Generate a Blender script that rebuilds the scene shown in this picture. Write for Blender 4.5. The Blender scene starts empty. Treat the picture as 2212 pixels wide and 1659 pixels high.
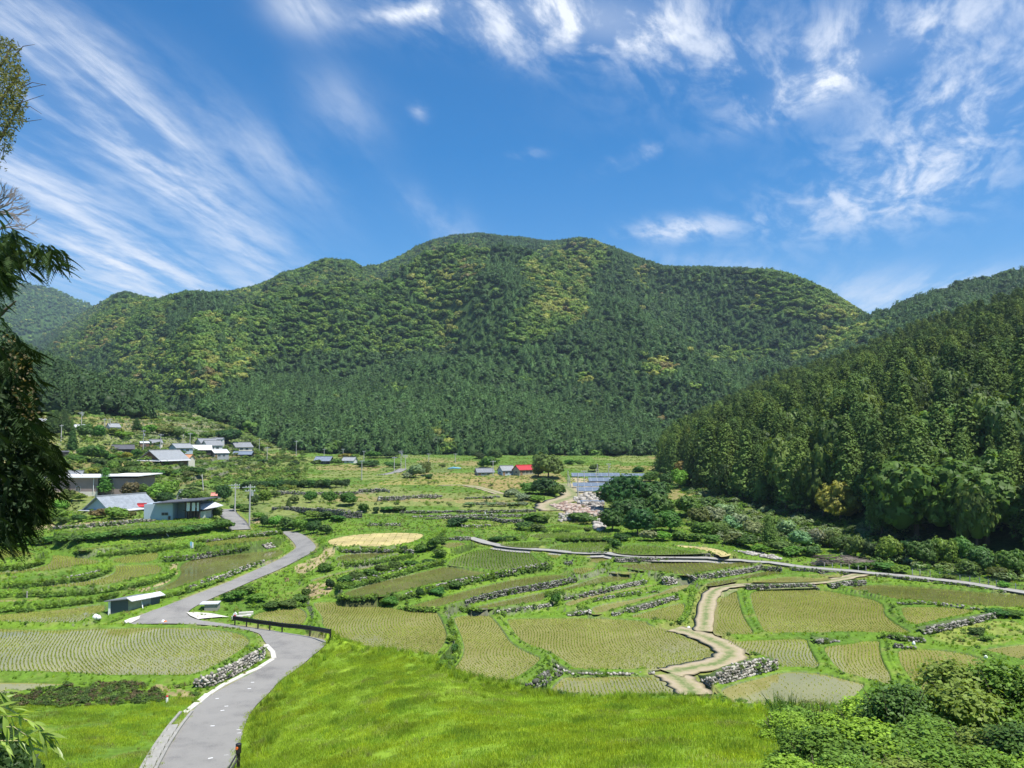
import bpy, math, random
import numpy as np
from mathutils import Vector, Matrix
from mathutils.geometry import delaunay_2d_cdt

random.seed(7)
RS = np.random.RandomState(11)
SC = bpy.context.scene
COL = SC.collection

# ------------------------------------------------------------------ camera
PITCH = math.radians(4.05)
F = 1703.0                       # focal length for a 2212 x 1659 sheet
CX, CY = 1106.0, 829.5
cam = bpy.data.cameras.new('camera')
cam_o = bpy.data.objects.new('camera', cam)
COL.objects.link(cam_o)
cam.sensor_fit = 'HORIZONTAL'
cam.angle = 2 * math.atan(CX / F)
cam.clip_start = 0.1
cam.clip_end = 9000
cam_o.location = (0, 0, 0)
cam_o.rotation_euler = (math.radians(90) + PITCH, 0, 0)
SC.camera = cam_o

# ------------------------------------------------------------------ light
SUN_EL = math.radians(66)
SUN_AZ = math.radians(128)       # clockwise from the viewing direction (+Y): behind right
sun = bpy.data.lights.new('sun', 'SUN')
sun.energy = 4.6
sun.angle = math.radians(0.55)
sun.color = (1.0, 0.96, 0.88)
sun_o = bpy.data.objects.new('sun', sun)
COL.objects.link(sun_o)
sd = Vector((math.sin(SUN_AZ) * math.cos(SUN_EL), math.cos(SUN_AZ) * math.cos(SUN_EL), math.sin(SUN_EL)))
sun_o.rotation_euler = sd.to_track_quat('Z', 'Y').to_euler()
sun_o.location = (0, 0, 300)

SC.view_settings.view_transform = 'Standard'
SC.view_settings.look = 'None'
SC.view_settings.gamma = 1
SC.view_settings.use_curve_mapping = False
SC.view_settings.exposure = 0.75
SC.render.engine = 'CYCLES'
SC.cycles.max_bounces = 6
SC.cycles.diffuse_bounces = 2
SC.cycles.glossy_bounces = 2
SC.cycles.transmission_bounces = 2
SC.cycles.transparent_max_bounces = 4
SC.cycles.volume_bounces = 0

# ------------------------------------------------------------------ world
W = bpy.data.worlds.new('World')
SC.world = W
W.use_nodes = True
nt = W.node_tree
nt.nodes.clear()
def N(t, typ, **kw):
    n = t.nodes.new(typ)
    for k, v in kw.items():
        setattr(n, k, v)
    return n
class NB:
    """tiny expression helper for node trees"""
    def __init__(s, t): s.t = t
    def m(s, op, a, b=0.0, c=None, clamp=False):
        n = s.t.nodes.new('ShaderNodeMath'); n.operation = op; n.use_clamp = clamp
        for i, v in enumerate((a, b) if c is None else (a, b, c)):
            if hasattr(v, 'is_linked') or hasattr(v, 'links'): s.t.links.new(v, n.inputs[i])
            else: n.inputs[i].default_value = v
        return n.outputs[0]
    def L(s, a, b): s.t.links.new(a, b)
nb = NB(nt)
tc = N(nt, 'ShaderNodeTexCoord')
sep = N(nt, 'ShaderNodeSeparateXYZ'); nt.links.new(tc.outputs['Generated'], sep.inputs[0])
dx, dy, dz = sep.outputs
sky = N(nt, 'ShaderNodeTexSky'); sky.sky_type = 'NISHITA'
sky.sun_disc = False
sky.sun_elevation = SUN_EL
sky.sun_rotation = SUN_AZ
sky.altitude = 300; sky.air_density = 1.0; sky.dust_density = 0.3; sky.ozone_density = 3.0
hs = N(nt, 'ShaderNodeHueSaturation'); hs.inputs['Saturation'].default_value = 1.5; hs.inputs['Value'].default_value = .93
nt.links.new(sky.outputs[0], hs.inputs['Color'])
# cloud layer: a horizontal sheet overhead seen in true perspective
zc = nb.m('ADD', nb.m('MAXIMUM', dz, 0.0), 0.06)
px_ = nb.m('DIVIDE', dx, zc); py_ = nb.m('DIVIDE', dy, zc)
def cloud_noise(ang, sx, sy, scale, detail, rough, dist, off=0.0):
    ca, sa = math.cos(ang), math.sin(ang)
    a = nb.m('MULTIPLY', nb.m('ADD', nb.m('MULTIPLY', px_, ca), nb.m('MULTIPLY', py_, sa)), sx)
    b = nb.m('MULTIPLY', nb.m('SUBTRACT', nb.m('MULTIPLY', py_, ca), nb.m('MULTIPLY', px_, sa)), sy)
    cb = N(nt, 'ShaderNodeCombineXYZ'); nt.links.new(a, cb.inputs[0]); nt.links.new(b, cb.inputs[1]); cb.inputs[2].default_value = off
    n = N(nt, 'ShaderNodeTexNoise'); nt.links.new(cb.outputs[0], n.inputs['Vector'])
    n.inputs['Scale'].default_value = scale; n.inputs['Detail'].default_value = detail
    n.inputs['Roughness'].default_value = rough; n.inputs['Distortion'].default_value = dist
    return n.outputs['Fac']
n_cir = cloud_noise(math.radians(84), 0.42, 2.3, 2.1, 11, 0.62, 0.35)
n_pat = cloud_noise(math.radians(60), 0.9, 1.9, 3.2, 10, 0.62, 0.5, 3.1)
n_fine = cloud_noise(math.radians(70), 0.8, 1.7, 11.0, 7, 0.6, 0.3, 7.7)
# broad masks by sky direction (front half of the sky)
ysafe = nb.m('MAXIMUM', dy, 0.05)
qu = nb.m('DIVIDE', dx, ysafe); qw = nb.m('DIVIDE', dz, ysafe)
def uw(vx, vy):
    a = (np.asarray(vx, float) - CX) / F; b = (CY - np.asarray(vy, float)) / F
    c, s = math.cos(PITCH), math.sin(PITCH)
    return a / (c - b * s), (s + b * c) / (c - b * s)
def blob(vx, vy, sx, sy, deg, st):
    u, w = [float(t) for t in uw(vx, vy)]
    ang = math.radians(-deg)
    ca, sa = math.cos(ang), math.sin(ang)
    du = nb.m('SUBTRACT', qu, u); dw = nb.m('SUBTRACT', qw, w)
    a = nb.m('MULTIPLY', nb.m('ADD', nb.m('MULTIPLY', du, ca), nb.m('MULTIPLY', dw, sa)), F / sx)
    b = nb.m('MULTIPLY', nb.m('SUBTRACT', nb.m('MULTIPLY', dw, ca), nb.m('MULTIPLY', du, sa)), F / sy)
    r2 = nb.m('ADD', nb.m('MULTIPLY', a, a), nb.m('MULTIPLY', b, b))
    return nb.m('MULTIPLY', nb.m('EXPONENT', nb.m('MULTIPLY', r2, -0.7)), st)
def add_all(l):
    o = l[0]
    for k in l[1:]: o = nb.m('ADD', o, k)
    return o
cir = add_all([blob(*b) for b in [(130, 210, 360, 100, 36, .62), (400, 400, 300, 60, 42, .68), (40, 400, 280, 80, 38, .5), (230, 520, 320, 60, 38, .55), (300, 210, 200, 40, 40, .35),
      (80, 60, 220, 60, 20, .6), (280, 590, 270, 55, 10, .6), (570, 330, 150, 45, 38, .45), (655, 15, 70, 45, 30, .75),
      (950, 480, 110, 35, 30, .35), (740, 230, 90, 60, 45, .32), (1990, 640, 260, 45, -4, .75), (1560, 570, 140, 18, 4, .4)]])
pat = add_all([blob(*b) for b in [(1220, 20, 270, 60, 0, 1.15), (1370, 85, 170, 55, 8, .8), (1060, 90, 120, 30, 25, .5), (880, 28, 90, 16, -8, .8),
      (1760, 185, 150, 34, -24, 1.0), (1900, 70, 330, 70, -14, .8), (2080, 230, 230, 110, -25, .85), (1900, 430, 220, 60, -12, .66),
      (1470, 495, 95, 20, -5, .9), (1370, 340, 55, 16, -22, .6), (1140, 332, 30, 8, 0, .4), (905, 240, 20, 14, 60, .4)]])
def ramp(x, lo, hi):
    mr = N(nt, 'ShaderNodeMapRange'); mr.interpolation_type = 'SMOOTHSTEP'
    nt.links.new(x, mr.inputs[0]); mr.inputs[1].default_value = lo; mr.inputs[2].default_value = hi
    return mr.outputs[0]
c1 = nb.m('MULTIPLY', ramp(nb.m('ADD', nb.m('MULTIPLY', n_cir, 0.85), nb.m('MULTIPLY', n_fine, 0.22)), 0.40, 0.72), nb.m('MULTIPLY', cir, .92))
c1 = nb.m('ADD', c1, nb.m('MULTIPLY', cir, 0.12))
c2 = nb.m('MULTIPLY', ramp(nb.m('ADD', nb.m('MULTIPLY', n_pat, 0.75), nb.m('MULTIPLY', n_fine, 0.3)), 0.44, 0.68), pat)
c2 = nb.m('ADD', c2, nb.m('MULTIPLY', nb.m('MULTIPLY', pat, pat), 0.14))
# elsewhere round the sky the same broken cirrus goes on
behind = ramp(nb.m('ADD', nb.m('MULTIPLY', dy, -1.0), 0.62), 0.0, 0.35)
c3 = nb.m('MULTIPLY', nb.m('MULTIPLY', ramp(n_cir, 0.45, 0.8), behind), 0.6)
cc = nb.m('MULTIPLY', nb.m('ADD', nb.m('ADD', c1, c2), c3), 0.92, clamp=True)
cc = nb.m('MULTIPLY', cc, ramp(dz, 0.0, 0.05))
mx = N(nt, 'ShaderNodeMix'); mx.data_type = 'RGBA'
nt.links.new(cc, mx.inputs['Factor']); nt.links.new(hs.outputs[0], mx.inputs['A'])
mx.inputs['B'].default_value = (6.0, 6.3, 6.8, 1)
bg = N(nt, 'ShaderNodeBackground'); bg.inputs['Strength'].default_value = 0.10
nt.links.new(mx.outputs['Result'], bg.inputs['Color'])
wo = N(nt, 'ShaderNodeOutputWorld'); nt.links.new(bg.outputs[0], wo.inputs['Surface'])

# ------------------------------------------------------------------ picture <-> place helpers
def inv(u, w):
    c, s = math.cos(PITCH), math.sin(PITCH)
    fw = c + s * w; up = -s + c * w
    return CX + F * u / fw, CY - F * up / fw
OX = {'A': (0, 1350), 'B': (800, 1350), 'C': (1600, 1350), 'D': (2528, 1350),
      'E': (0, 1896), 'F': (800, 1896), 'G': (1600, 1896), 'H': (2528, 1896)}
def cv(k, pts):
    """points read off a detail view of the photograph -> sheet coordinates"""
    ox, oy = OX[k]
    return [((ox + x / 2.212) * 0.62698, (oy + y / 2.212) * 0.62698) for x, y in pts]
def vnoise(x, y, seed=0):
    x = np.asarray(x, float); y = np.asarray(y, float)
    xi = np.floor(x).astype(np.int64); yi = np.floor(y).astype(np.int64)
    xf = x - xi; yf = y - yi
    xf = xf * xf * (3 - 2 * xf); yf = yf * yf * (3 - 2 * yf)
    def h(a, b):
        n = (a * 374761393 + b * 668265263 + seed * 1442695041) & 0x7fffffff
        n = ((n ^ (n >> 13)) * 1274126177) & 0x7fffffff
        return ((n ^ (n >> 16)) & 0xffff) / 65535.0
    return (h(xi, yi) * (1 - xf) + h(xi + 1, yi) * xf) * (1 - yf) + (h(xi, yi + 1) * (1 - xf) + h(xi + 1, yi + 1) * xf) * yf
def fbm(x, y, seed=0, oct=4):
    a = 0; s = 1.0; t = 0
    for i in range(oct):
        a = a + vnoise(x * 2 ** i, y * 2 ** i, seed + i) * s; t += s; s *= .5
    return a / t
def in_poly(px, py, poly):
    ins = np.zeros(px.shape, bool)
    n = len(poly)
    for i in range(n):
        x0, y0 = poly[i]; x1, y1 = poly[(i + 1) % n]
        if y0 == y1: continue
        c = ((y0 > py) != (y1 > py)) & (px < (x1 - x0) * (py - y0) / (y1 - y0) + x0)
        ins ^= c
    return ins
def seg_dist(X, Y, pts, closed=True):
    d = np.full(X.shape, 1e9); n = len(pts)
    for i in range(n if closed else n - 1):
        ax, ay = pts[i]; bx, by = pts[(i + 1) % n]
        ex, ey = bx - ax, by - ay; L2 = ex * ex + ey * ey + 1e-9
        t = np.clip(((X - ax) * ex + (Y - ay) * ey) / L2, 0, 1)
        np.minimum(d, np.hypot(X - ax - t * ex, Y - ay - t * ey), out=d)
    return d
def chaikin(p, it=2, closed=True):
    p = [tuple(q) for q in p]
    for _ in range(it):
        o = []
        n = len(p)
        if not closed: o.append(p[0])
        for i in range(n if closed else n - 1):
            a = p[i]; b = p[(i + 1) % n]
            o.append((a[0] * .75 + b[0] * .25, a[1] * .75 + b[1] * .25))
            o.append((a[0] * .25 + b[0] * .75, a[1] * .25 + b[1] * .75))
        if not closed: o.append(p[-1])
        p = o
    return p

# ------------------------------------------------------------------ object helpers
def link(name, data, parent=None):
    o = bpy.data.objects.new(name, data)
    COL.objects.link(o)
    if parent is not None: o.parent = parent
    return o
def tag(o, label=None, cat=None, group=None, kind=None):
    if label: o['label'] = label
    if cat: o['category'] = cat
    if group: o['group'] = group
    if kind: o['kind'] = kind
    return o
def thing(name, loc, rz, label, cat, group=None):
    o = link(name, None)
    o.location = loc; o.rotation_euler = (0, 0, rz); o.empty_display_size = 0.3
    return tag(o, label, cat, group)
def np_mesh(name, V, Fc, mat=None, col=None, smooth=False, nper=None, mats=None, midx=None):
    """V (n,3), Fc (m,k) array of equal-size faces"""
    V = np.asarray(V, np.float32); Fc = np.asarray(Fc, np.int32)
    me = bpy.data.meshes.new(name)
    me.vertices.add(len(V)); me.vertices.foreach_set('co', V.ravel())
    k = Fc.shape[1]
    me.loops.add(Fc.size); me.loops.foreach_set('vertex_index', Fc.ravel())
    me.polygons.add(len(Fc)); me.polygons.foreach_set('loop_start', np.arange(0, Fc.size, k, dtype=np.int32))
    me.polygons.foreach_set('loop_total', np.full(len(Fc), k, np.int32))
    if smooth: me.polygons.foreach_set('use_smooth', np.ones(len(Fc), bool))
    if mats:
        for m in mats: me.materials.append(m)
        me.polygons.foreach_set('material_index', np.asarray(midx, np.int32))
    elif mat: me.materials.append(mat)
    me.update(calc_edges=True)
    if col is not None:
        c = np.ones((len(V), 4), np.float32); c[:, :3] = col
        at = me.color_attributes.new('col', 'FLOAT_COLOR', 'POINT'); at.data.foreach_set('color', c.ravel())
    return me
class MB:
    """collects small shapes into one mesh"""
    def __init__(s): s.v = []; s.f = []; s.mi = []; s.cur = 0
    def add(s, v, f):
        o = len(s.v); s.v += [tuple(p) for p in v]; s.f += [tuple(i + o for i in q) for q in f]; s.mi += [s.cur] * len(f)
    def box(s, x0, x1, y0, y1, z0, z1):
        v = [(x0, y0, z0), (x1, y0, z0), (x1, y1, z0), (x0, y1, z0), (x0, y0, z1), (x1, y0, z1), (x1, y1, z1), (x0, y1, z1)]
        s.add(v, [(0, 3, 2, 1), (4, 5, 6, 7), (0, 1, 5, 4), (1, 2, 6, 5), (2, 3, 7, 6), (3, 0, 4, 7)])
    def tube(s, pts, rad, n=6, cap=True):
        pts = [Vector(p) for p in pts]
        if not isinstance(rad, (list, tuple)): rad = [rad] * len(pts)
        rings = []
        for i, p in enumerate(pts):
            d = (pts[min(i + 1, len(pts) - 1)] - pts[max(i - 1, 0)])
            d = d.normalized() if d.length > 1e-9 else Vector((0, 0, 1))
            a = d.cross(Vector((0, 0, 1)) if abs(d.z) < .95 else Vector((1, 0, 0))).normalized(); b = d.cross(a)
            rings.append([p + (a * math.cos(t) + b * math.sin(t)) * rad[i] for t in [2 * math.pi * k / n for k in range(n)]])
        v = [q for r in rings for q in r]; f = []
        for i in range(len(pts) - 1):
            for k in range(n):
                f.append((i * n + k, i * n + (k + 1) % n, (i + 1) * n + (k + 1) % n, (i + 1) * n + k))
        if cap:
            f.append(tuple(range(n - 1, -1, -1))); f.append(tuple((len(pts) - 1) * n + k for k in range(n)))
        s.add(v, f)
    def prism(s, poly, y0, y1, axis='y'):
        """poly in (x,z) extruded along y (or axis x: poly in (y,z))"""
        n = len(poly)
        if axis == 'y': v = [(a, y0, b) for a, b in poly] + [(a, y1, b) for a, b in poly]
        else: v = [(y0, a, b) for a, b in poly] + [(y1, a, b) for a, b in poly]
        f = [tuple(range(n)), tuple(range(2 * n - 1, n - 1, -1))]
        for i in range(n): f.append((i, i + n, (i + 1) % n + n, (i + 1) % n))
        s.add(v, f)
    def mesh(s, name, mat):
        me = bpy.data.meshes.new(name); me.from_pydata(s.v, [], s.f)
        ms = mat if isinstance(mat, (list, tuple)) else [mat]
        for m in ms: me.materials.append(m)
        if len(ms) > 1: me.polygons.foreach_set('material_index', s.mi)
        me.update(); return me
    def build(s, name, mat, parent=None, bevel=0):
        o = link(name, s.mesh(name, mat), parent)
        return o

# ------------------------------------------------------------------ materials
def new_mat(name):
    m = bpy.data.materials.new(name); m.use_nodes = True
    t = m.node_tree; b = t.nodes['Principled BSDF']
    return m, t, b
def simple(name, col, rough=0.8, var=0.25, scale=6.0, metal=0.0, spec=0.3, bump=0.0):
    m, t, b = new_mat(name)
    tc = N(t, 'ShaderNodeTexCoord'); n = N(t, 'ShaderNodeTexNoise')
    n.inputs['Scale'].default_value = scale; n.inputs['Detail'].default_value = 6; n.inputs['Roughness'].default_value = .65
    t.links.new(tc.outputs['Object'], n.inputs['Vector'])
    mr = N(t, 'ShaderNodeMapRange'); mr.inputs[1].default_value = .3; mr.inputs[2].default_value = .7
    mr.inputs[3].default_value = 1 - var; mr.inputs[4].default_value = 1 + var
    t.links.new(n.outputs['Fac'], mr.inputs[0])
    mm = N(t, 'ShaderNodeMix', data_type='RGBA', blend_type='MULTIPLY'); mm.inputs['Factor'].default_value = 1
    mm.inputs['A'].default_value = (*col, 1); t.links.new(mr.outputs[0], mm.inputs['B'])
    t.links.new(mm.outputs['Result'], b.inputs['Base Color'])
    b.inputs['Roughness'].default_value = rough; b.inputs['Metallic'].default_value = metal
    b.inputs['Specular IOR Level'].default_value = spec
    if bump:
        bp = N(t, 'ShaderNodeBump'); bp.inputs['Strength'].default_value = bump; bp.inputs['Distance'].default_value = .05
        t.links.new(n.outputs['Fac'], bp.inputs['Height']); t.links.new(bp.outputs[0], b.inputs['Normal'])
    return m
def leaf_mat(name, col=None, trans=0.3, rough=0.55, tint=True, var=0.35, spec=0.25, nscale=0.35):
    """foliage: colour from the per-tree property 'tint' (or fixed) with leaf-to-leaf variation"""
    m, t, b = new_mat(name)
    if tint:
        at = N(t, 'ShaderNodeAttribute', attribute_type='INSTANCER', attribute_name='tint'); src = at.outputs['Color']
    else:
        rgb = N(t, 'ShaderNodeRGB'); rgb.outputs[0].default_value = (*col, 1); src = rgb.outputs[0]
    geo = N(t, 'ShaderNodeNewGeometry')
    mr = N(t, 'ShaderNodeMapRange'); mr.inputs[3].default_value = 1 - var; mr.inputs[4].default_value = 1 + var
    t.links.new(geo.outputs['Random Per Island'], mr.inputs[0])
    n = N(t, 'ShaderNodeTexNoise'); n.inputs['Scale'].default_value = nscale; n.inputs['Detail'].default_value = 3
    t.links.new(geo.outputs['Position'], n.inputs['Vector'])
    mr2 = N(t, 'ShaderNodeMapRange'); mr2.inputs[1].default_value = .3; mr2.inputs[2].default_value = .7; mr2.inputs[3].default_value = .78; mr2.inputs[4].default_value = 1.22
    t.links.new(n.outputs['Fac'], mr2.inputs[0])
    pr = N(t, 'ShaderNodeMath', operation='MULTIPLY'); t.links.new(mr.outputs[0], pr.inputs[0]); t.links.new(mr2.outputs[0], pr.inputs[1])
    mm = N(t, 'ShaderNodeMix', data_type='RGBA', blend_type='MULTIPLY'); mm.inputs['Factor'].default_value = 1
    t.links.new(src, mm.inputs['A']); t.links.new(pr.outputs[0], mm.inputs['B'])
    t.links.new(mm.outputs['Result'], b.inputs['Base Color'])
    b.inputs['Roughness'].default_value = rough; b.inputs['Specular IOR Level'].default_value = spec
    tr = N(t, 'ShaderNodeBsdfTranslucent')
    br = N(t, 'ShaderNodeMix', data_type='RGBA', blend_type='MULTIPLY'); br.inputs['Factor'].default_value = 1
    t.links.new(mm.outputs['Result'], br.inputs['A']); br.inputs['B'].default_value = (1.5, 1.4, .6, 1)
    t.links.new(br.outputs['Result'], tr.inputs['Color'])
    ms = N(t, 'ShaderNodeMixShader'); ms.inputs[0].default_value = trans
    t.links.new(b.outputs[0], ms.inputs[1]); t.links.new(tr.outputs[0], ms.inputs[2])
    t.links.new(ms.outputs[0], t.nodes['Material Output'].inputs['Surface'])
    return m
M = {}
M['leaf'] = leaf_mat('foliage', trans=.35)
M['needle'] = leaf_mat('needles', trans=.15, rough=.7, spec=.15)
M['bark'] = simple('bark', (.11, .085, .06), .9, .3, 3)
M['grass'] = leaf_mat('grass_blades', trans=.5, rough=.6, var=.4, nscale=.5)
M['bamboo_leaf'] = leaf_mat('bamboo_leaf', (.26, .36, .07), trans=.45, tint=False, rough=.4, var=.35, spec=.5, nscale=3)
M['concrete'] = simple('concrete', (.29, .28, .25), .85, .18, 1.5, bump=.2)
M['concrete_white'] = simple('bright_concrete', (.52, .50, .44), .85, .15, 1.5)
M['stone'] = simple('field_stone', (.36, .34, .29), .9, .5, 1.1, bump=.5)
M['stone_dark'] = simple('lichen_stone', (.19, .18, .15), .95, .5, 1.1, bump=.5)
M['wood'] = simple('weathered_wood', (.23, .15, .09), .85, .4, 4)
M['wood_dark'] = simple('dark_wood', (.07, .05, .04), .8, .3, 4)
M['white'] = simple('white_sheet', (.80, .80, .79), .55, .06, 2)
M['cream'] = simple('cream_plaster', (.62, .58, .50), .85, .1, 1)
M['black'] = simple('black_metal', (.015, .014, .013), .4, .2, 4, spec=.5)
M['steel'] = simple('galvanised_steel', (.45, .47, .48), .45, .15, 2, metal=.4)
M['pole'] = simple('pole_concrete', (.42, .41, .38), .8, .15, 2)
M['glass'] = simple('window_glass', (.03, .04, .045), .1, .1, 2, spec=.8)
M['red'] = simple('red_paint', (.55, .04, .04), .5, .15, 1)
M['orange'] = simple('orange_reflector', (.75, .16, .03), .4, .1, 2)
M['blue'] = simple('blue_sheet', (.22, .50, .68), .6, .1, 2)
M['dirt'] = None
# ================================================================== terrain
T = [(1760, 28.5), (1700, 32), (1640, 36), (1560, 43), (1500, 49), (1420, 57), (1350, 66.5), (1300, 74), (1250, 83.5), (1190, 98), (1140, 116)]
ctrl = [(x, y, d) for x in (-350, 0, 350, 720, 1106, 1500, 1860, 2212, 2550) for y, d in T if not (x > 1800 and y < 1180)]
for x in (560, 800, 1106, 1400):
    ctrl += [(x, 1100, 138), (x, 1060, 175), (x, 1030, 222), (x, 1010, 270), (x, 988, 338)]
ctrl += [(0, 1100, 130), (200, 1100, 135), (400, 1100, 140), (0, 1060, 150), (200, 1060, 155), (400, 1060, 166), (0, 1020, 172), (200, 1020, 180),
         (400, 1020, 197), (0, 980, 196), (200, 980, 212), (400, 985, 237), (560, 990, 277), (0, 940, 227), (200, 945, 242), (400, 955, 272),
         (0, 900, 262), (230, 912, 272), (430, 935, 302), (560, 962, 332), (-350, 1060, 150), (-350, 980, 190), (-350, 900, 250),
         (1500, 1060, 170), (1700, 1100, 138), (1900, 1140, 112), (2212, 1170, 102), (2550, 1180, 98), (1900, 1100, 130), (2212, 1130, 115), (1600, 1020, 235)]
lawnc = [(500, 1660, 35), (600, 1660, 31), (800, 1660, 26.5), (1106, 1660, 23), (1400, 1660, 21), (1700, 1660, 20), (2212, 1660, 19), (2550, 1660, 18.5),
         (530, 1563, 43), (583, 1498, 49), (643, 1447, 54), (683, 1416, 58), (705, 1388, 61), (1000, 1600, 28.5), (1300, 1600, 27.5), (842, 1408, 54),
         (966, 1450, 47), (900, 1500, 40), (1085, 1479, 44), (1100, 1550, 34), (1258, 1508, 41), (1462, 1515, 38), (1584, 1532, 34), (1500, 1600, 26),
         (1755, 1540, 32), (1750, 1600, 26), (2000, 1560, 29), (2300, 1580, 26), (720, 1560, 38), (1300, 1760, 18), (700, 1760, 22), (2300, 1760, 15.5), (500, 1760, 27)]
class RBF:
    def __init__(s, c):
        P = np.array([(a / 700., b / 230.) for a, b, _ in c]); v = np.log([q[2] for q in c]); n = len(c)
        R = np.hypot(P[:, None, 0] - P[None, :, 0], P[:, None, 1] - P[None, :, 1])
        A = np.zeros((n + 3, n + 3)); A[:n, :n] = np.where(R > 0, R * R * np.log(R + 1e-12), 0) + np.eye(n) * 2e-3
        A[:n, n] = 1; A[:n, n + 1:] = P; A[n, :n] = 1; A[n + 1:, :n] = P.T
        s.w = np.linalg.solve(A, np.r_[v, 0, 0, 0]); s.P = P; s.n = n
    def __call__(s, x, y):
        x = np.atleast_1d(np.asarray(x, float)) / 700.; y = np.atleast_1d(np.asarray(y, float)) / 230.
        sh = x.shape; x = x.ravel(); y = y.ravel(); o = np.zeros(x.shape)
        for i in range(0, len(x), 60000):
            a = x[i:i + 60000]; b = y[i:i + 60000]
            R2 = (a[:, None] - s.P[None, :, 0]) ** 2 + (b[:, None] - s.P[None, :, 1]) ** 2
            o[i:i + 60000] = (.5 * R2 * np.log(R2 + 1e-20)) @ s.w[:s.n] + s.w[s.n] + a * s.w[s.n + 1] + b * s.w[s.n + 2]
        return np.exp(o).reshape(sh)
main_d = RBF(ctrl); lawn_d = RBF(lawnc)
CREST = [(-900, 1900), (495, 1800), (504, 1659), (521, 1600), (530, 1563), (552, 1526), (584, 1498), (601, 1475), (643, 1447), (683, 1416), (706, 1390), (717, 1384), (742, 1389), (785, 1400),
         (842, 1408), (893, 1421), (938, 1433), (966, 1450), (1006, 1465), (1085, 1479), (1111, 1482), (1162, 1496), (1258, 1508), (1372, 1506), (1462, 1515),
         (1553, 1518), (1584, 1532), (1670, 1536), (1755, 1540), (1900, 1560), (2300, 1580), (3500, 1600)]
crx = np.array([c[0] for c in CREST], float); cry = np.array([c[1] for c in CREST], float)

Ug = np.r_[np.linspace(-1.35, -.70, 26)[:-1], np.linspace(-.70, .70, 951), np.linspace(.70, 1.35, 26)[1:]]
Yg = np.geomspace(17.0, 348.0, 560)
NU, NY = len(Ug), len(Yg)
def col_profile(u):
    """smooth ground height under every grid depth along one bearing"""
    w_lo = uw(CX, 1790)[1]; w_hi = uw(CX, 893)[1]
    ws = np.linspace(w_lo, w_hi, 420)
    vx, vy = inv(np.full(ws.shape, u), ws)
    return ws, vx, vy
ALLX = []; ALLY = []; WS = None
for u in Ug:
    WS, a, b = col_profile(u); ALLX.append(a); ALLY.append(b)
ALLX = np.array(ALLX); ALLY = np.array(ALLY)
cl = np.clip(ALLX, -420, 2640)
DM = main_d(cl, ALLY); DL = lawn_d(np.clip(ALLX, 430, 2600), np.minimum(ALLY, 1765))
Z0 = np.zeros((NU, NY)); LAWN = np.zeros((NU, NY), bool)
for i in range(NU):
    crest_y = np.interp(ALLX[i], crx, cry)
    dm = np.maximum.accumulate(DM[i]); z_m = np.interp(Yg, dm, WS * dm)
    z_m = np.where(Yg < dm[0], WS[0] * dm[0], z_m)
    z_m = np.where(Yg > dm[-1], WS[-1] * dm[-1], z_m)
    isl = ALLY[i] > crest_y
    if isl.sum() > 3:
        k = np.where(isl)[0][-1]
        dl = np.maximum.accumulate(DL[i][:k + 1]); zl = WS[:k + 1] * dl
        ye = dl[-1]; ym = max(dm[min(k + 1, len(dm) - 1)], ye + .5)
        zz = np.interp(Yg, dl, zl)
        # below the brow the bank falls to the paddies
        zm_at = np.interp(ym, Yg, z_m)
        t = np.clip((Yg - ye) / (ym - ye), 0, 1); t = t * t * (3 - 2 * t)
        zb = zl[-1] * (1 - t) + zm_at * t
        Z0[i] = np.where(Yg <= ye, zz, np.where(Yg < ym, zb, z_m)); LAWN[i] = Yg <= ye + .5
    else: Z0[i] = z_m

UU = Ug[:, None] * np.ones((1, NY)); YY = np.ones((NU, 1)) * Yg[None, :]
XX = UU * YY
lY = np.log(Yg)
def gsample(A, x, y):
    """bilinear sample of a grid field at ground point x,y"""
    x = np.asarray(x, float); y = np.asarray(y, float)
    fu = np.interp(x / y, Ug, np.arange(NU)); fy = np.interp(np.log(np.maximum(y, 17)), lY, np.arange(NY))
    i = np.minimum(fu.astype(int), NU - 2); j = np.minimum(fy.astype(int), NY - 2); a = fu - i; b = fy - j
    return (A[i, j] * (1 - a) + A[i + 1, j] * a) * (1 - b) + (A[i, j + 1] * (1 - a) + A[i + 1, j + 1] * a) * b
def hit_on(A, vx, vy):
    """first ground point met by the line of sight through a sheet point"""
    u, w = [float(t) for t in uw(vx, vy)]
    fu = float(np.interp(u, Ug, np.arange(NU))); i = min(int(fu), NU - 2); a = fu - i
    prof = (A[i] * (1 - a) + A[i + 1] * a) / Yg
    k = np.where(prof >= w)[0]
    if len(k) == 0: j = NY - 1; return Vector((u * Yg[j], Yg[j], A[i][j]))
    j = k[0]
    if j == 0: y = Yg[0]
    else:
        p0, p1 = prof[j - 1], prof[j]; y = Yg[j - 1] + (Yg[j] - Yg[j - 1]) * (w - p0) / (p1 - p0 + 1e-12)
    return Vector((u * y, y, w * y))

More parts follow.
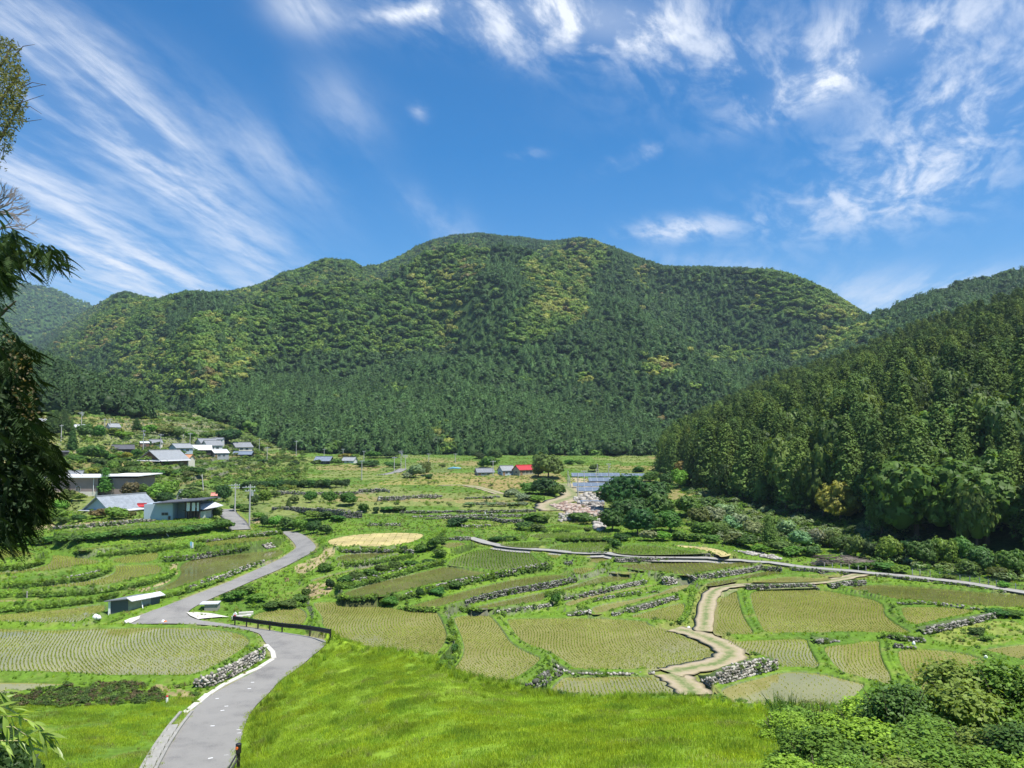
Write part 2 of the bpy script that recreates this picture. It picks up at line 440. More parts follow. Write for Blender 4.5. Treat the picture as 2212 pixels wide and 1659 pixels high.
# ------------------------------------------------------------------ the fields, outlines read off the photograph
# (view, outline, kind, row direction given by two outline-space points or None, row bend)
FL = [
 ('E', [(-260, 588), (0, 592), (330, 608), (620, 600), (900, 590), (1300, 583), (1560, 590), (1760, 612), (1890, 645), (1940, 690), (1920, 730), (1830, 790), (1700, 870), (1590, 925), (1480, 960), (1380, 968), (760, 968), (560, 950), (250, 938), (-260, 930)], 'r', ((800, 950), (640, 610)), .5),
 ('E', [(-260, 1000), (0, 998), (300, 1000), (650, 1010), (700, 1022), (650, 1040), (420, 1045), (250, 1075), (60, 1110), (-260, 1140)], 'w', None, 0),
 ('E', [(-260, 500), (0, 488), (300, 462), (560, 440), (800, 408), (835, 425), (830, 470), (720, 500), (640, 545), (560, 565), (300, 565), (-260, 548)], 'r', None, .3),
 ('E', [(-260, 372), (0, 373), (400, 369), (560, 364), (300, 392), (0, 408), (-260, 410)], 'w', None, 0),
 ('E', [(840, 118), (1000, 112), (1150, 108), (1230, 112), (1262, 140), (1255, 165), (1180, 195), (1020, 225), (850, 265), (600, 285), (330, 295), (220, 292), (420, 262), (600, 245), (760, 215), (845, 180), (862, 150)], 'r', ((1100, 120), (1140, 190)), .5),
 ('E', [(370, 30), (500, 40), (680, 62), (790, 82), (760, 105), (620, 125), (460, 150), (280, 172), (100, 190), (-260, 205), (-260, 178), (80, 165), (250, 140), (350, 110), (378, 60)], 'r', ((500, 60), (540, 110)), .4),
 ('E', [(830, 70), (950, 45), (1100, 25), (1230, 10), (1225, 60), (1180, 88), (1060, 102), (850, 106)], 'r', ((1000, 50), (1040, 95)), .4),
 ('E', [(-260, 0), (60, -8), (200, 5), (330, 30), (200, 52), (0, 78), (-260, 95)], 'r', None, .3),
 ('A', [(1370, 1310), (1450, 1280), (1640, 1255), (1850, 1228), (2050, 1210), (2130, 1195), (2190, 1215), (2160, 1250), (2050, 1290), (1900, 1340), (1760, 1370), (1640, 1400), (1480, 1460), (1330, 1510), (1210, 1525), (1110, 1515), (1230, 1480), (1330, 1430), (1360, 1380), (1340, 1345)], 'p', None, 0),
 ('A', [(1520, 1152), (1700, 1127), (1900, 1110), (2070, 1101), (2140, 1106), (2090, 1128), (1900, 1152), (1740, 1170), (1580, 1190)], 'r', None, 0),
 ('A', [(560, 1200), (900, 1165), (1200, 1135), (1500, 1110), (1800, 1085), (2000, 1068), (2130, 1062), (2100, 1080), (1900, 1088), (1600, 1110), (1500, 1124), (1300, 1138), (1000, 1167), (800, 1192), (640, 1215)], 'r', None, 0),
 ('A', [(440, 1060), (700, 1040), (1000, 1020), (1300, 1000), (1600, 990), (1700, 1000), (1400, 1020), (1280, 1040), (1000, 1060), (700, 1068), (520, 1085)], 'g', None, 0),
 ('F', [(120, 505), (180, 475), (330, 450), (520, 433), (570, 455), (600, 490), (590, 530), (555, 585), (430, 578), (250, 555), (120, 525)], 'r', ((400, 560), (380, 460)), -.5),
 ('F', [(590, 405), (650, 392), (850, 392), (1060, 398), (1100, 415), (1250, 440), (1400, 455), (1580, 458), (1620, 520), (1650, 590), (1672, 650), (1650, 720), (1590, 790), (1545, 838), (1480, 840), (1380, 815), (1200, 775), (1000, 745), (850, 705), (750, 650), (650, 575), (662, 540), (645, 490), (600, 440)], 'r', ((1200, 740), (900, 400)), .9),
 ('F', [(1660, 510), (1800, 490), (1950, 478), (2010, 515), (2060, 570), (2110, 640), (2150, 700), (2212, 745), (2310, 790), (2400, 825), (2330, 890), (2250, 950), (2160, 1000), (2070, 1020), (1900, 1000), (1780, 975), (1700, 930), (1640, 915), (1700, 850), (1735, 780), (1730, 700), (1690, 600), (1665, 540)], 'r', ((2000, 1000), (1820, 500)), 1.0),
 ('F', [(820, 355), (830, 320), (960, 280), (1100, 240), (1300, 195), (1450, 160), (1620, 118), (1700, 130), (1850, 155), (1990, 172), (1900, 200), (1700, 232), (1500, 268), (1380, 303), (1200, 346), (1090, 358), (950, 358)], 'w2', None, 0),
 ('F', [(1290, 432), (1400, 444), (1560, 446), (1640, 422), (1770, 386), (1970, 332), (2150, 292), (2370, 252), (2600, 207), (2560, 187), (2430, 183), (2270, 198), (2060, 235), (1800, 297), (1620, 345), (1450, 390)], 'r2', None, 0),
 ('G', [(60, 432), (250, 388), (450, 348), (650, 308), (800, 272), (930, 227), (1040, 196), (1180, 190), (1300, 205), (1290, 227), (1100, 252), (900, 287), (750, 322), (640, 367), (600, 397), (420, 422), (250, 442), (120, 456), (40, 452)], 'r2', None, 0),
 ('G', [(730, 415), (780, 382), (900, 357), (1050, 327), (1250, 292), (1400, 262), (1480, 259), (1470, 277), (1300, 310), (1100, 347), (980, 377), (900, 402), (850, 432), (760, 432)], 'w', None, 0),
 ('G', [(940, 440), (1050, 407), (1250, 377), (1450, 332), (1550, 287), (1620, 264), (1740, 258), (1730, 285), (1660, 322), (1500, 352), (1350, 397), (1200, 442), (1080, 482), (980, 492), (950, 467)], 'w', None, 0),
 ('G', [(1200, 512), (1350, 472), (1500, 432), (1600, 407), (1690, 395), (1712, 440), (1685, 500), (1665, 565), (1540, 547), (1440, 540), (1350, 527)], 'r', ((1600, 540), (1560, 430)), -.4),
 ('G', [(290, 520), (500, 516), (900, 513), (1200, 522), (1440, 543), (1410, 563), (1560, 610), (1700, 670), (1850, 728), (1948, 773), (1945, 810), (1870, 845), (1700, 875), (1560, 903), (1400, 918), (1100, 922), (820, 920), (760, 870), (690, 820), (600, 770), (480, 735), (400, 690), (350, 630), (310, 570)], 'r', ((1150, 900), (640, 530)), .8),
 ('G', [(740, 955), (900, 960), (1100, 955), (1420, 955), (1500, 985), (1600, 1060), (1700, 1145), (1600, 1165), (1300, 1160), (900, 1160), (590, 1100), (650, 1030), (700, 985)], 'r', ((1200, 1120), (1050, 960)), .2),
 ('C', [(-130, 1290), (0, 1230), (100, 1205), (200, 1198), (410, 1203), (440, 1222), (520, 1228), (545, 1265), (612, 1300), (600, 1328), (450, 1350), (230, 1368), (100, 1352), (-30, 1335), (-150, 1320)], 'g', ((480, 1330), (420, 1230)), .3),
 ('C', [(600, 1230), (770, 1238), (745, 1262), (700, 1282), (620, 1262)], 'r', None, 0),
 ('C', [(920, 1292), (940, 1267), (1100, 1262), (1140, 1266), (1120, 1283), (1040, 1311), (960, 1307)], 'w', None, 0),
 ('C', [(1145, 1315), (1500, 1300), (1900, 1287), (2080, 1292), (2250, 1317), (2212, 1332), (2000, 1352), (1850, 1377), (1720, 1402), (1600, 1394), (1400, 1371), (1250, 1350), (1130, 1332)], 'r2', None, 0),
 ('C', [(800, 1345), (960, 1335), (1040, 1345), (940, 1390), (900, 1402), (830, 1400), (810, 1370)], 'r', None, 0),
 ('C', [(1080, 1377), (1200, 1364), (1420, 1380), (1370, 1396), (1200, 1388)], 'w', None, 0),
 ('C', [(1810, 1478), (1830, 1452), (2000, 1427), (2212, 1378), (2320, 1360), (2460, 1377), (2440, 1396), (2250, 1416), (2050, 1450), (1900, 1482)], 'r2', None, 0),
 ('D', [(90, 1450), (300, 1415), (440, 1400), (600, 1415), (760, 1425), (700, 1440), (500, 1450), (300, 1453)], 'w', None, 0),
 ('D', [(480, 1388), (700, 1388), (830, 1400), (800, 1415), (620, 1408), (500, 1398)], 'w', None, 0),
 ('D', [(840, 1490), (1000, 1470), (1150, 1465), (1500, 1492), (1800, 1517), (2000, 1532), (2450, 1570), (2450, 1665), (1900, 1640), (1600, 1620), (1400, 1600), (1230, 1585), (1150, 1570), (1050, 1545), (880, 1510)], 'r2', None, 0),
 ('G', [(1925, 330), (2040, 298), (2095, 300), (2115, 380), (2150, 500), (2200, 580), (2245, 640), (2200, 655), (2000, 655), (1890, 645), (1905, 560), (1915, 450)], 'r', ((2060, 640), (2000, 330)), .4),
 ('H', [(95, 310), (300, 303), (600, 293), (640, 303), (740, 312), (900, 342), (1040, 367), (1120, 390), (1180, 430), (1172, 480), (1210, 525), (1300, 585), (1390, 633), (1380, 643), (1100, 638), (860, 633), (700, 638), (520, 638), (230, 648), (180, 590), (130, 480), (105, 380)], 'r', ((720, 620), (480, 310)), .7),
 ('H', [(1240, 430), (1500, 425), (1750, 442), (1870, 462), (1850, 482), (1600, 532), (1480, 562), (1390, 582), (1300, 550), (1260, 500), (1250, 460)], 'r', ((1400, 560), (1330, 440)), -.3),
 ('H', [(-100, 690), (0, 687), (300, 674), (590, 670), (600, 720), (640, 800), (715, 915), (500, 905), (335, 903), (290, 860), (240, 825), (150, 800), (80, 770), (0, 740), (-60, 715)], 'r', ((480, 890), (360, 680)), .5),
 ('H', [(640, 745), (700, 720), (900, 705), (940, 687), (1150, 683), (1145, 740), (1170, 850), (1240, 960), (1245, 1035), (1150, 1035), (1000, 992), (800, 940), (740, 890), (690, 820)], 'r', ((1050, 980), (880, 720)), .5),
 ('H', [(1215, 745), (1500, 750), (1750, 780), (1900, 820), (1980, 880), (2040, 940), (1980, 1000), (1700, 1080), (1500, 1092), (1380, 1077), (1300, 970), (1240, 880), (1210, 810)], 'r', ((1700, 1050), (1420, 770)), .4),
 ('H', [(1830, 757), (1990, 732), (2450, 680), (2450, 870), (2150, 840), (2000, 792)], 'w', None, 0),
 ('H', [(2060, 857), (2450, 880), (2450, 1050), (2190, 985), (2100, 915)], 'r', ((2300, 980), (2150, 870)), .2),
 ('H', [(0, 1007), (150, 972), (330, 922), (500, 918), (700, 938), (900, 988), (1060, 1023), (1000, 1090), (920, 1160), (860, 1235), (600, 1260), (300, 1245), (50, 1225), (-80, 1175), (-110, 1110), (-150, 1060)], 'w3', ((500, 1200), (150, 1000)), .3),
 ('C', [(470, 1100), (560, 1080), (800, 1070), (1100, 1070), (1160, 1085), (1100, 1105), (900, 1110), (700, 1125), (520, 1120)], 'g', None, 0),
 ('C', [(230, 1160), (500, 1145), (700, 1140), (660, 1165), (560, 1190), (380, 1185)], 'g', None, 0),
 ('C', [(600, 1198), (700, 1165), (850, 1147), (1100, 1137), (1150, 1140), (1080, 1190), (1050, 1212), (900, 1225), (700, 1210)], 'g', ((900, 1210), (960, 1150)), .2),
 ('C', [(1110, 1225), (1160, 1172), (1400, 1167), (1700, 1212), (1880, 1232), (1600, 1241), (1300, 1244)], 'g', None, 0),
 ('C', [(1480, 1163), (1700, 1170), (1950, 1195), (2050, 1240), (1950, 1262), (1935, 1237), (1750, 1205)], 'd', None, 0),
 ('C', [(590, 1042), (650, 1017), (800, 1012), (980, 1050), (800, 1060), (700, 1055)], 'g', None, 0),
 ('B', [(690, 1140), (780, 1110), (950, 1085), (1200, 1072), (1480, 1078), (1470, 1110), (1390, 1150), (1250, 1175), (1000, 1185), (870, 1180), (760, 1185)], 'y', None, 0),
 ('B', [(770, 1265), (850, 1237), (1000, 1230), (1200, 1222), (1280, 1224), (1150, 1257), (1000, 1290), (850, 1300), (770, 1292)], 'r2', None, 0),
 ('B', [(560, 1450), (620, 1422), (800, 1382), (950, 1345), (1100, 1325), (1300, 1288), (1200, 1312), (1000, 1365), (830, 1397), (720, 1428), (640, 1460)], 'w', None, 0),
 ('B', [(1550, 1172), (1640, 1142), (1840, 1152), (1700, 1198), (1620, 1198)], 'w', None, 0),
]
fields = []
for v, pts, kind, rd, bend in FL:
    fields.append(dict(px=chaikin(cv(v, pts), 2), kind=kind, rd=cv(v, rd) if rd else None, bend=bend))
z_ref = []
for f in fields:
    P = np.array(f['px']); c = P.mean(0); f['c'] = c
    # depth of the smooth ground at the middle of the field
    d = float(main_d(np.clip(c[0], -400, 2600), c[1])[0]); w = float(uw(c[0], c[1])[1]); f['h0'] = w * d
# terraces: choose the heights so that neighbours up the slope meet in short steep banks
rows = []; rhs = []
nF = len(fields)
for vx in np.arange(4, 2210, 9):
    iv = []
    for k, f in enumerate(fields):
        P = f['px']; ys = []
        for i in range(len(P)):
            (x0, y0), (x1, y1) = P[i], P[(i + 1) % len(P)]
            if (x0 > vx) != (x1 > vx): ys.append(y0 + (y1 - y0) * (vx - x0) / (x1 - x0))
        if len(ys) >= 2: iv.append((min(ys), max(ys), k))
    iv.sort(key=lambda q: -q[1])
    for a, b in zip(iv, iv[1:]):
        gap = a[0] - b[1]
        if gap > 26 or gap < -3: continue
        gap = max(gap, .5)
        wa = float(uw(vx, a[0])[1]); wb = float(uw(vx, a[0] - gap)[1])
        d0 = float(main_d(np.clip(vx, 0, 2212), a[0])[0])
        run = min(gap / (a[0] - 950) * d0, 1.1)
        r = np.zeros(nF); r[b[2]] = 1 / wb; r[a[2]] = -1 / wa
        rows.append(r * .55); rhs.append(run * .55)
for k, f in enumerate(fields):
    r = np.zeros(nF); w = float(uw(*f['c'])[1]); r[k] = 1 / w; wt = 2.5 if f['c'][1] > 1325 else .42; rows.append(r * wt); rhs.append(f['h0'] / w * wt)
h = np.linalg.lstsq(np.array(rows), np.array(rhs), rcond=None)[0]
for k, f in enumerate(fields):
    f['h'] = float(h[k])
    u, w = uw([p[0] for p in f['px']], [p[1] for p in f['px']])
    y = f['h'] / w; f['w'] = np.stack([u * y, y], 1)
0 and print([(i, round(f['h0'], 1), round(f['h'], 1)) for i, f in enumerate(fields)])

DEL = np.zeros((NU, NY)); CON = np.zeros((NU, NY), bool)
FI = np.full((NU, NY), -1, np.int32); FD = np.full((NU, NY), 99.0); FH = np.zeros((NU, NY)); IND = np.zeros((NU, NY))
for k in sorted(range(nF), key=lambda q: fields[q]['h']):
    f = fields[k]; P = f['w']
    u = P[:, 0] / P[:, 1]
    i0, i1 = np.searchsorted(Ug, [u.min() - .03, u.max() + .03]); j0, j1 = np.searchsorted(Yg, [P[:, 1].min() - 2.5, P[:, 1].max() + 2.5])
    i0 = max(i0, 0); i1 = min(i1, NU); sl = (slice(i0, i1), slice(j0, j1))
    X = XX[sl]; Y = YY[sl]
    ins = in_poly(X, Y, [tuple(p) for p in P]); d = seg_dist(X, Y, [tuple(p) for p in P])
    FI[sl] = np.where(ins, k, FI[sl]); FH[sl] = np.where(ins, f['h'], FH[sl]); IND[sl] = np.where(ins, d, IND[sl])
    near = (~ins) & (d < FD[sl]); FH[sl] = np.where(near & (FI[sl] < 0), f['h'], FH[sl]); FD[sl] = np.where(ins, 0, np.where(near, d, FD[sl]))
CON = (FI >= 0)
LK0 = LAWN & (gsample(LAWN.astype(float), XX, np.minimum(YY + 4.5, 347)) > .9)
DEL[CON] = FH[CON] - Z0[CON]
LK = LK0.copy(); CON2 = CON | (LK & ~CON)
# harmonic fill of the correction between the fields
def fill(D, C, it=260):
    lv = [(D.copy(), C.astype(float))]
    while min(lv[-1][0].shape) > 6:
        d, c = lv[-1]; a = d.shape[0] // 2 * 2; b = d.shape[1] // 2 * 2
        num = (d * c)[:a, :b].reshape(a // 2, 2, b // 2, 2).sum((1, 3)); den = c[:a, :b].reshape(a // 2, 2, b // 2, 2).sum((1, 3))
        lv.append((np.where(den > 0, num / np.maximum(den, 1e-9), 0), np.minimum(den, 1)))
    cur = lv[-1][0]
    for d, c in lv[-2::-1]:
        up = np.repeat(np.repeat(cur, 2, 0), 2, 1)
        up = np.pad(up, ((0, max(0, d.shape[0] - up.shape[0])), (0, max(0, d.shape[1] - up.shape[1]))), mode='edge')[:d.shape[0], :d.shape[1]]
        cur = np.where(c > 0, d, up)
    cur = np.where(C, D, cur)
    for _ in range(it):
        p = np.pad(cur, 1, mode='edge'); n = (p[:-2, 1:-1] + p[2:, 1:-1] + p[1:-1, :-2] + p[1:-1, 2:]) * .25
        cur = np.where(C, D, n)
    return cur
DEL[LK & ~CON] = 0
far = (YY > 215) | (np.abs(UU) > 1.0)
CON2 |= far & ~CON
DELF = fill(DEL, CON2)
ZS = Z0 + DELF
ZS[CON] = FH[CON]

# roads -------------------------------------------------------------
ROAD = [(325, 1762), (325, 1700), (337, 1659), (351, 1642), (383, 1577), (411, 1540), (453.5, 1503), (510, 1472), (561, 1447), (591, 1427), (592, 1413), (581, 1400), (567, 1380), (562, 1369), (524, 1359),
        (453, 1351), (368, 1347), (298, 1349), (269, 1348.5), (269, 1343), (306, 1327.7), (346, 1313.5), (397, 1293.7), (442, 1276.7), (496, 1256.8), (553, 1231), (604, 1208.6),
        (625, 1195), (641, 1184), (637.7, 1176.6), (623.5, 1161), (606.5, 1148.3), (629, 1148), (654.7, 1154), (671.7, 1166.7), (684.4, 1181), (677.3, 1190.8), (643.3, 1210.6),
        (600.8, 1232), (552.6, 1251.7), (510, 1271), (467.7, 1288), (419.5, 1310.7), (402.5, 1324.9), (411, 1334), (433.7, 1341), (453.5, 1343.5), (504.5, 1350.8), (570, 1360), (627, 1369),
        (660, 1374), (696, 1381), (706, 1388), (701, 1397), (683, 1415.6), (643.3, 1446.7), (600.8, 1475), (583.8, 1497.8), (552.6, 1526), (530, 1563), (521.4, 1599.8), (513, 1631), (504.4, 1659), (497, 1700), (492, 1762)]
def drape(px, A=ZS): return [hit_on(A, *p) for p in px]
road_w = drape(chaikin(ROAD, 2))
ZS0 = ZS.copy()
road_xy = [(p.x, p.y) for p in road_w]
inr = in_poly(XX, YY, road_xy)
rd_b = (YY < 130) & (UU < 0) ; rd = np.full(XX.shape, 99.0); rd[rd_b] = seg_dist(XX[rd_b], YY[rd_b], road_xy)
# smooth the bed under the road so that it lies evenly
cur = ZS.copy(); m = inr | (rd < .8)
for _ in range(60):
    p = np.pad(cur, 1, mode='edge'); n = (p[:-2, 1:-1] + p[2:, 1:-1] + p[1:-1, :-2] + p[1:-1, 2:]) * .25
    cur = np.where(m & (FI < 0), n, cur)
ZS = cur
ROADZ = ZS.copy()
tracks = [  # name, sheet points, half width (m), material, thickness, label-kind
 ('farm_road', cv('C', [(45, 1116), (110, 1135), (180, 1165), (300, 1186), (440, 1195), (600, 1209), (900, 1231), (1100, 1244), (1500, 1259), (1900, 1274), (2212, 1296), (2452, 1330), (2950, 1371), (3090, 1389), (3350, 1408), (3550, 1432), (3850, 1463), (4265, 1537), (4600, 1600)]), .85, 'concrete', .12),
 ('dirt_track', cv('D', [(1010, 1387), (930, 1400), (800, 1428), (690, 1450), (500, 1462), (200, 1470), (0, 1480)]) + cv('G', [(1960, 280), (1885, 320), (1845, 420), (1835, 520), (1822, 620)]), .85, 'dirt', .05),
 ('dirt_track', cv('G', [(1600, 600), (1720, 625), (1850, 672), (1960, 720), (2040, 785), (1990, 842), (1850, 878), (1700, 905), (1560, 935)]), 1.15, 'dirt', .05),
 ('dirt_track', cv('G', [(1560, 945), (1640, 990), (1710, 1055), (1765, 1105)]), 1.15, 'dirt', .05),
 ('village_road', cv('A', [(1715, 895), (1750, 945), (1800, 985), (1830, 1050)]), 1.5, 'asphalt', .03),
 ('village_road', cv('B', [(1300, 585), (1260, 610), (1180, 628), (1080, 640)]), 1.6, 'asphalt', .03),
 ('dirt_track', cv('C', [(760, 700), (800, 745), (855, 785), (800, 812), (700, 840), (640, 875), (700, 905)]), 3.0, 'dirt', .05),
 ('dirt_track', cv('B', [(480, 770), (560, 765), (700, 785), (1000, 775), (1110, 770)]), 1.2, 'dirt', .05),
 ('dirt_track', cv('B', [(1580, 715), (1760, 708), (1900, 735), (2040, 780)]), 1.4, 'dirt', .05),
]
TD = np.full(XX.shape, 99.0); TZ = np.full(XX.shape, 99.0)
track_geo = []
for nm, pts, hw, mt, th in tracks:
    c = drape(chaikin(pts, 2, False), ZS0)
    # even out the centre line heights
    zs = np.array([p.z for p in c]); 
    for _ in range(30 if mt == 'concrete' else 4): zs[1:-1] = (zs[:-2] + zs[1:-1] * 2 + zs[2:]) / 4
    c = [Vector((p.x, p.y, z)) for p, z in zip(c, zs)]
    track_geo.append((nm, c, hw, mt, th))
    ax = np.array([p.x for p in c]); ay = np.array([p.y for p in c])
    us = ax / ay
    i0 = max(np.searchsorted(Ug, us.min() - .05), 0); i1 = np.searchsorted(Ug, us.max() + .05)
    j0 = max(np.searchsorted(Yg, ay.min() - 5) - 1, 0); j1 = np.searchsorted(Yg, ay.max() + 5)
    sl = (slice(i0, i1), slice(j0, j1)); X = XX[sl]; Y = YY[sl]
    best = np.full(X.shape, 1e9); zb = np.zeros(X.shape)
    for a, b in zip(c, c[1:]):
        ex, ey = b.x - a.x, b.y - a.y; L2 = ex * ex + ey * ey + 1e-9
        t = np.clip(((X - a.x) * ex + (Y - a.y) * ey) / L2, 0, 1); d = np.hypot(X - a.x - t * ex, Y - a.y - t * ey)
        g = d < best; best = np.where(g, d, best); zb = np.where(g, a.z + t * (b.z - a.z), zb)
    k = np.clip((hw + 1.1 - best) / .8, 0, 1); k = np.where(FI[sl] >= 0, 0, k)
    ZS[sl] = ZS[sl] * (1 - k) + zb * k
    TZ[sl] = np.where(best - hw < TD[sl], zb, TZ[sl])
    TD[sl] = np.minimum(TD[sl], best - hw)

# ------------------------------------------------------------------ final ground relief
ZF = ZS.copy()
free = (FI < 0)
nz = fbm(XX / 3.1, YY / 3.1, 5, 3) - .5
# contour terraces over the upper valley and the village slope
q = np.where(XX < -60, .95, .72)
lvl_h = ZS / q + (fbm(XX / 22, YY / 22, 9, 2) - .5) * .9
lvl_v = (YY + .12 * XX) / (7.0 + YY * .018) + (fbm(XX / 30, YY / 40, 10, 2) - .5) * 2.2 + .35 * np.floor(XX / 31 + .3 * np.sin(YY / 17))
hs_m = XX < -50 - .12 * YY
lvl = np.where(hs_m, lvl_h, lvl_v); q = np.where(hs_m, q, .55)
fr = lvl - np.floor(lvl); st = np.clip(fr / .16, 0, 1); st = st * st * (3 - 2 * st)
ter = ZS + (st - fr) * q * .95
zone = np.clip((YY - 112) / 12, 0, 1) * np.clip((FD - .4) / .8, 0, 1) * np.clip((TD - .5) / 1.5, 0, 1) * np.clip((rd - 1.5) / 2, 0, 1) * (UU < .5)
ZF = np.where(free, ZF * (1 - zone) + ter * zone, ZF)
# grassy bunds round the water
bh = .16 + .12 * vnoise(XX / 1.7, YY / 1.7, 3)
bund = FH + bh * np.exp(-((FD - .35) / .28) ** 2)
okb = free & (FD < .9) & (TD > .1) & (rd > .3) & ~inr
ZF = np.where(okb, np.maximum(ZF, bund), ZF)
ZF = np.where(~free, FH + .11 - np.clip(IND - .28, 0, .6) * 1.3, ZF)
nz = nz * np.where(LAWN, .5, 1)
rough = np.where(free & (FD > .8) & (TD > .3) & (rd > .4) & ~inr, 1, 0) * np.where(LAWN, .10, np.clip(YY / 130, .3, 1.2) * .5)
ZF = ZF + nz * rough
ZF = np.where(inr & (rd > .1), ROADZ - .14, ZF)
ZF = np.where(inr & (rd <= .1), ROADZ - .05, ZF)
ZF = np.where(TD < .25, np.minimum(ZF, TZ - .08), ZF)
gz = lambda x, y: gsample(ZF, x, y)
def hit(vx, vy): return hit_on(ZF, vx, vy)

# ------------------------------------------------------------------ ground colour (what grows or lies there)
gy = np.gradient(ZF, axis=1) / np.gradient(YY, axis=1); gx = np.gradient(ZF, axis=0) / np.maximum(np.gradient(XX, axis=0), 1e-6)
SLOPE = np.hypot(gx, gy)
PVX, PVY = inv(UU, ZF / YY)
def C3(*c): return np.array(c)
n1 = fbm(XX / 6, YY / 6, 21, 4)[..., None]; n2 = fbm(XX / 1.1, YY / 1.1, 22, 3)[..., None]; n3 = fbm(XX / 18, YY / 18, 23, 3)[..., None]
gr_a = C3(.125, .215, .022); gr_b = C3(.080, .155, .022); dry = C3(.25, .22, .085); soil = C3(.30, .235, .14)
colr = gr_b + (gr_a - gr_b) * np.clip(n1 * 1.8 - .4, 0, 1)
dm_ = np.clip((n2 - .58) * 3.5, 0, 1) * .45; colr = colr * (1 - dm_) + dry * dm_
farm = (np.clip((YY - 112) / 15, 0, 1) * zone)[..., None]
patch = vnoise(np.floor(lvl) * 3.7 + 13, np.floor(XX / 24 + np.floor(lvl) * .37), 31)[..., None]
fc = np.where(patch < .38, C3(.10, .17, .03), np.where(patch < .62, C3(.17, .20, .06), np.where(patch < .8, dry * .9, C3(.13, .17, .05))))
colr = colr * (1 - farm) + (fc * (.8 + .4 * n2)) * farm
steep = np.clip((SLOPE - .55) / .5, 0, 1)[..., None]
stony = np.clip((fbm(XX / 9, YY / 9, 41, 2) - .42) * 6, 0, 1)[..., None]
bank = C3(.050, .080, .020) * (1 - stony * .8) + C3(.17, .16, .13) * stony * .8
sk_ = steep * .92; colr = colr * (1 - sk_) + bank * sk_ * (.7 + .6 * n2)
# bare or dried patches that the photograph shows
PAINT = [
 ('B', [(700, 1190), (760, 1190), (800, 1230), (640, 1340), (520, 1400), (450, 1340), (560, 1290), (690, 1240)], (.30, .25, .13)),
 ('B', [(560, 1470), (720, 1455), (780, 1500), (700, 1560), (600, 1590), (560, 1540)], (.28, .22, .12)),
 ('A', [(1290, 1320), (1370, 1300), (1350, 1350), (1400, 1370), (1340, 1400), (1300, 1380)], (.34, .27, .15)),
 ('A', [(1030, 1515), (1120, 1490), (1340, 1420), (1380, 1440), (1250, 1500), (1150, 1535)], (.33, .26, .15)),
 ('B', [(1000, 700), (1500, 640), (2212, 650), (2212, 745), (1900, 740), (1550, 705), (1000, 712)], (.24, .22, .07)),
 ('C', [(0, 650), (500, 655), (450, 745), (250, 760), (0, 715)], (.25, .20, .08)),
 ('C', [(640, 860), (900, 790), (1060, 790), (1060, 950), (760, 950)], (.36, .27, .18)),
 ('C', [(780, 650), (880, 690), (900, 780), (1080, 780), (1070, 700), (940, 660)], (.34, .28, .18)),
 ('E', [(1180, 1010), (1500, 1090), (1480, 1130), (1300, 1110), (1150, 1060)], (.26, .22, .10)),
 ('G', [(1570, 930), (1660, 940), (1700, 985), (1560, 985), (1500, 985), (1430, 965), (1440, 935)], (.30, .25, .14)),
 ('H', [(1560, 600), (1760, 560), (2212, 530), (2212, 680), (1900, 730), (1640, 720), (1540, 650)], (.19, .23, .05)),
 ('A', [(0, 1020), (420, 1010), (1080, 960), (1080, 1000), (600, 1040), (0, 1060)], (.27, .23, .12)),
 ('A', [(1840, 960), (2100, 960), (2150, 1000), (1930, 1020)], (.27, .21, .12)),
]
for v, pl, c in PAINT:
    m = in_poly(PVX, PVY, chaikin(cv(v, pl), 2)) & free & (n2[..., 0] > .36)
    colr[m] = (C3(*c) * (.65 + .7 * n2[m]))
# a pale trodden verge along the road and tracks
e = np.clip(1 - np.abs(rd) / .55, 0, 1) * (n2[..., 0] > .42)
colr = colr * (1 - e[..., None] * .7) + soil * e[..., None] * .7
e = np.clip(1.6 - np.maximum(TD, 0) / .5, 0, 1)
colr = colr * (1 - e[..., None] * .8) + (dry * .6 + gr_a * .4) * e[..., None] * .8
# mud under and just beside the water
mud = np.where(IND > .8, 1, 0)[..., None] ; colr = colr * (1 - mud) + C3(.12, .10, .05) * mud
lw = LAWN[..., None]
ly = np.clip((fbm(XX / 2.6, YY / 2.6, 51, 3) - .45) * 3, 0, 1)[..., None]
lawncol = C3(.16, .255, .022) * (1 - ly) + C3(.19, .28, .022) * ly
colr = np.where(lw & (dm_ < .5), lawncol * (.7 + .6 * n2), colr)

def ground_mat(name):
    m, t, b = new_mat(name)
    at = N(t, 'ShaderNodeAttribute', attribute_name='col')
    geo = N(t, 'ShaderNodeNewGeometry')
    n = N(t, 'ShaderNodeTexNoise'); n.inputs['Scale'].default_value = 2.2; n.inputs['Detail'].default_value = 8; n.inputs['Roughness'].default_value = .7
    t.links.new(geo.outputs['Position'], n.inputs['Vector'])
    mr = N(t, 'ShaderNodeMapRange'); mr.inputs[1].default_value = .28; mr.inputs[2].default_value = .72; mr.inputs[3].default_value = .55; mr.inputs[4].default_value = 1.45
    t.links.new(n.outputs['Fac'], mr.inputs[0])
    mm = N(t, 'ShaderNodeMix', data_type='RGBA', blend_type='MULTIPLY'); mm.inputs['Factor'].default_value = 1
    t.links.new(at.outputs['Color'], mm.inputs['A']); t.links.new(mr.outputs[0], mm.inputs['B'])
    t.links.new(mm.outputs['Result'], b.inputs['Base Color']); b.inputs['Roughness'].default_value = .95; b.inputs['Specular IOR Level'].default_value = .1
    bp = N(t, 'ShaderNodeBump'); bp.inputs['Strength'].default_value = .6; bp.inputs['Distance'].default_value = .15
    t.links.new(n.outputs['Fac'], bp.inputs['Height']); t.links.new(bp.outputs[0], b.inputs['Normal'])
    return m
M['ground'] = ground_mat('meadow_ground')
idx = np.arange(NU * NY).reshape(NU, NY)
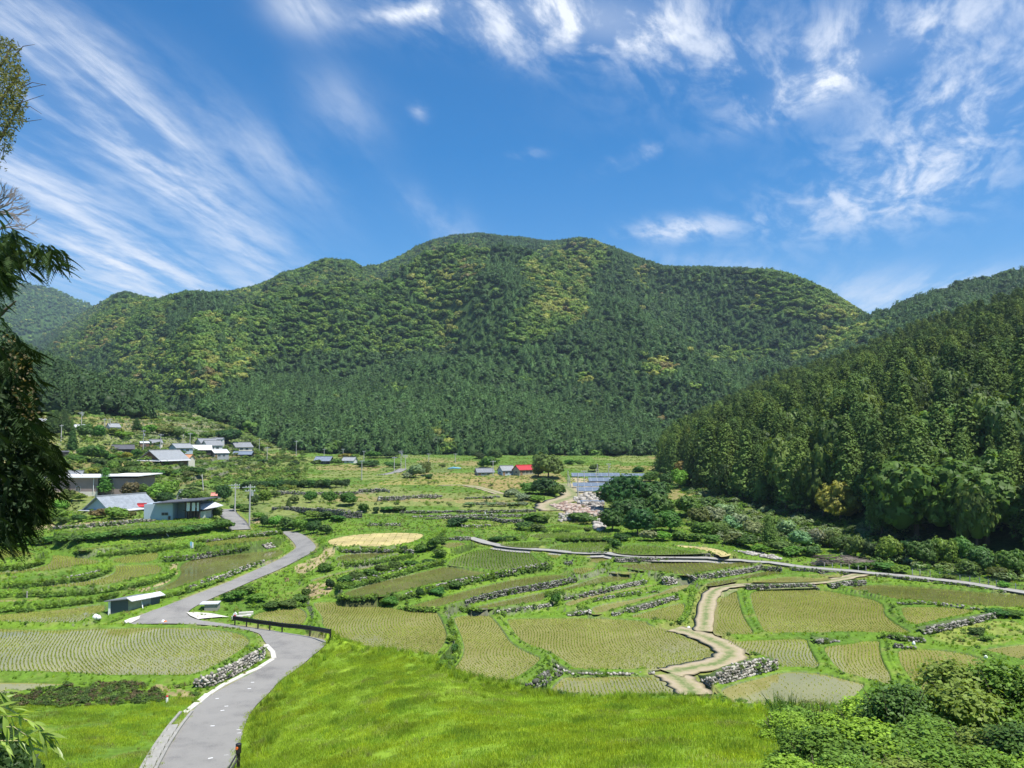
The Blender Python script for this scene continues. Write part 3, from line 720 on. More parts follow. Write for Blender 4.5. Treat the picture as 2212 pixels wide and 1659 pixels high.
Fq = np.stack([idx[:-1, :-1], idx[1:, :-1], idx[1:, 1:], idx[:-1, 1:]], -1).reshape(-1, 4)
g = link('ground', np_mesh('ground', np.stack([XX, YY, ZF], -1).reshape(-1, 3), Fq, M['ground'], colr.reshape(-1, 3), smooth=True))
tag(g, kind='structure')
# the slope under and behind the viewer
ux = np.linspace(-70, 70, 57); vy_ = np.r_[np.linspace(-70, 0, 15), np.linspace(1, 18.5, 22)]
BX, BY = np.meshgrid(ux, vy_, indexing='ij')
edge = gsample(ZF, np.clip(BX, -22, 22), np.full(BX.shape, 17.5)) - .05
t = np.clip(BY / 17.5, 0, 1)
BZ = np.where(BY > 0, -1.7 + (edge + 1.7) * t ** 1.1, -1.7 + np.minimum(-BY, 40) * .15)
BZ = BZ - np.where(BY > 17.6, .3, 0)
ii = np.arange(BX.size).reshape(BX.shape)
Fb = np.stack([ii[:-1, :-1], ii[1:, :-1], ii[1:, 1:], ii[:-1, 1:]], -1).reshape(-1, 4)
cb = np.tile(C3(.07, .12, .02), (BX.size, 1)) * (.7 + .6 * fbm(BX / 2, BY / 2, 3).reshape(-1, 1))
tag(link('ground', np_mesh('near_slope', np.stack([BX, BY, BZ], -1).reshape(-1, 3), Fb, M['ground'], cb, smooth=True)), kind='structure')
# ================================================================== roads, water, rice
def asphalt_mat():
    m, t, b = new_mat('asphalt')
    geo = N(t, 'ShaderNodeNewGeometry')
    n = N(t, 'ShaderNodeTexNoise'); n.inputs['Scale'].default_value = .5; n.inputs['Detail'].default_value = 8; n.inputs['Roughness'].default_value = .6
    t.links.new(geo.outputs['Position'], n.inputs['Vector'])
    n2 = N(t, 'ShaderNodeTexNoise'); n2.inputs['Scale'].default_value = 40; t.links.new(geo.outputs['Position'], n2.inputs['Vector'])
    a = N(t, 'ShaderNodeMath', operation='ADD'); t.links.new(n.outputs['Fac'], a.inputs[0]); t.links.new(n2.outputs['Fac'], a.inputs[1])
    cr = N(t, 'ShaderNodeValToRGB'); t.links.new(a.outputs[0], cr.inputs[0])
    cr.color_ramp.elements[0].position = .75; cr.color_ramp.elements[0].color = (.12, .115, .11, 1)
    cr.color_ramp.elements[1].position = 1.2; cr.color_ramp.elements[1].color = (.235, .225, .205, 1)
    t.links.new(cr.outputs[0], b.inputs['Base Color']); b.inputs['Roughness'].default_value = .9
    bp = N(t, 'ShaderNodeBump'); bp.inputs['Strength'].default_value = .3; bp.inputs['Distance'].default_value = .01
    t.links.new(n2.outputs['Fac'], bp.inputs['Height']); t.links.new(bp.outputs[0], b.inputs['Normal'])
    return m
M['asphalt'] = asphalt_mat()
def dirt_mat():
    m, t, b = new_mat('packed_dirt')
    geo = N(t, 'ShaderNodeNewGeometry')
    n = N(t, 'ShaderNodeTexNoise'); n.inputs['Scale'].default_value = 1.6; n.inputs['Detail'].default_value = 9; n.inputs['Roughness'].default_value = .7
    t.links.new(geo.outputs['Position'], n.inputs['Vector'])
    at = N(t, 'ShaderNodeAttribute', attribute_name='col')
    a = N(t, 'ShaderNodeMath', operation='MULTIPLY_ADD'); t.links.new(n.outputs['Fac'], a.inputs[0]); a.inputs[1].default_value = 1.1
    t.links.new(at.outputs['Fac'], a.inputs[2])
    cr = N(t, 'ShaderNodeValToRGB'); t.links.new(a.outputs[0], cr.inputs[0])
    cr.color_ramp.elements[0].position = .55; cr.color_ramp.elements[0].color = (.35, .285, .19, 1)
    cr.color_ramp.elements[1].position = 1.0; cr.color_ramp.elements[1].color = (.13, .17, .05, 1)
    e = cr.color_ramp.elements.new(.8); e.color = (.28, .25, .13, 1)
    t.links.new(cr.outputs[0], b.inputs['Base Color']); b.inputs['Roughness'].default_value = .95
    return m
M['dirt'] = dirt_mat()
def sheet(name, ring, mat, zfun, step=1.4, dz=.03, kind='structure', parent=None):
    """flat-lying sheet over the ground inside a ring of ground points"""
    pts = []
    for a, b in zip(ring, ring[1:] + ring[:1]):
        L = math.hypot(b[0] - a[0], b[1] - a[1]); n = max(1, int(L / step))
        for k in range(n): pts.append((a[0] + (b[0] - a[0]) * k / n, a[1] + (b[1] - a[1]) * k / n))
    nb_ = len(pts)
    P = np.array(pts); gx_, gy_ = np.meshgrid(np.arange(P[:, 0].min(), P[:, 0].max(), step), np.arange(P[:, 1].min(), P[:, 1].max(), step))
    gx_ = gx_.ravel(); gy_ = gy_.ravel(); ok = in_poly(gx_, gy_, pts); gx_ = gx_[ok]; gy_ = gy_[ok]
    dd = seg_dist(gx_, gy_, pts); ok = dd > step * .45; gx_ = gx_[ok]; gy_ = gy_[ok]
    allp = [Vector(p) for p in pts] + [Vector((a, b)) for a, b in zip(gx_, gy_)]
    v, e, f, *_ = delaunay_2d_cdt(allp, [(i, (i + 1) % nb_) for i in range(nb_)], [list(range(nb_))], 1, 1e-5)
    V = [(p.x, p.y, float(zfun(p.x, p.y)) + dz) for p in v]
    me = bpy.data.meshes.new(name); me.from_pydata(V, [], [tuple(q) for q in f]); me.materials.append(mat)
    me.polygons.foreach_set('use_smooth', [True] * len(me.polygons)); me.update()
    o = link(name, me, parent)
    if kind: o['kind'] = kind
    return o
sheet('road', road_xy, M['asphalt'], lambda x, y: gsample(ROADZ, x, y), dz=.03)
def ribbon(name, c, hw, mat, th, kind='structure'):
    P = [Vector((p.x, p.y)) for p in c]; V = []; cols = []
    prof = [-1, -.62, -.25, 0, .25, .62, 1]
    for i, p in enumerate(P):
        d = (P[min(i + 1, len(P) - 1)] - P[max(i - 1, 0)]).normalized(); nrm = Vector((-d.y, d.x))
        ww = hw * (1 + .10 * math.sin(i * 1.7) + .06 * math.sin(i * 4.1)) if mat is M['dirt'] else hw
        V.append((*(p + nrm * (hw + .6)), c[i].z - .2)); cols.append(.45)
        for a in prof:
            V.append((*(p + nrm * ww * a), c[i].z + th)); cols.append({0: .42, .25: .30}.get(abs(a), 0.02 if abs(a) < .9 else .16))
        V.append((*(p - nrm * (hw + .6)), c[i].z - .2)); cols.append(.45)
    k = len(prof) + 2; Fa = []
    for i in range(len(P) - 1):
        for j in range(k - 1): Fa.append((i * k + j, (i + 1) * k + j, (i + 1) * k + j + 1, i * k + j + 1))
    o = link(name, np_mesh(name, V, Fa, mat, np.repeat(np.array(cols)[:, None], 3, 1)))
    o['kind'] = kind; return o
for nm, c, hw, mt, th in track_geo: ribbon(nm, c, hw, M[mt], th)

# concrete edging slabs along the inside of the hairpin: each slab a piece
def along(pts, step):
    out = []; acc = 0
    for a, b in zip(pts, pts[1:]):
        L = (b - a).length; d = (b - a) / max(L, 1e-6)
        while acc < L: out.append((a + d * acc, d)); acc += step
        acc -= L
    return out
kerb_px = cv('E', [(2048, 745), (2078, 775), (2085, 815), (2050, 850), (1975, 897), (1850, 955), (1700, 1030), (1560, 1120), (1470, 1195), (1425, 1225)])
kline = drape(chaikin(kerb_px, 2, False), ROADZ)
kroot = link('road_edging', None); kroot['kind'] = 'structure'
slab = MB(); slab.box(-.99, .99, -.19, .19, -.15, .035); slab_me = slab.mesh('slab', M['concrete_white'])
for p, d in along(kline, 2.0):
    o = link('slab', slab_me, kroot); o.location = (p.x, p.y, gsample(ROADZ, p.x, p.y) + .02)
    o.rotation_euler = (0, 0, math.atan2(d.y, d.x) + random.uniform(-.02, .02)); o.scale = (1.0, random.uniform(.85, 1.1), 1)
# open concrete gutter farther down the same edge
gut_px = cv('E', [(1420, 1240), (1330, 1350), (1270, 1440), (1235, 1490), (1190, 1570), (1150, 1640), (1110, 1720)])
gl = drape(chaikin(gut_px, 1, False), ROADZ)
groot = link('gutter', None); groot['kind'] = 'structure'
for s_, nm in ((-.30, 'gutter_wall'), (.30, 'gutter_wall')):
    mb = MB()
    for a, b in zip(gl, gl[1:]):
        d = (b - a); d.z = 0; L = d.length; d.normalize(); nrm = Vector((-d.y, d.x, 0)); q = []
        for t_ in (a, b):
            for w_ in (-.07, .07):
                c = t_ + nrm * (s_ + w_); z = float(gsample(ROADZ, t_.x, t_.y)); q += [(c.x, c.y, z - .35), (c.x, c.y, z + .12)]
        mb.add(q, [(0, 1, 3, 2), (4, 6, 7, 5), (0, 4, 5, 1), (2, 3, 7, 6), (1, 5, 7, 3)])
    mb.build(nm, M['concrete'], groot)
for p, d in along(gl, 1.3)[-7:-1]:
    mb = MB(); mb.box(-.62, .62, -.2, .2, .0, .06); o = mb.build('slab', M['concrete'], groot)
    o.location = (p.x, p.y, float(gsample(ROADZ, p.x, p.y)) + .08); o.rotation_euler = (0, 0, math.atan2(d.y, d.x))
# concrete fan beside the junction and the ramp at the shed
for pl, nm in ((cv('E', [(1420, 480), (1500, 478), (1620, 488), (1750, 515), (1680, 515), (1560, 525), (1510, 532), (1450, 505)]), 'concrete_apron'),
               (cv('E', [(945, 545), (990, 525), (1070, 505), (1060, 530), (1000, 560), (960, 562)]), 'concrete_apron')):
    w = drape(pl, ROADZ); sheet(nm, [(p.x, p.y) for p in w], M['concrete_white'], lambda x, y: gsample(ROADZ, x, y), dz=.09, step=1.0)
# pale dashes worn on the asphalt
for px in cv('E', [(1835, 1358), (1815, 1372), (1822, 1398), (1722, 1568), (1604, 1590), (1620, 1343), (1695, 1225), (1725, 1192), (1655, 1134), (1900, 1058), (1925, 1010)]):
    p = hit_on(ROADZ, *px); mb = MB(); mb.box(-.10, .10, -.03, .03, 0, .006); o = mb.build('road_marking', M['white']); o['kind'] = 'structure'
    o.location = (p.x, p.y, p.z + .034); o.rotation_euler = (0, 0, random.uniform(.1, .5))

# water --------------------------------------------------------------
def water_mat(name, c0, c1, rough=.07, spec=.5, bumps=.05):
    m, t, b = new_mat(name)
    geo = N(t, 'ShaderNodeNewGeometry')
    n = N(t, 'ShaderNodeTexNoise'); n.inputs['Scale'].default_value = .16; n.inputs['Detail'].default_value = 7; n.inputs['Roughness'].default_value = .68; n.inputs['Distortion'].default_value = .6
    t.links.new(geo.outputs['Position'], n.inputs['Vector'])
    cr = N(t, 'ShaderNodeValToRGB'); t.links.new(n.outputs['Fac'], cr.inputs[0])
    cr.color_ramp.elements[0].position = .34; cr.color_ramp.elements[0].color = (*c0, 1)
    cr.color_ramp.elements[1].position = .66; cr.color_ramp.elements[1].color = (*c1, 1)
    t.links.new(cr.outputs[0], b.inputs['Base Color'])
    mr = N(t, 'ShaderNodeMapRange'); mr.inputs[1].default_value = .35; mr.inputs[2].default_value = .65
    mr.inputs[3].default_value = rough; mr.inputs[4].default_value = rough * 2.6
    t.links.new(n.outputs['Fac'], mr.inputs[0]); t.links.new(mr.outputs[0], b.inputs['Roughness'])
    b.inputs['IOR'].default_value = 1.33; b.inputs['Specular IOR Level'].default_value = spec
    n2 = N(t, 'ShaderNodeTexNoise'); n2.inputs['Scale'].default_value = 3.5; n2.inputs['Detail'].default_value = 3; t.links.new(geo.outputs['Position'], n2.inputs['Vector'])
    bp = N(t, 'ShaderNodeBump'); bp.inputs['Strength'].default_value = bumps; bp.inputs['Distance'].default_value = .05
    t.links.new(n2.outputs['Fac'], bp.inputs['Height']); t.links.new(bp.outputs[0], b.inputs['Normal'])
    return m
M['water'] = water_mat('muddy_water', (.188, .178, .055), (.265, .245, .088), .05)
M['water_dark'] = water_mat('dark_water', (.10, .11, .03), (.16, .155, .05), .05)
M['water_green'] = water_mat('weedy_water', (.10, .125, .035), (.15, .165, .055), .12)
M['hay'] = simple('mown_straw', (.40, .33, .14), .95, .3, .5)
M['rice'] = leaf_mat('rice_blades', (.31, .385, .075), trans=.5, tint=False, var=.3, rough=.6, nscale=.12)
M['rice_green'] = leaf_mat('rice_blades_green', (.24, .36, .06), trans=.45, tint=False, var=.3, rough=.6, nscale=.12)
print('F0', fields[0]['w'].min(0), fields[0]['w'].max(0))
for k, f in enumerate(fields):
    P = f['w']; kd = f['kind']
    c = P.mean(0)
    # the water reaches a little under the grass of the bund
    Q = [(p[0] + (p[0] - c[0]) / (np.hypot(*(p - c)) + 1e-6) * .08, p[1] + (p[1] - c[1]) / (np.hypot(*(p - c)) + 1e-6) * .08) for p in P]
    v, e, fc_, *_ = delaunay_2d_cdt([Vector(q) for q in Q], [(i, (i + 1) % len(Q)) for i in range(len(Q))], [list(range(len(Q)))], 1, 1e-5)
    mat = {'y': M['hay'], 'd': M['hay'], 'g': M['water_green'], 'p': M['water_dark'], 'w2': M['water_dark'], 'r2': M['water_dark']}.get(kd, M['water'])
    me = bpy.data.meshes.new('paddy'); me.from_pydata([(p.x, p.y, f['h']) for p in v], [], [tuple(q) for q in fc_]); me.materials.append(mat); me.update()
    o = link('hay_field' if kd in 'yd' else 'paddy_water', me); o['kind'] = 'structure'; f['obj'] = o
    # planting lines
    if kd in ('y',):
        dens, row, hh, rm = .35, .8, .10, M['rice']
    elif kd == 'd': dens, row, hh, rm = .35, .6, .15, M['rice_green']
    elif kd in ('p',): dens, row, hh, rm = .5, 1.1, .12, M['rice']
    elif kd == 'w2': dens, row, hh, rm = .3, .55, .13, M['rice_green']
    elif kd in ('w', 'w3'): dens, row, hh, rm = .26, .42, .10, M['rice']
    elif kd == 'r2': dens, row, hh, rm = .24, .42, .15, M['rice']
    elif kd == 'g': dens, row, hh, rm = .17, .30, .20, M['rice_green']
    else: dens, row, hh, rm = .11, .235, .12, M['rice']
    if c[1] > 75: row *= 1.12; dens *= 1.3
    if f['rd']:
        u, w = uw([q[0] for q in f['rd']], [q[1] for q in f['rd']]); yy = f['h'] / w; a = np.array([u[0] * yy[0], yy[0]]); b_ = np.array([u[1] * yy[1], yy[1]])
        dr = (b_ - a) / np.hypot(*(b_ - a))
    else:
        ang = random.uniform(-.35, .2); dr = np.array([math.sin(ang), math.cos(ang)])
    pr = np.array([-dr[1], dr[0]])
    S = (P - c) @ pr; Tt = (P - c) @ dr
    L = Tt.max() - Tt.min()
    ns = int((S.max() - S.min() + 8) / row); ntt = int(L / dens) + 1
    ss, tt = np.meshgrid((np.arange(ns) * row + S.min() - 4), np.arange(ntt) * dens + Tt.min(), indexing='ij')
    off = f['bend'] * (1.1 * np.sin((tt - Tt.min()) / max(L, 4) * 5.2) + .5 * np.sin(tt / 2.9 + 1 + k))
    s2 = ss + off + RS.normal(0, .02, ss.shape); t2 = tt + RS.uniform(-.4, .4, ss.shape) * dens
    x = c[0] + pr[0] * s2 + dr[0] * t2; y = c[1] + pr[1] * s2 + dr[1] * t2
    x = x.ravel(); y = y.ravel()
    ok = in_poly(x, y, [tuple(p) for p in P]) & (x / y > -.72) & (x / y < .72)
    miss = .12 if kd in ('r', 'g', 'r2') else .3
    ok &= RS.rand(len(x)) > miss + .35 * (fbm(x / 4, y / 4, 60 + k, 2) > .62)
    dd = seg_dist(x, y, [tuple(p) for p in P]); ok &= dd > .25
    x = x[ok]; y = y[ok]; n = len(x)
    if n < 10: continue
    hh_ = hh * RS.uniform(.5, 1.1, n); wd = .038 * (1 + .6 * (c[1] > 80)) * RS.uniform(.6, 1.3, n)
    if kd == 'g': wd *= 1.5
    V = np.zeros((n, 2, 3, 3)); 
    for q in range(2):
        an = RS.uniform(0, math.pi, n); ca, sa = np.cos(an) * wd, np.sin(an) * wd
        lx, ly_ = RS.normal(0, .04, n), RS.normal(0, .04, n)
        V[:, q, 0] = np.stack([x - ca, y - sa, np.full(n, f['h'] - .01)], -1)
        V[:, q, 1] = np.stack([x + ca, y + sa, np.full(n, f['h'] - .01)], -1)
        V[:, q, 2] = np.stack([x + lx, y + ly_, f['h'] + hh_], -1)
    o = link('rice_seedlings', np_mesh('rice_seedlings', V.reshape(-1, 3), np.arange(n * 6).reshape(-1, 3), rm)); o['kind'] = 'stuff'

# ================================================================== hills and mountains
def P2(pts): 
    u, w = uw([p[0] for p in pts], [p[1] for p in pts]); o = np.argsort(u); return u[o], w[o]
def half(pts): return [(1106 + x * .5, 470 + y * .5) for x, y in pts]
def halfL(pts): return [(x * .5, 470 + y * .5) for x, y in pts]
S_FAR = P2([(-900, 470), (-300, 540), (0, 600), (60, 610), (120, 622), (160, 642), (190, 652), (250, 690), (330, 760), (420, 840), (520, 900)])
S_MAIN = P2([(-900, 700), (-100, 760), (60, 740), (140, 700)] + halfL([(430, 368), (490, 340), (540, 325), (610, 345), (690, 358), (740, 340), (800, 326), (900, 330), (1000, 322), (1100, 300), (1180, 270), (1215, 245), (1300, 225), (1400, 182), (1460, 186), (1520, 190), (1560, 215), (1640, 205), (1700, 183), (1760, 150), (1800, 125), (1880, 100), (1950, 82), (2060, 72), (2212, 85)])
     + half([(70, 92), (150, 106), (210, 102), (280, 92), (350, 100), (420, 130), (500, 160), (570, 188), (650, 216), (750, 222), (850, 220), (950, 226), (1050, 225), (1120, 228), (1180, 240), (1260, 270), (1350, 312), (1450, 370), (1520, 418), (1650, 500), (1900, 600), (2400, 700)]))
S_MID = P2([(-300, 960), (330, 955), (400, 908), (450, 872), (500, 832), (560, 790), (640, 778), (800, 774), (900, 768), (990, 766), (1100, 775), (1250, 805), (1330, 850), (1450, 870), (1560, 830), (1700, 790), (1850, 780), (2300, 800)])
S_R2 = P2([(1500, 930), (1620, 820), (1700, 772), (1760, 735), (1806, 712), (1866, 680), (1906, 667), (1986, 636), (2081, 603), (2212, 576), (2500, 520), (3300, 440)])
S_R1 = P2([(1340, 985), (1386, 966), (1451, 912), (1531, 872), (1631, 822), (1706, 788), (1791, 766), (1856, 741), (1936, 706), (2031, 671), (2212, 612), (2500, 545), (3300, 430)])
S_LF = P2([(-900, 400), (-300, 560), (0, 698), (50, 737), (100, 766), (150, 792), (225, 822), (300, 850), (360, 876), (425, 896), (500, 922), (575, 950), (620, 975)])
def M2(U, Y):
    X = U * Y
    vz = gsample(ZS, np.clip(U, -1.34, 1.34) * np.minimum(Y, 346), np.minimum(Y, 346))
    base = vz - 2.2
    out = base.copy(); who = np.zeros(U.shape, int)
    rid = 1 - np.abs(2 * fbm((X + .25 * Y) / 210, Y / 520, 77, 4) - 1)
    bump = (fbm(X / 70, Y / 90, 78, 3) - .5)
    def layer(S, Yb, Yr, treeh, g, amp, tagn, umin=-9, umax=9, zb=None, sig=1.0):
        nonlocal out, who
        w = np.interp(U, S[0], S[1]); Yb = np.broadcast_to(Yb, U.shape); Yr = np.broadcast_to(Yr, U.shape)
        zr = w * Yr - treeh; zb_ = base + 1.5 if zb is None else zb
        t = np.clip((Y - Yb) / (Yr - Yb), 0, 1)
        z = zb_ + (zr - zb_) * t ** g
        z += amp * (rid - .72) * 3.0 * np.clip(t * (1 - t) * 4, 0, 1) + amp * bump * .6 * np.clip(t * 3, 0, 1) * np.clip((1 - t) * 6, 0.0, 1)
        z = np.minimum(z, w * Y - treeh)
        z = np.where(Y > Yr, zr - (Y - Yr) * .35, z)
        z = np.where((Y < Yb) | (U < umin) | (U > umax), -1e4, z)
        b = z > out; out = np.where(b, z, out); who = np.where(b, tagn, who)
    layer(S_FAR, 1500., 2500., 8, 1.0, 40, 5, umax=-.30, zb=60.)
    layer(S_MAIN, np.interp(U, [-.62, -.40], [800., 430.]), np.interp(U, [-.7, -.5, -.2, 0, .3, .5, .7], [1900, 1650, 1400, 1350, 1350, 1500, 1600]), 5, .93, 64, 4)
    layer(S_MID, 346., np.interp(U, [-.45, -.2, .1, .45], [640, 720, 760, 640]), 5, .9, 9, 3, umin=-.46, umax=.52)
    layer(S_R2, 420., 720., 8, .95, 10, 2, umin=.2)
    fy = np.interp(U, [.13, .165, .185, .22, .267, .34, .45, .65, 1.35], [340, 325, 235, 185, 150, 128, 106, 90, 60])
    layer(S_R1, fy, np.interp(U, [.15, .3, .45, .65, 1.35], [430, 420, 370, 310, 250]), 15, .92, 4, 1, umin=.13)
    layer(S_LF, np.interp(U, [-1.35, -.65, -.5, -.4, -.31, -.2], [235, 268, 288, 312, 343, 348]), np.interp(U, [-1.35, -.65, -.31], [360, 410, 470]), 9, .95, 4, 6, umax=-.27)
    return out, who
U2 = np.linspace(-1.35, 1.35, 420); Y2 = np.r_[np.geomspace(50, 348, 90), np.geomspace(352, 3400, 300)]
UU2, YY2 = np.meshgrid(U2, Y2, indexing='ij')
ZM, WHO = M2(UU2, YY2)
W2 = ZM / YY2
RUN = np.maximum.accumulate(W2, 1)
cm = np.tile(C3(.045, .085, .022), (UU2.size, 1)) * (.6 + .8 * fbm(UU2 * YY2 / 14, YY2 / 14, 6).reshape(-1, 1))
ii = np.arange(UU2.size).reshape(UU2.shape)
Fm = np.stack([ii[:-1, :-1], ii[1:, :-1], ii[1:, 1:], ii[:-1, 1:]], -1)
# drop what lies under the valley floor
keep = ~((WHO[:-1, :-1] == 0) & (WHO[1:, 1:] == 0) & (YY2[:-1, :-1] < 325))
Fm = Fm[keep].reshape(-1, 4)
hl = link('hills', np_mesh('hills', np.stack([UU2 * YY2, YY2, ZM], -1).reshape(-1, 3), Fm, M['ground'], cm, smooth=True)); hl['kind'] = 'structure'

# ------------------------------------------------------------------ trees
def leafcloud(cent, nrm, n, size, spread, rs, up=.35, droop=0.0, tri=True, aspect=1.0):
    """n little leaf faces round every centre, facing mostly outwards and up"""
    K = len(cent); c = np.repeat(cent, n, 0); nn = np.repeat(nrm, n, 0)
    sp = np.repeat(np.broadcast_to(spread, (K,)), n)[:, None]
    d = rs.normal(0, 1, (K * n, 3)); d /= np.linalg.norm(d, axis=1)[:, None] + 1e-9
    d *= rs.rand(K * n, 1) ** .4
    # keep the outer shell of the clump
    s = np.sum(d * nn, 1); d = np.where((s < -.35)[:, None], -d, d)
    p = c + d * sp * np.array([1, 1, .7])
    f = nn * .8 + d * 1.0 + np.array([0, 0, up]) + rs.normal(0, .45, (K * n, 3)); f /= np.linalg.norm(f, axis=1)[:, None] + 1e-9
    a = np.cross(f, rs.normal(0, 1, (K * n, 3))); a /= np.linalg.norm(a, axis=1)[:, None] + 1e-9
    b = np.cross(f, a)
    sz = np.repeat(np.broadcast_to(size, (K,)), n)[:, None] * rs.uniform(.6, 1.35, (K * n, 1))
    if droop: a = a + np.array([0, 0, -droop]); 
    V = np.stack([p - a * sz - b * sz * .6 * aspect, p + a * sz - b * sz * .5 * aspect, p + a * sz * .15 + b * sz * 1.0 * aspect], 1)
    return V.reshape(-1, 3)
def core(profile, n=9, rs=None, jit=.1):
    """dark inner body so that the crown is not see-through; profile [(z, r)]"""
    V = []; Fc = []
    for z, r in profile:
        for k in range(n):
            a = 2 * math.pi * k / n; q = r * (1 + rs.uniform(-jit, jit)); V.append((math.cos(a) * q, math.sin(a) * q, z))
    for i in range(len(profile) - 1):
        for k in range(n):
            a, b, c_, d = i * n + k, i * n + (k + 1) % n, (i + 1) * n + (k + 1) % n, (i + 1) * n + k
            Fc += [(a, b, c_), (a, c_, d)]
    return np.array(V), np.array(Fc)
def cat(parts):
    V = []; Fc = []; o = 0
    for v, f in parts: V.append(v); Fc.append(f + o); o += len(v)
    return np.concatenate(V), np.concatenate(Fc)
def tri_idx(v): return np.arange(len(v)).reshape(-1, 3)
def cedar_crown(seed, h=1.0, r=.2, clumps=95, n=11, z0=.16, leaf=.028, pw=.8):
    """unit-height conifer: tiers of tufted boughs on a narrow rounded cone"""
    rs = np.random.RandomState(seed); t = (np.arange(clumps) + .5) / clumps; z = z0 + (h - z0) * t ** .95
    rr = r * np.clip((1 - (z - z0) / (h - z0 + .01)), 0, 1) ** pw * (1 - .25 * np.exp(-((z - z0) / .06)))
    rr = rr * rs.uniform(.72, 1.12, clumps) + .006
    a = np.arange(clumps) * 2.39996 + rs.uniform(-.5, .5, clumps)
    cc_ = np.stack([np.cos(a) * rr, np.sin(a) * rr, z - rr * .15], 1); nn = np.stack([np.cos(a) * .75, np.sin(a) * .75, np.full(clumps, .55)], 1)
    V = leafcloud(cc_, nn, n, leaf * (1 - .35 * t), .24 * r + .10 * rr, rs, up=.4, droop=.35)
    prof = [(z0 * 1.05, r * .35), (z0 + .08, r * .78), (z0 + .35 * (h - z0), r * .58), (z0 + .7 * (h - z0), r * .30), (h * .97, .004)]
    return cat([(V, tri_idx(V)), core(prof, 8, rs, .15)])
def round_crown(seed, lobes=7, clumps=26, n=12, leaf=.05, flat=.8, z0=.25):
    rs = np.random.RandomState(seed); parts = []; C0 = np.array([0, 0, z0 + (1 - z0) * .5])
    cc_ = []; nn = []
    L = [(C0, .33)] + [(C0 + np.array([math.cos(q * 2.4 + seed) * .24 * rs.uniform(.7, 1.2), math.sin(q * 2.4 + seed) * .24 * rs.uniform(.7, 1.2), rs.uniform(-.18, .26) * flat]), rs.uniform(.17, .25)) for q in range(lobes)]
    for c, r in L:
        k = int(clumps * (r / .25) ** 2)
        i = np.arange(k) + .5; ph = np.arccos(1 - 1.6 * i / k); th = i * 2.39996 + rs.rand() * 6
        d = np.stack([np.cos(th) * np.sin(ph), np.sin(th) * np.sin(ph), np.cos(ph)], 1)
        cc_.append(c + d * r * rs.uniform(.8, 1.1, (k, 1)) * np.array([1, 1, flat])); nn.append(d)
    cc_ = np.concatenate(cc_); nn = np.concatenate(nn)
    V = leafcloud(cc_, nn, n, leaf, .075, rs, up=.3); parts.append((V, tri_idx(V)))
    for c, r in L:
        v, f = core([(-.95 * r * flat, .25 * r), (-.4 * r * flat, .8 * r), (.25 * r * flat, .82 * r), (.85 * r * flat, .3 * r), (.93 * r * flat, .02)], 7, rs, .12); parts.append((v + c, f))
    return cat(parts)
def trunk_mesh(name, h, r, limbs=4, seed=0, lean=.0):
    rs = random.Random(seed); mb = MB(); mb.tube([(0, 0, -.06), (lean * .3, 0, h * .4), (lean, 0, h)], [r * 1.25, r * .9, r * .4], 7)
    for k in range(limbs):
        a = rs.uniform(0, 6.28); z = h * rs.uniform(.45, .9); L = rs.uniform(.12, .25)
        mb.tube([(lean * z / h, 0, z), (math.cos(a) * L * .6, math.sin(a) * L * .6, z + L * .5), (math.cos(a) * L, math.sin(a) * L, z + L * .8)], [r * .5, r * .35, r * .15], 5)
    return mb.mesh(name, M['bark'])
CED = [cedar_crown(s, r=rr, pw=p, clumps=190, n=15, leaf=.017) for s, rr, p in ((1, .19, .8), (2, .165, .9), (3, .215, .7))]
ROU = [round_crown(s, leaf=.038, n=15) for s in (11, 12, 13)]
me_val = [np_mesh('round_crown', *round_crown(s, lobes=9, clumps=26, leaf=.034, n=15, flat=.95, z0=.0), M['leaf']) for s in (15, 16, 17)]
me_ced = [np_mesh('cedar_crown', v, f, M['needle']) for v, f in CED]
me_rou = [np_mesh('round_crown', v, f, M['leaf']) for v, f in ROU]
me_ctr = trunk_mesh('cedar_trunk', .55, .014, 0, 1); me_rtr = trunk_mesh('tree_trunk', .5, .028, 5, 2)
LOW_C = [np_mesh('far_conifer', *cedar_crown(s, r=rr, clumps=40, n=6, leaf=.05, z0=.05, pw=.5), M['needle']) for s, rr in ((21, .34), (22, .40), (23, .31))]
LOW_R = [np_mesh('far_broadleaf', *round_crown(s, lobes=4, clumps=9, n=7, leaf=.085, flat=.75, z0=.0), M['leaf']) for s in (31, 32, 33)]
def proto_collection(name, meshes):
    c = bpy.data.collections.new(name)
    for k, me in enumerate(meshes):
        o = bpy.data.objects.new('%s_%02d' % (name, k), me); c.objects.link(o)
    return c
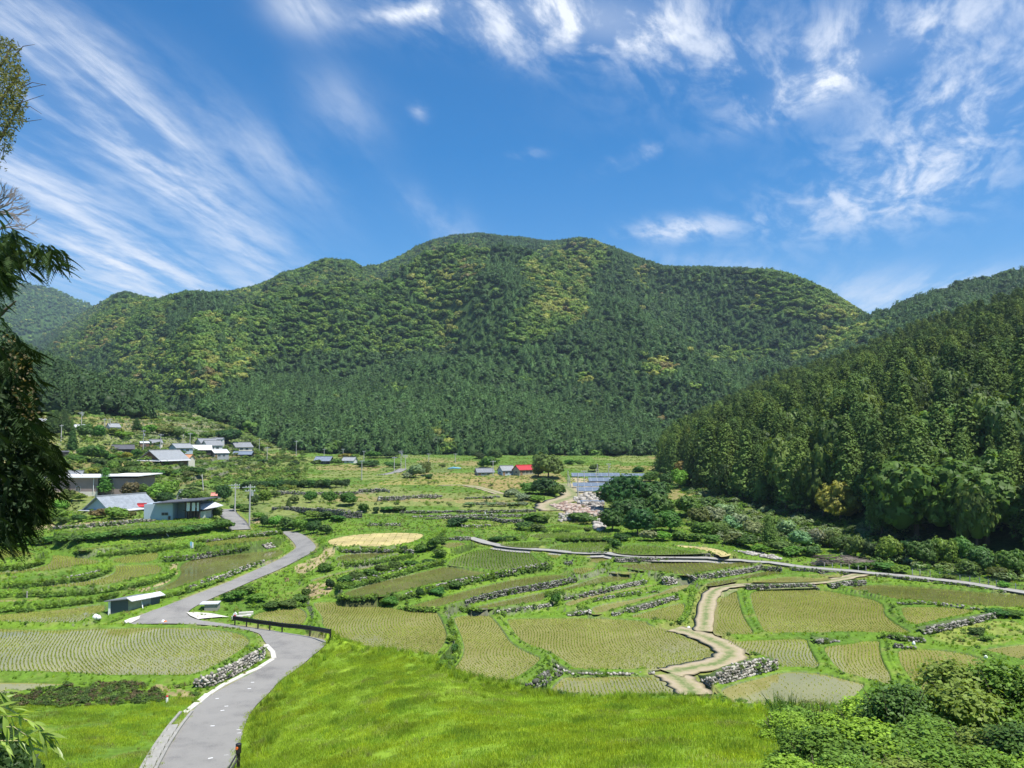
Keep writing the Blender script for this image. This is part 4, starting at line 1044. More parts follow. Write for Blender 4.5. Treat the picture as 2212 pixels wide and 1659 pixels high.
def scatter(name, pts, scl, rot, tint, idx, coll, label=None, parent=None):
    """many copies of the meshes of a collection on points: one object of uncountable stuff"""
    n = len(pts); me = bpy.data.meshes.new(name); me.vertices.add(n); me.vertices.foreach_set('co', np.asarray(pts, np.float32).ravel())
    def at(nm, ty, d, key='value'):
        a = me.attributes.new(nm, ty, 'POINT'); a.data.foreach_set(key, np.asarray(d, np.float32 if ty != 'INT' else np.int32).ravel())
    at('scl', 'FLOAT_VECTOR', scl, 'vector'); at('rot', 'FLOAT_VECTOR', rot, 'vector'); at('tint', 'FLOAT_VECTOR', tint, 'vector'); at('pick', 'INT', idx)
    ng = bpy.data.node_groups.new(name, 'GeometryNodeTree')
    ng.interface.new_socket('Geometry', in_out='INPUT', socket_type='NodeSocketGeometry'); ng.interface.new_socket('Geometry', in_out='OUTPUT', socket_type='NodeSocketGeometry')
    gi = ng.nodes.new('NodeGroupInput'); go = ng.nodes.new('NodeGroupOutput'); ip = ng.nodes.new('GeometryNodeInstanceOnPoints')
    ci = ng.nodes.new('GeometryNodeCollectionInfo'); ci.inputs['Collection'].default_value = coll; ci.inputs['Separate Children'].default_value = True; ci.inputs['Reset Children'].default_value = True
    def na(nm, ty):
        a = ng.nodes.new('GeometryNodeInputNamedAttribute'); a.data_type = ty; a.inputs['Name'].default_value = nm; return a.outputs['Attribute']
    e2r = ng.nodes.new('FunctionNodeEulerToRotation'); ng.links.new(na('rot', 'FLOAT_VECTOR'), e2r.inputs[0])
    ng.links.new(gi.outputs[0], ip.inputs['Points']); ng.links.new(ci.outputs[0], ip.inputs['Instance']); ip.inputs['Pick Instance'].default_value = True
    ng.links.new(na('pick', 'INT'), ip.inputs['Instance Index']); ng.links.new(e2r.outputs[0], ip.inputs['Rotation']); ng.links.new(na('scl', 'FLOAT_VECTOR'), ip.inputs['Scale'])
    ng.links.new(ip.outputs[0], go.inputs[0])
    o = link(name, me, parent); md = o.modifiers.new('scatter', 'NODES'); md.node_group = ng
    o['kind'] = 'stuff'
    if label: o['label'] = label
    return o
far_coll = proto_collection('far_tree', LOW_C + LOW_R)
near_coll = proto_collection('near_tree', me_ced + me_rou)

# regions of light broadleaf wood on the slopes (sheet coordinates)
BL = [([(225, 650), (480, 640), (600, 600), (700, 560), (850, 560), (975, 515), (1060, 525), (1040, 600), (990, 680), (990, 765), (800, 772), (640, 772), (560, 790), (480, 840), (400, 880), (300, 850), (120, 760), (150, 700)], .8, .25),
      ([(1130, 565), (1200, 532), (1300, 525), (1320, 560), (1275, 620), (1270, 690), (1180, 740), (1100, 752), (1085, 720), (1160, 640), (1120, 600)], .95, .5),
      ([(1100, 720), (1150, 680), (1200, 625), (1270, 610), (1268, 690), (1180, 738), (1105, 752)], 1, .85),
      ([(1610, 585), (1700, 592), (1790, 635), (1850, 675), (1835, 700), (1760, 690), (1680, 690), (1600, 670), (1640, 630)], .95, .35),
      ([(1750, 620), (1862, 675), (1850, 700), (1770, 690)], 1, .95), ([(1370, 815), (1410, 785), (1440, 778), (1462, 800), (1450, 822), (1400, 828)], 1, .6),
      ([(1515, 770), (1560, 758), (1620, 760), (1680, 755), (1660, 785), (1520, 788)], .9, .6), ([(1700, 775), (1770, 745), (1790, 715), (1930, 700), (1935, 712), (1800, 770), (1720, 790)], 1, .9),
      ([(1480, 600), (1530, 596), (1510, 615)], .9, .6), ([(1240, 815), (1300, 812), (1300, 830), (1240, 830)], .8, .6), ([(1370, 560), (1420, 590), (1380, 650), (1360, 600)], .5, .4),
      ([(840, 840), (880, 845), (880, 860), (850, 862)], .9, .4), ([(930, 935), (972, 930), (975, 985), (940, 985)], .9, .55), ([(0, 600), (215, 655), (150, 720), (60, 740), (0, 700)], .35, .3)]
def forest_points(who_ids, y0, y1, cell, maxn=999999, umin=-.75, umax=.75):
    pts = []
    y = y0
    while y < y1:
        us = np.arange(umin, umax, cell / y); n = len(us)
        u = us + RS.uniform(-.5, .5, n) * cell / y; yy = y + RS.uniform(-.5, .5, n) * cell
        pts.append(np.stack([u, yy], 1)); y += cell
    P = np.concatenate(pts); z, wh = M2(P[:, 0], P[:, 1]); ok = np.isin(wh, who_ids); P = P[ok]; z = z[ok]
    # leave out what a nearer slope hides entirely
    fu = np.clip(np.interp(P[:, 0], U2, np.arange(len(U2))).round().astype(int), 0, len(U2) - 1); fy = np.clip(np.searchsorted(Y2, P[:, 1] * .97) - 1, 0, len(Y2) - 1)
    ok = (z + 16) / P[:, 1] > RUN[fu, fy]
    return P[ok], z[ok], np.array([])
def tint_for(P, z, seed):
    vx, vy = inv(P[:, 0], z / P[:, 1]); n = len(P)
    br = np.zeros(n, bool); yel = np.zeros(n); 
    for pl, dens, ye in BL:
        m = in_poly(vx + RS.normal(0, 5, n), vy + RS.normal(0, 4, n), pl); br |= m & (RS.rand(n) < dens); yel = np.where(m, np.maximum(yel, ye), yel)
    X_ = P[:, 0] * P[:, 1]; cl_ = fbm((X_ + .3 * P[:, 1]) / 70, P[:, 1] / 190, seed + 40, 3)
    br &= (cl_ > .34) | (yel > .8); br |= RS.rand(n) < .02
    rr = np.clip(.62 * RS.rand(n) + .95 * (fbm(X_ / 38, P[:, 1] / 60, seed + 60, 3) - .28), 0, 1)[:, None]; big = fbm(P[:, 0] * P[:, 1] / 60, P[:, 1] / 60, seed, 3)[:, None]
    con = C3(.072, .138, .040) * (.75 + .5 * RS.rand(n)[:, None]) * (.75 + .5 * big)
    g1 = C3(.12, .215, .040); g2 = C3(.185, .275, .050); g3 = C3(.31, .34, .08); g4 = C3(.30, .26, .10)
    yy = yel[:, None]
    bl = np.where(rr < .60 - .35 * yy, g1, np.where(rr < .86 - .25 * yy, g2, np.where(rr < .96, g3, g4))) * (.75 + .5 * RS.rand(n)[:, None])
    return br, np.where(br[:, None], bl, con)
def do_forest(name, ids, y0, y1, cell, hc, hb, seed, label, lo=True):
    P, z, _ = forest_points(ids, y0, y1, cell)
    br, tn = tint_for(P, z, seed); n = len(P)
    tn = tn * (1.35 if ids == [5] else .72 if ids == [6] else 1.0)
    h = np.where(br, hb, hc) * RS.uniform(.65, 1.35, n); wd = np.where(br, hb * RS.uniform(.9, 1.6, n), h * 1.15)
    pts = np.stack([P[:, 0] * P[:, 1], P[:, 1], z - .06 * h - np.where(br, .1 * h, 0)], 1)
    scl = np.stack([wd, wd, h], 1); rot = np.stack([np.zeros(n), np.zeros(n), RS.rand(n) * 6.28], 1)
    idx = np.where(br, 3 + RS.randint(0, 3, n), RS.randint(0, 3, n))
    if y0 > 300 or True:
        sw = (~br) & (RS.rand(n) < (.55 if y0 > 400 else .35)); idx = np.where(sw, 3 + RS.randint(0, 3, n), idx); scl = np.where(sw[:, None], scl * np.array([.85, .85, 1.0]), scl)
    o = scatter(name, pts, scl, rot, tn, idx, far_coll if lo else near_coll, label)
    print(name, n); return o
do_forest('mountain_forest', [5], 1500, 2560, 9.5, 10, 9, 1, 'hazy blue green forest on the farthest ridge at the left')
do_forest('mountain_forest', [4], 430, 1900, 5.0, 7.4, 7.6, 2, 'mixed dark and yellow green forest covering the big mountain')
do_forest('mountain_forest', [3], 346, 760, 4.2, 7.4, 7, 3, 'dark cedar forest on the low foothill below the big mountain')
do_forest('mountain_forest', [2], 420, 730, 5.0, 9, 8, 4, 'dark forest on the second ridge at the right')
do_forest('hillside_forest', [6], 235, 460, 4.4, 10, 8, 5, 'dark forest on the low hill behind the village at the left')

# right hillside: the nearest three hundred trees stand as single things, the rest is one wood
P, z, _ = forest_points([1], 60, 425, 3.9, umax=.74)
br, tn = tint_for(P, z, 8)
n = len(P); order = np.argsort(P[:, 1])
vis = (P[:, 0] > .12) & (P[:, 0] < .70)
near = [i for i in order if vis[i]][:300]
ns_ = set(near)
H = np.where(br, 9.0, 12.4) * RS.uniform(.66, 1.22, n)
fresh = (RS.rand(n)[:, None] ** 2 * C3(.10, .115, .012)); tn = tn * np.array([.88, .80, .62]) + np.where(br[:, None], 0, fresh * .6)
kk = 0
GR = 'trees of the dense wood on the right hillside'
for i in near:
    x, y = P[i, 0] * P[i, 1], P[i, 1]; hgt = float(H[i]); b = bool(br[i]) or (y < 125 and random.random() < .25)
    us_ = x / y
    where = ('front edge of the right wood behind the wire fence' if us_ > .5 else 'front edge of the right wood behind the riverside brush' if us_ > .30 else 'far end of the right wood near the solar arrays') if y < 128 or us_ <= .30 else ('second rows of the right wood high above the wire fence' if us_ > .5 else 'second rows of the right wood above the riverside brush')
    t = thing('broadleaf_tree' if b else 'cedar_tree', (x, y, z[i] - .2), random.uniform(0, 6.28),
              ('rounded broadleaf tree in the ' if b else 'dark green cedar in the ') + where, 'tree', ('broadleaf trees, ' if b else 'cedars, ') + where)
    soft = (not b) and random.random() < .28; me = me_val[kk % 3] if (b or soft) else me_ced[kk % 3]; kk += 1
    if b: hgt = hgt * .8
    cr = link('crown', me, t); cr.scale = (hgt * (1.0 if b else random.uniform(.5, .62) if soft else random.uniform(.95, 1.35)),) * 2 + (hgt,)
    cr['tint'] = [float(q) for q in (np.array([.10, .18, .03]) * random.uniform(.7, 1.25) if b and not br[i] else tn[i])]
    cr.rotation_euler = (random.uniform(-.05, .05), random.uniform(-.05, .05), 0); tr = link('trunk', me_rtr if b else me_ctr, t); tr.scale = (hgt,) * 3
rest = np.array([i for i in range(n) if i not in ns_])
m_ = len(rest); b = br[rest]; hh = H[rest]
scatter('hillside_forest', np.stack([P[rest, 0] * P[rest, 1], P[rest, 1], z[rest] - .3], 1), np.stack([hh * RS.uniform(.9, 1.35, m_)] * 2 + [hh], 1),
        np.stack([np.zeros(m_), np.zeros(m_), RS.rand(m_) * 6.28], 1), tn[rest], np.where(b, 3 + RS.randint(0, 3, m_), RS.randint(0, 3, m_)), near_coll,
        'dense cedar wood higher up the right hillside')
print('right wood', n)
# ================================================================== buildings
def tile_mat(name, col, freq=3.2, rough=.5, strength=.7, var=.25):
    m, t, b = new_mat(name)
    tc = N(t, 'ShaderNodeTexCoord'); w = N(t, 'ShaderNodeTexWave'); w.wave_type = 'BANDS'; w.bands_direction = 'X'; w.inputs['Scale'].default_value = freq; w.inputs['Distortion'].default_value = .2
    t.links.new(tc.outputs['Object'], w.inputs['Vector'])
    n = N(t, 'ShaderNodeTexNoise'); n.inputs['Scale'].default_value = 1.6; n.inputs['Detail'].default_value = 7; n.inputs['Roughness'].default_value = .7; t.links.new(tc.outputs['Object'], n.inputs['Vector'])
    a = N(t, 'ShaderNodeMath', operation='MULTIPLY_ADD'); t.links.new(w.outputs['Fac'], a.inputs[0]); a.inputs[1].default_value = .35; t.links.new(n.outputs['Fac'], a.inputs[2])
    mr = N(t, 'ShaderNodeMapRange'); mr.inputs[1].default_value = .3; mr.inputs[2].default_value = 1.0; mr.inputs[3].default_value = 1 - var; mr.inputs[4].default_value = 1 + var
    t.links.new(a.outputs[0], mr.inputs[0])
    mm = N(t, 'ShaderNodeMix', data_type='RGBA', blend_type='MULTIPLY'); mm.inputs['Factor'].default_value = 1; mm.inputs['A'].default_value = (*col, 1); t.links.new(mr.outputs[0], mm.inputs['B'])
    t.links.new(mm.outputs['Result'], b.inputs['Base Color']); b.inputs['Roughness'].default_value = rough
    bp = N(t, 'ShaderNodeBump'); bp.inputs['Strength'].default_value = strength; bp.inputs['Distance'].default_value = .04; t.links.new(w.outputs['Fac'], bp.inputs['Height']); t.links.new(bp.outputs[0], b.inputs['Normal'])
    return m
R = dict(grey=tile_mat('grey_tiles', (.22, .23, .245)), dark=tile_mat('dark_tiles', (.10, .10, .11)), pale=tile_mat('pale_tiles', (.27, .285, .295)),
         white=tile_mat('white_tin', (.55, .56, .57), 2.2, .45, .3, .1), red=tile_mat('red_tin', (.40, .02, .025), 2.2, .5, .4, .12), orange=tile_mat('orange_tin', (.46, .23, .11), 2.2, .6, .4, .15),
         blue=tile_mat('blue_tiles', (.17, .21, .27)), pink=tile_mat('faded_red_tin', (.55, .22, .17), 2.2, .7, .4, .3), mottled=tile_mat('mottled_tiles', (.235, .26, .285), 2.4, .5, .5, .55))
Wl = dict(grey=simple('grey_wall', (.30, .32, .33), .8, .1, 1), pale=simple('pale_wall', (.55, .55, .52), .8, .1, 1), brown=simple('brown_boards', (.17, .10, .065), .85, .3, 2), cream=M['cream'],
          blue=simple('pale_blue_siding', (.36, .44, .50), .6, .06, 1), mauve=simple('mauve_siding', (.27, .215, .20), .8, .1, .6), dark=simple('charred_boards', (.05, .045, .04), .85, .3, 2),
          slate=tile_mat('slate_blue_tin', (.075, .10, .125), 5.0, .5, .5, .2), rust=simple('lichen_tin', (.33, .33, .24), .7, .35, 1.5))
LM = []          # landmarks used to tell the plants apart: (phrase, x, y on the sheet)
def pxm(px, Y): return px * Y / F
def house(label, vx, vyb, wpx, wall, roof, yaw=25, rm='grey', wm='grey', dr=.65, nwin=2, cat='house', name='house', ov=.12, lm=None, skirt=False, skip_door=False, gable=None, up=0):
    p = hit(vx, vyb); Y = p.y; k = wpx / F * Y; cy = abs(math.cos(math.radians(yaw))); sy = abs(math.sin(math.radians(yaw)))
    L = k / (cy + dr * sy); D = L * dr; hw = pxm(wall, Y); hr = pxm(roof, Y)
    cen = p + Vector((0, (D * cy + L * sy) / 2, 0)); zb = float(min(gz(cen.x, cen.y), p.z)) + up
    hw += max(0, p.z - zb)
    t = thing(name, (cen.x, cen.y, zb), math.radians(yaw) - math.atan2(cen.x, cen.y), label, cat)
    if lm: LM.append((lm, vx, vyb))
    a, b = L / 2, D / 2
    mb = MB(); mb.box(-a, a, -b, b, -.8, hw); mb.prism([(-b, hw), (b, hw), (0, hw + hr * .97)], -a, a, 'x'); mb.build('wall', Wl[wm], t)
    if gable:
        for s in (-1, 1):
            g_ = MB(); g_.prism([(-b * .9, hw + .02), (b * .9, hw + .02), (0, hw + hr * .88)], s * a - .04 if s > 0 else s * a - .04, s * a + .04, 'x'); g_.build('gable_panel', Wl[gable], t)
    mb = MB(); th = max(.07, .05 * hr); o = ov * L * .5
    ex = b + o; ez = hw - hr * (o / b)
    for s in (-1, 1):
        mb.prism([(0, hw + hr), (s * ex, ez), (s * ex, ez + th), (0, hw + hr + th * 1.3)], -a - o, a + o, 'x')
    rf = mb.build('roof', R[rm], t)
    rc = MB(); rc.box(-a - o * 1.02, a + o * 1.02, -.11, .11, hw + hr + th, hw + hr + th + .16); rc.build('ridge_cap', R['pale' if rm in ('grey', 'mottled') else rm], rf)
    if skirt:
        sk = MB(); q = b + o * 2.1
        sk.prism([(-b - .01, hw * .86), (-q, hw * .60), (-q, hw * .60 + th), (-b - .01, hw * .86 + th)], -a - o * .8, a + o * .8, 'x'); 
        sk.add([(-a, -b, hw * .9), (-a, b, hw * .9), (-a - o * 1.4, q, hw * .62), (-a - o * 1.4, -q, hw * .62)], [(0, 1, 2, 3)]); sk.build('skirt_roof', R['white'], t)
    for i in range(nwin):
        x = -a + L * (i + 1) / (nwin + 1) ; w_ = min(L * .09, .8)
        fr = MB(); fr.box(x - w_, x + w_, -b - .05, -b + .03, hw * .38, hw * .74); f = fr.build('window', M['steel'], t)
        for s in (-1, 1):
            pn = MB(); pn.box(x + s * w_ * .47 - w_ * .4, x + s * w_ * .47 + w_ * .4, -b - .065, -b - .052, hw * .42, hw * .70); pn.build('pane', M['glass'], f)
    if nwin and not skip_door:
        dd = MB(); x = -a + L * .12; dd.box(x - .38, x + .38, -b - .05, -b + .02, 0, min(1.9, hw * .75)); dd.build('door', M['wood'], t)
    if yaw > 5:
        wn = MB(); wn.box(-a - .05, -a + .02, -b * .35, b * .35, hw * .4, hw * .72); f = wn.build('window', M['steel'], t)
        pn = MB(); pn.box(-a - .062, -a - .053, -b * .3, b * .3, hw * .44, hw * .68); pn.build('pane', M['glass'], f)
    return t
A_ = lambda x, y: cv('A', [(x, y)])[0]
B_ = lambda x, y: cv('B', [(x, y)])[0]
Cc = lambda x, y: cv('C', [(x, y)])[0]
def hs_(v, label, x, y, w, wall, roof, **k): 
    q = cv(v, [(x, y)])[0]; s = .28345; return house(label, q[0], q[1], w * s, wall * s, roof * s, **k)
hs_('A', 'house with big mottled grey tile roof and pale blue gable above the paddies', 805, 930, 490, 26, 95, yaw=38, rm='mottled', wm='blue', lm='the mottled grey tile roof', dr=.72, nwin=2, skirt=True)
hs_('A', 'temple like house with wide grey tile roof over a brown gable', 1180, 555, 330, 42, 62, yaw=40, rm='pale', wm='brown', lm='the brown gabled house', dr=.8, skirt=True)
hs_('A', 'house with orange tin roof beside the brown gabled house', 1375, 552, 150, 42, 28, yaw=-30, rm='orange', wm='cream', lm='the orange roofed house', dr=.8, nwin=1)
hs_('A', 'blue grey house with pale roof at the left of the village row', 1345, 470, 170, 45, 28, yaw=35, rm='pale', wm='blue', lm='the left house of the village row')
hs_('A', 'long low house with bright tin roof in the village row', 1500, 462, 170, 26, 28, yaw=8, rm='white', wm='dark', dr=.4, lm='the long low village house')
hs_('A', 'two storey house with grey roof in the middle of the village row', 1590, 455, 150, 50, 32, yaw=30, rm='grey', wm='pale', lm='the two storey village house')
hs_('A', 'tall hipped house with dark roof behind the two storey house', 1545, 430, 160, 42, 30, yaw=30, rm='grey', wm='pale', nwin=0)
hs_('A', 'small square upper storey with flat grey roof behind the village row', 1648, 410, 90, 48, 10, yaw=-20, rm='grey', wm='pale', nwin=2, skip_door=True)
hs_('A', 'house with green grey roof at the right end of the village row', 1815, 450, 160, 32, 30, yaw=28, rm='grey', wm='cream', lm='the right end house of the village row')
hs_('A', 'small house with white tin roof in front of the village row', 1645, 500, 140, 36, 22, yaw=30, rm='white', wm='grey', lm='the small white roofed house')
hs_('A', 'low shed with dark tile roof below the right end of the village row', 1835, 500, 150, 24, 20, yaw=-15, rm='blue', wm='dark', nwin=1, name='shed', cat='shed')
hs_('A', 'small grey roofed house half hidden by trees above the village row', 1165, 410, 100, 22, 22, yaw=20, rm='grey', wm='cream', nwin=1)
hs_('A', 'rust brown shed beside a utility pole left of the village row', 1085, 440, 70, 50, 8, yaw=15, rm='white', wm='brown', nwin=1, name='shed', cat='shed')
hs_('A', 'dark roofed shed dug into the grassy slope left of the village', 910, 447, 150, 14, 26, yaw=5, rm='dark', wm='dark', nwin=0, name='shed', cat='shed', lm='the dark roof on the grass slope')
hs_('A', 'white walled house high on the slope at the edge of the wood', 840, 292, 100, 26, 24, yaw=30, rm='pale', wm='pale', nwin=1, lm='the highest white house')
hs_('A', 'pale roofed house behind trees at the upper left of the village', 590, 290, 80, 20, 18, yaw=0, rm='white', wm='pale', nwin=1)
hs_('A', 'long white roofed house among the cedars at the far left', 270, 240, 150, 20, 12, yaw=0, rm='white', wm='pale', nwin=2)
hs_('A', 'small open hut with flat roof beside the dark cedar on the left slope', 466, 492, 75, 32, 6, yaw=5, rm='dark', wm='dark', nwin=0, name='hut', cat='hut')
hs_('A', 'grey tile roof rising behind the long brown building', 540, 680, 130, 50, 22, yaw=-15, rm='grey', wm='pale', nwin=0)
hs_('A', 'tall roofed house at the left edge behind the near cedar', 60, 720, 200, 60, 36, yaw=10, rm='grey', wm='brown', nwin=2)
hs_('A', 'little pavilion with pointed grey roof behind the workshop', 1370, 830, 80, 34, 40, yaw=45, rm='pale', wm='pale', dr=1, nwin=0, name='pavilion', cat='pavilion', lm='the pointed pavilion roof')
hs_('A', 'low hut with faded red roof near the two utility poles', 1640, 812, 80, 20, 16, yaw=-10, rm='pink', wm='grey', nwin=0, name='hut', cat='hut', lm='the faded red hut roof')
hs_('A', 'small hut with red tin roof at the right end of the mottled roof', 1072, 905, 60, 30, 14, yaw=0, rm='red', wm='brown', nwin=0, name='hut', cat='hut')
hs_('A', 'brown roofed shed among the trees above the workshop', 1125, 812, 70, 22, 10, yaw=0, rm='pink', wm='brown', nwin=0, name='shed', cat='shed')
hs_('B', 'dark walled house with blue grey roof at the foot of the cedar wood', 685, 558, 140, 34, 28, yaw=-22, rm='blue', wm='dark', lm='the blue roofed house', nwin=2)
hs_('B', 'house with pale tile roof and white gable right of the blue roofed house', 885, 545, 115, 22, 22, yaw=-28, rm='pale', wm='pale', nwin=1, lm='the white gabled house')
hs_('C', 'grey bungalow with low roof left of the red roofed barn', 150, 640, 145, 28, 24, yaw=15, rm='grey', wm='grey', lm='the grey bungalow', nwin=2)
hs_('C', 'house with blue gable and pale tile roof between bungalow and red barn', 318, 640, 130, 42, 30, yaw=32, rm='pale', wm='blue', lm='the blue gabled house', nwin=2)
hs_('C', 'weathered barn with bright red tin roof beside the big round tree', 455, 640, 165, 48, 28, yaw=38, rm='red', wm='rust', lm='the red roofed barn', dr=.55, nwin=3, name='barn', cat='barn')
# long brown building with flat white roof
p = hit(*A_(700, 795)); Y = p.y; s = .28345 / F * Y
t = thing('long_building', (p.x, p.y, p.z), math.radians(3), 'long mauve brown building with a thin white flat roof behind the trees at left', 'building'); LM.append(('the long brown building', *A_(720, 790)))
mb = MB(); mb.box(-300 * s, 40 * s, 0, 12, -1.5, 138 * s); mb.box(40 * s + .01, 290 * s, 1.2, 11, -1.5, 132 * s); mb.build('wall', Wl['mauve'], t)
mb = MB(); mb.box(-300 * s - .02, 40 * s + .02, -.03, .0, -1.5, 34 * s); mb.build('lower_siding', Wl['cream'], t)
mb = MB(); mb.box(-440 * s, 60 * s, -.6, 12.3, 139 * s, 146 * s); mb.box(40 * s, 330 * s, .5, 12.3, 146.5 * s, 153 * s); mb.build('roof', M['white'], t)
mb = MB(); mb.box(0, 0 + .01, 0, 0.01, 0, .01)
mb = MB(); mb.box(-120 * s, -84 * s, -.06, .03, 38 * s, 74 * s); f = mb.build('window', M['steel'], t)
for q in (-117, -100): mb = MB(); mb.box(q * s, (q + 14) * s, -.08, -.065, 42 * s, 71 * s); mb.build('pane', M['glass'], f)
mb = MB(); mb.tube([(12 * s, -.15, 136 * s), (12 * s, -.15, 30 * s)], .05); mb.build('downpipe', M['white'], t)
# workshop with mono-pitch roof
p = hit(*A_(1095, 972)); q = hit(*A_(1520, 975)); Y = p.y; s = .28345 / F * Y
t = thing('workshop', (p.x, p.y, p.z), math.radians(1), 'pale blue metal workshop with sloping dark roof and an open bay', 'workshop'); LM.append(('the pale blue workshop', *A_(1300, 970)))
W0, W1, W2_, W3 = 0, 210 * s, 312 * s, 425 * s
mb = MB(); mb.box(W0, W1 , 0, 5, -.6, 112 * s); mb.box(W1 + .005, W1 + .1, 0.05, 5, -.6, 118 * s); mb.add([(W0, 0, 112 * s), (W1, 0, 112 * s), (W1, 5, 112 * s), (W0, 5, 112 * s), (W0, 0, 113 * s), (W1, 0, 121 * s), (W1, 5, 121 * s), (W0, 5, 113 * s)], [(4, 5, 6, 7), (0, 1, 5, 4), (1, 2, 6, 5), (3, 0, 4, 7)])
mb.build('wall', Wl['blue'], t)
mb = MB(); mb.box(W1 + .11, W3, 4.6, 5, -.6, 120 * s); mb.box(W1 + .11, W2_, 1.9, 2.0, -.6, 116 * s); mb.build('back_wall', Wl['grey'], t)
mb = MB()
for x in (W2_, W2_ + 40 * s, W3 - 8 * s): mb.box(x - .08, x + .08, -.05, .1, -.6, 128 * s)
mb.build('posts', M['wood_dark'], t)
for x0 in (W2_ + 6 * s, W2_ + 46 * s, W2_ + 84 * s): mb = MB(); mb.box(x0, x0 + 24 * s, .02, .09, 62 * s, 124 * s); mb.build('wall_panel', M['white'], t)
mb = MB(); z0_, z1_ = 118 * s, 143 * s; x0, x1 = 85 * s, 455 * s; th = 7 * s
mb.add([(x0, -.9, z0_), (x1, -.9, z1_), (x1, 5.6, z1_), (x0, 5.6, z0_), (x0, -.9, z0_ + th), (x1, -.9, z1_ + th), (x1, 5.6, z1_ + th), (x0, 5.6, z0_ + th)], [(0, 3, 2, 1), (4, 5, 6, 7), (0, 1, 5, 4), (1, 2, 6, 5), (2, 3, 7, 6), (3, 0, 4, 7)])
mb.build('roof', R['dark'], t)
mb = MB(); mb.box(132 * s, 184 * s, -.05, .04, 28 * s, 53 * s); f = mb.build('window', M['steel'], t)
for x in (134, 159): mb = MB(); mb.box(x * s, (x + 23) * s, -.07, -.052, 30 * s, 51 * s); mb.build('pane', M['glass'], f)
mb = MB(); mb.box(188 * s, 200 * s, -.3, -.02, 0, 24 * s); o = mb.build('gas_box', M['black'], t)
# woodshed
p = hit(*A_(1410, 965)); s = .28345 / F * p.y
t = thing('woodshed', (p.x, p.y - 1.0, p.z), 0, 'wooden lean to with bright white gabled roof stuck to the workshop', 'shed'); LM.append(('the white roofed woodshed', *A_(1500, 965)))
mb = MB(); mb.box(28 * s, 120 * s, .3, 3, -.5, 62 * s); mb.prism([(28 * s, 62 * s), (120 * s, 62 * s), (70 * s, 92 * s)], .3, 3); mb.build('wall', Wl['brown'], t)
for k in range(9):
    x = (30 + k * 10.5) * s; mb = MB(); mb.box(x, x + 5.5 * s, .2, .29, -.4, (62 + (1 - abs(k - 4) / 4.5) * 24) * s); mb.build('board', M['wood' if k % 2 else 'wood_dark'], t)
mb = MB(); mb.box(120 * s, 160 * s, .5, 3, -.5, 56 * s); mb.build('side_wall', Wl['pale'], t)
mb = MB(); mb.add([(0, 0, 60 * s), (70 * s, 0, 97 * s), (150 * s, 0, 70 * s), (232 * s, 1.0, 84 * s), (232 * s, 4, 86 * s), (170 * s, 4, 110 * s), (70 * s, 4, 101 * s), (0, 4, 62 * s)], [(0, 1, 6, 7), (1, 2, 5, 6), (2, 3, 4, 5)])
mb.add([(0, 0, 57 * s), (70 * s, 0, 94 * s), (150 * s, 0, 67 * s), (232 * s, 1.0, 81 * s), (232 * s, 4, 83 * s), (170 * s, 4, 107 * s), (70 * s, 4, 98 * s), (0, 4, 59 * s)], [(7, 6, 1, 0), (6, 5, 2, 1), (5, 4, 3, 2)]); mb.build('roof', R['white'], t)
# small roadside shed
p0 = hit(*cv('E', [(832, 490)])[0]); p1 = hit(*cv('E', [(968, 480)])[0]); Y = p0.y; s = .28345 / F * Y
t = thing('roadside_shed', (p0.x, p0.y, p0.z + .12), math.radians(4), 'small dark metal shed with white edged roof beside the road', 'shed'); LM.append(('the small roadside shed', *cv('E', [(960, 470)])[0]))
a0 = (0, 0); a1 = (136 * s, 0); a2 = (300 * s, 150 * s * 1.25); a3 = (150 * s, 150 * s * 1.3)
def wallq(mb, a, b, z0, z1, z2, t_=.05):
    d = Vector((b[0] - a[0], b[1] - a[1])).normalized(); n_ = Vector((d.y, -d.x)) * t_
    mb.add([(a[0], a[1], z0), (b[0], b[1], z0), (b[0], b[1], z2), (a[0], a[1], z1), (a[0] - n_.x, a[1] - n_.y, z0), (b[0] - n_.x, b[1] - n_.y, z0), (b[0] - n_.x, b[1] - n_.y, z2), (a[0] - n_.x, a[1] - n_.y, z1)],
           [(0, 1, 2, 3), (5, 4, 7, 6), (3, 2, 6, 7), (0, 3, 7, 4), (1, 5, 6, 2)])
zl, zr = 88 * s, 100 * s; z2 = 92 * s
mb = MB(); wallq(mb, a0, a1, -.4, zl, zr); mb.build('front_wall', Wl['slate'], t)
mid = (a1[0] + (a2[0] - a1[0]) * .42, a1[1] + (a2[1] - a1[1]) * .42); mid2 = (a1[0] + (a2[0] - a1[0]) * .70, a1[1] + (a2[1] - a1[1]) * .70)
mb = MB(); wallq(mb, a1, mid, -.4, zr, zr); mb.build('side_panel', Wl['rust'], t)
mb = MB(); wallq(mb, mid, mid2, .1, zr, zr); mb.build('door', Wl['grey'], t)
mb = MB(); wallq(mb, mid2, a2, -.4, zr, zr * .97); wallq(mb, a2, a3, -.4, zr, zl); wallq(mb, a3, a0, -.4, zl, zl); mb.build('side_wall', Wl['slate'], t)
def slab4(mb, pts, th):
    mb.add(list(pts) + [(x, y, z + th) for x, y, z in pts], [(3, 2, 1, 0), (4, 5, 6, 7), (0, 1, 5, 4), (1, 2, 6, 5), (2, 3, 7, 6), (3, 0, 4, 7)])
mb = MB(); slab4(mb, [(-.35, -.3, zl + .0), (a1[0] - .05, -.35, zr + .05), (a2[0] - .1, a2[1] + .2, zr + .05), (a3[0] - .4, a3[1] + .3, zl)], .09); rf = mb.build('roof', R['grey'], t)
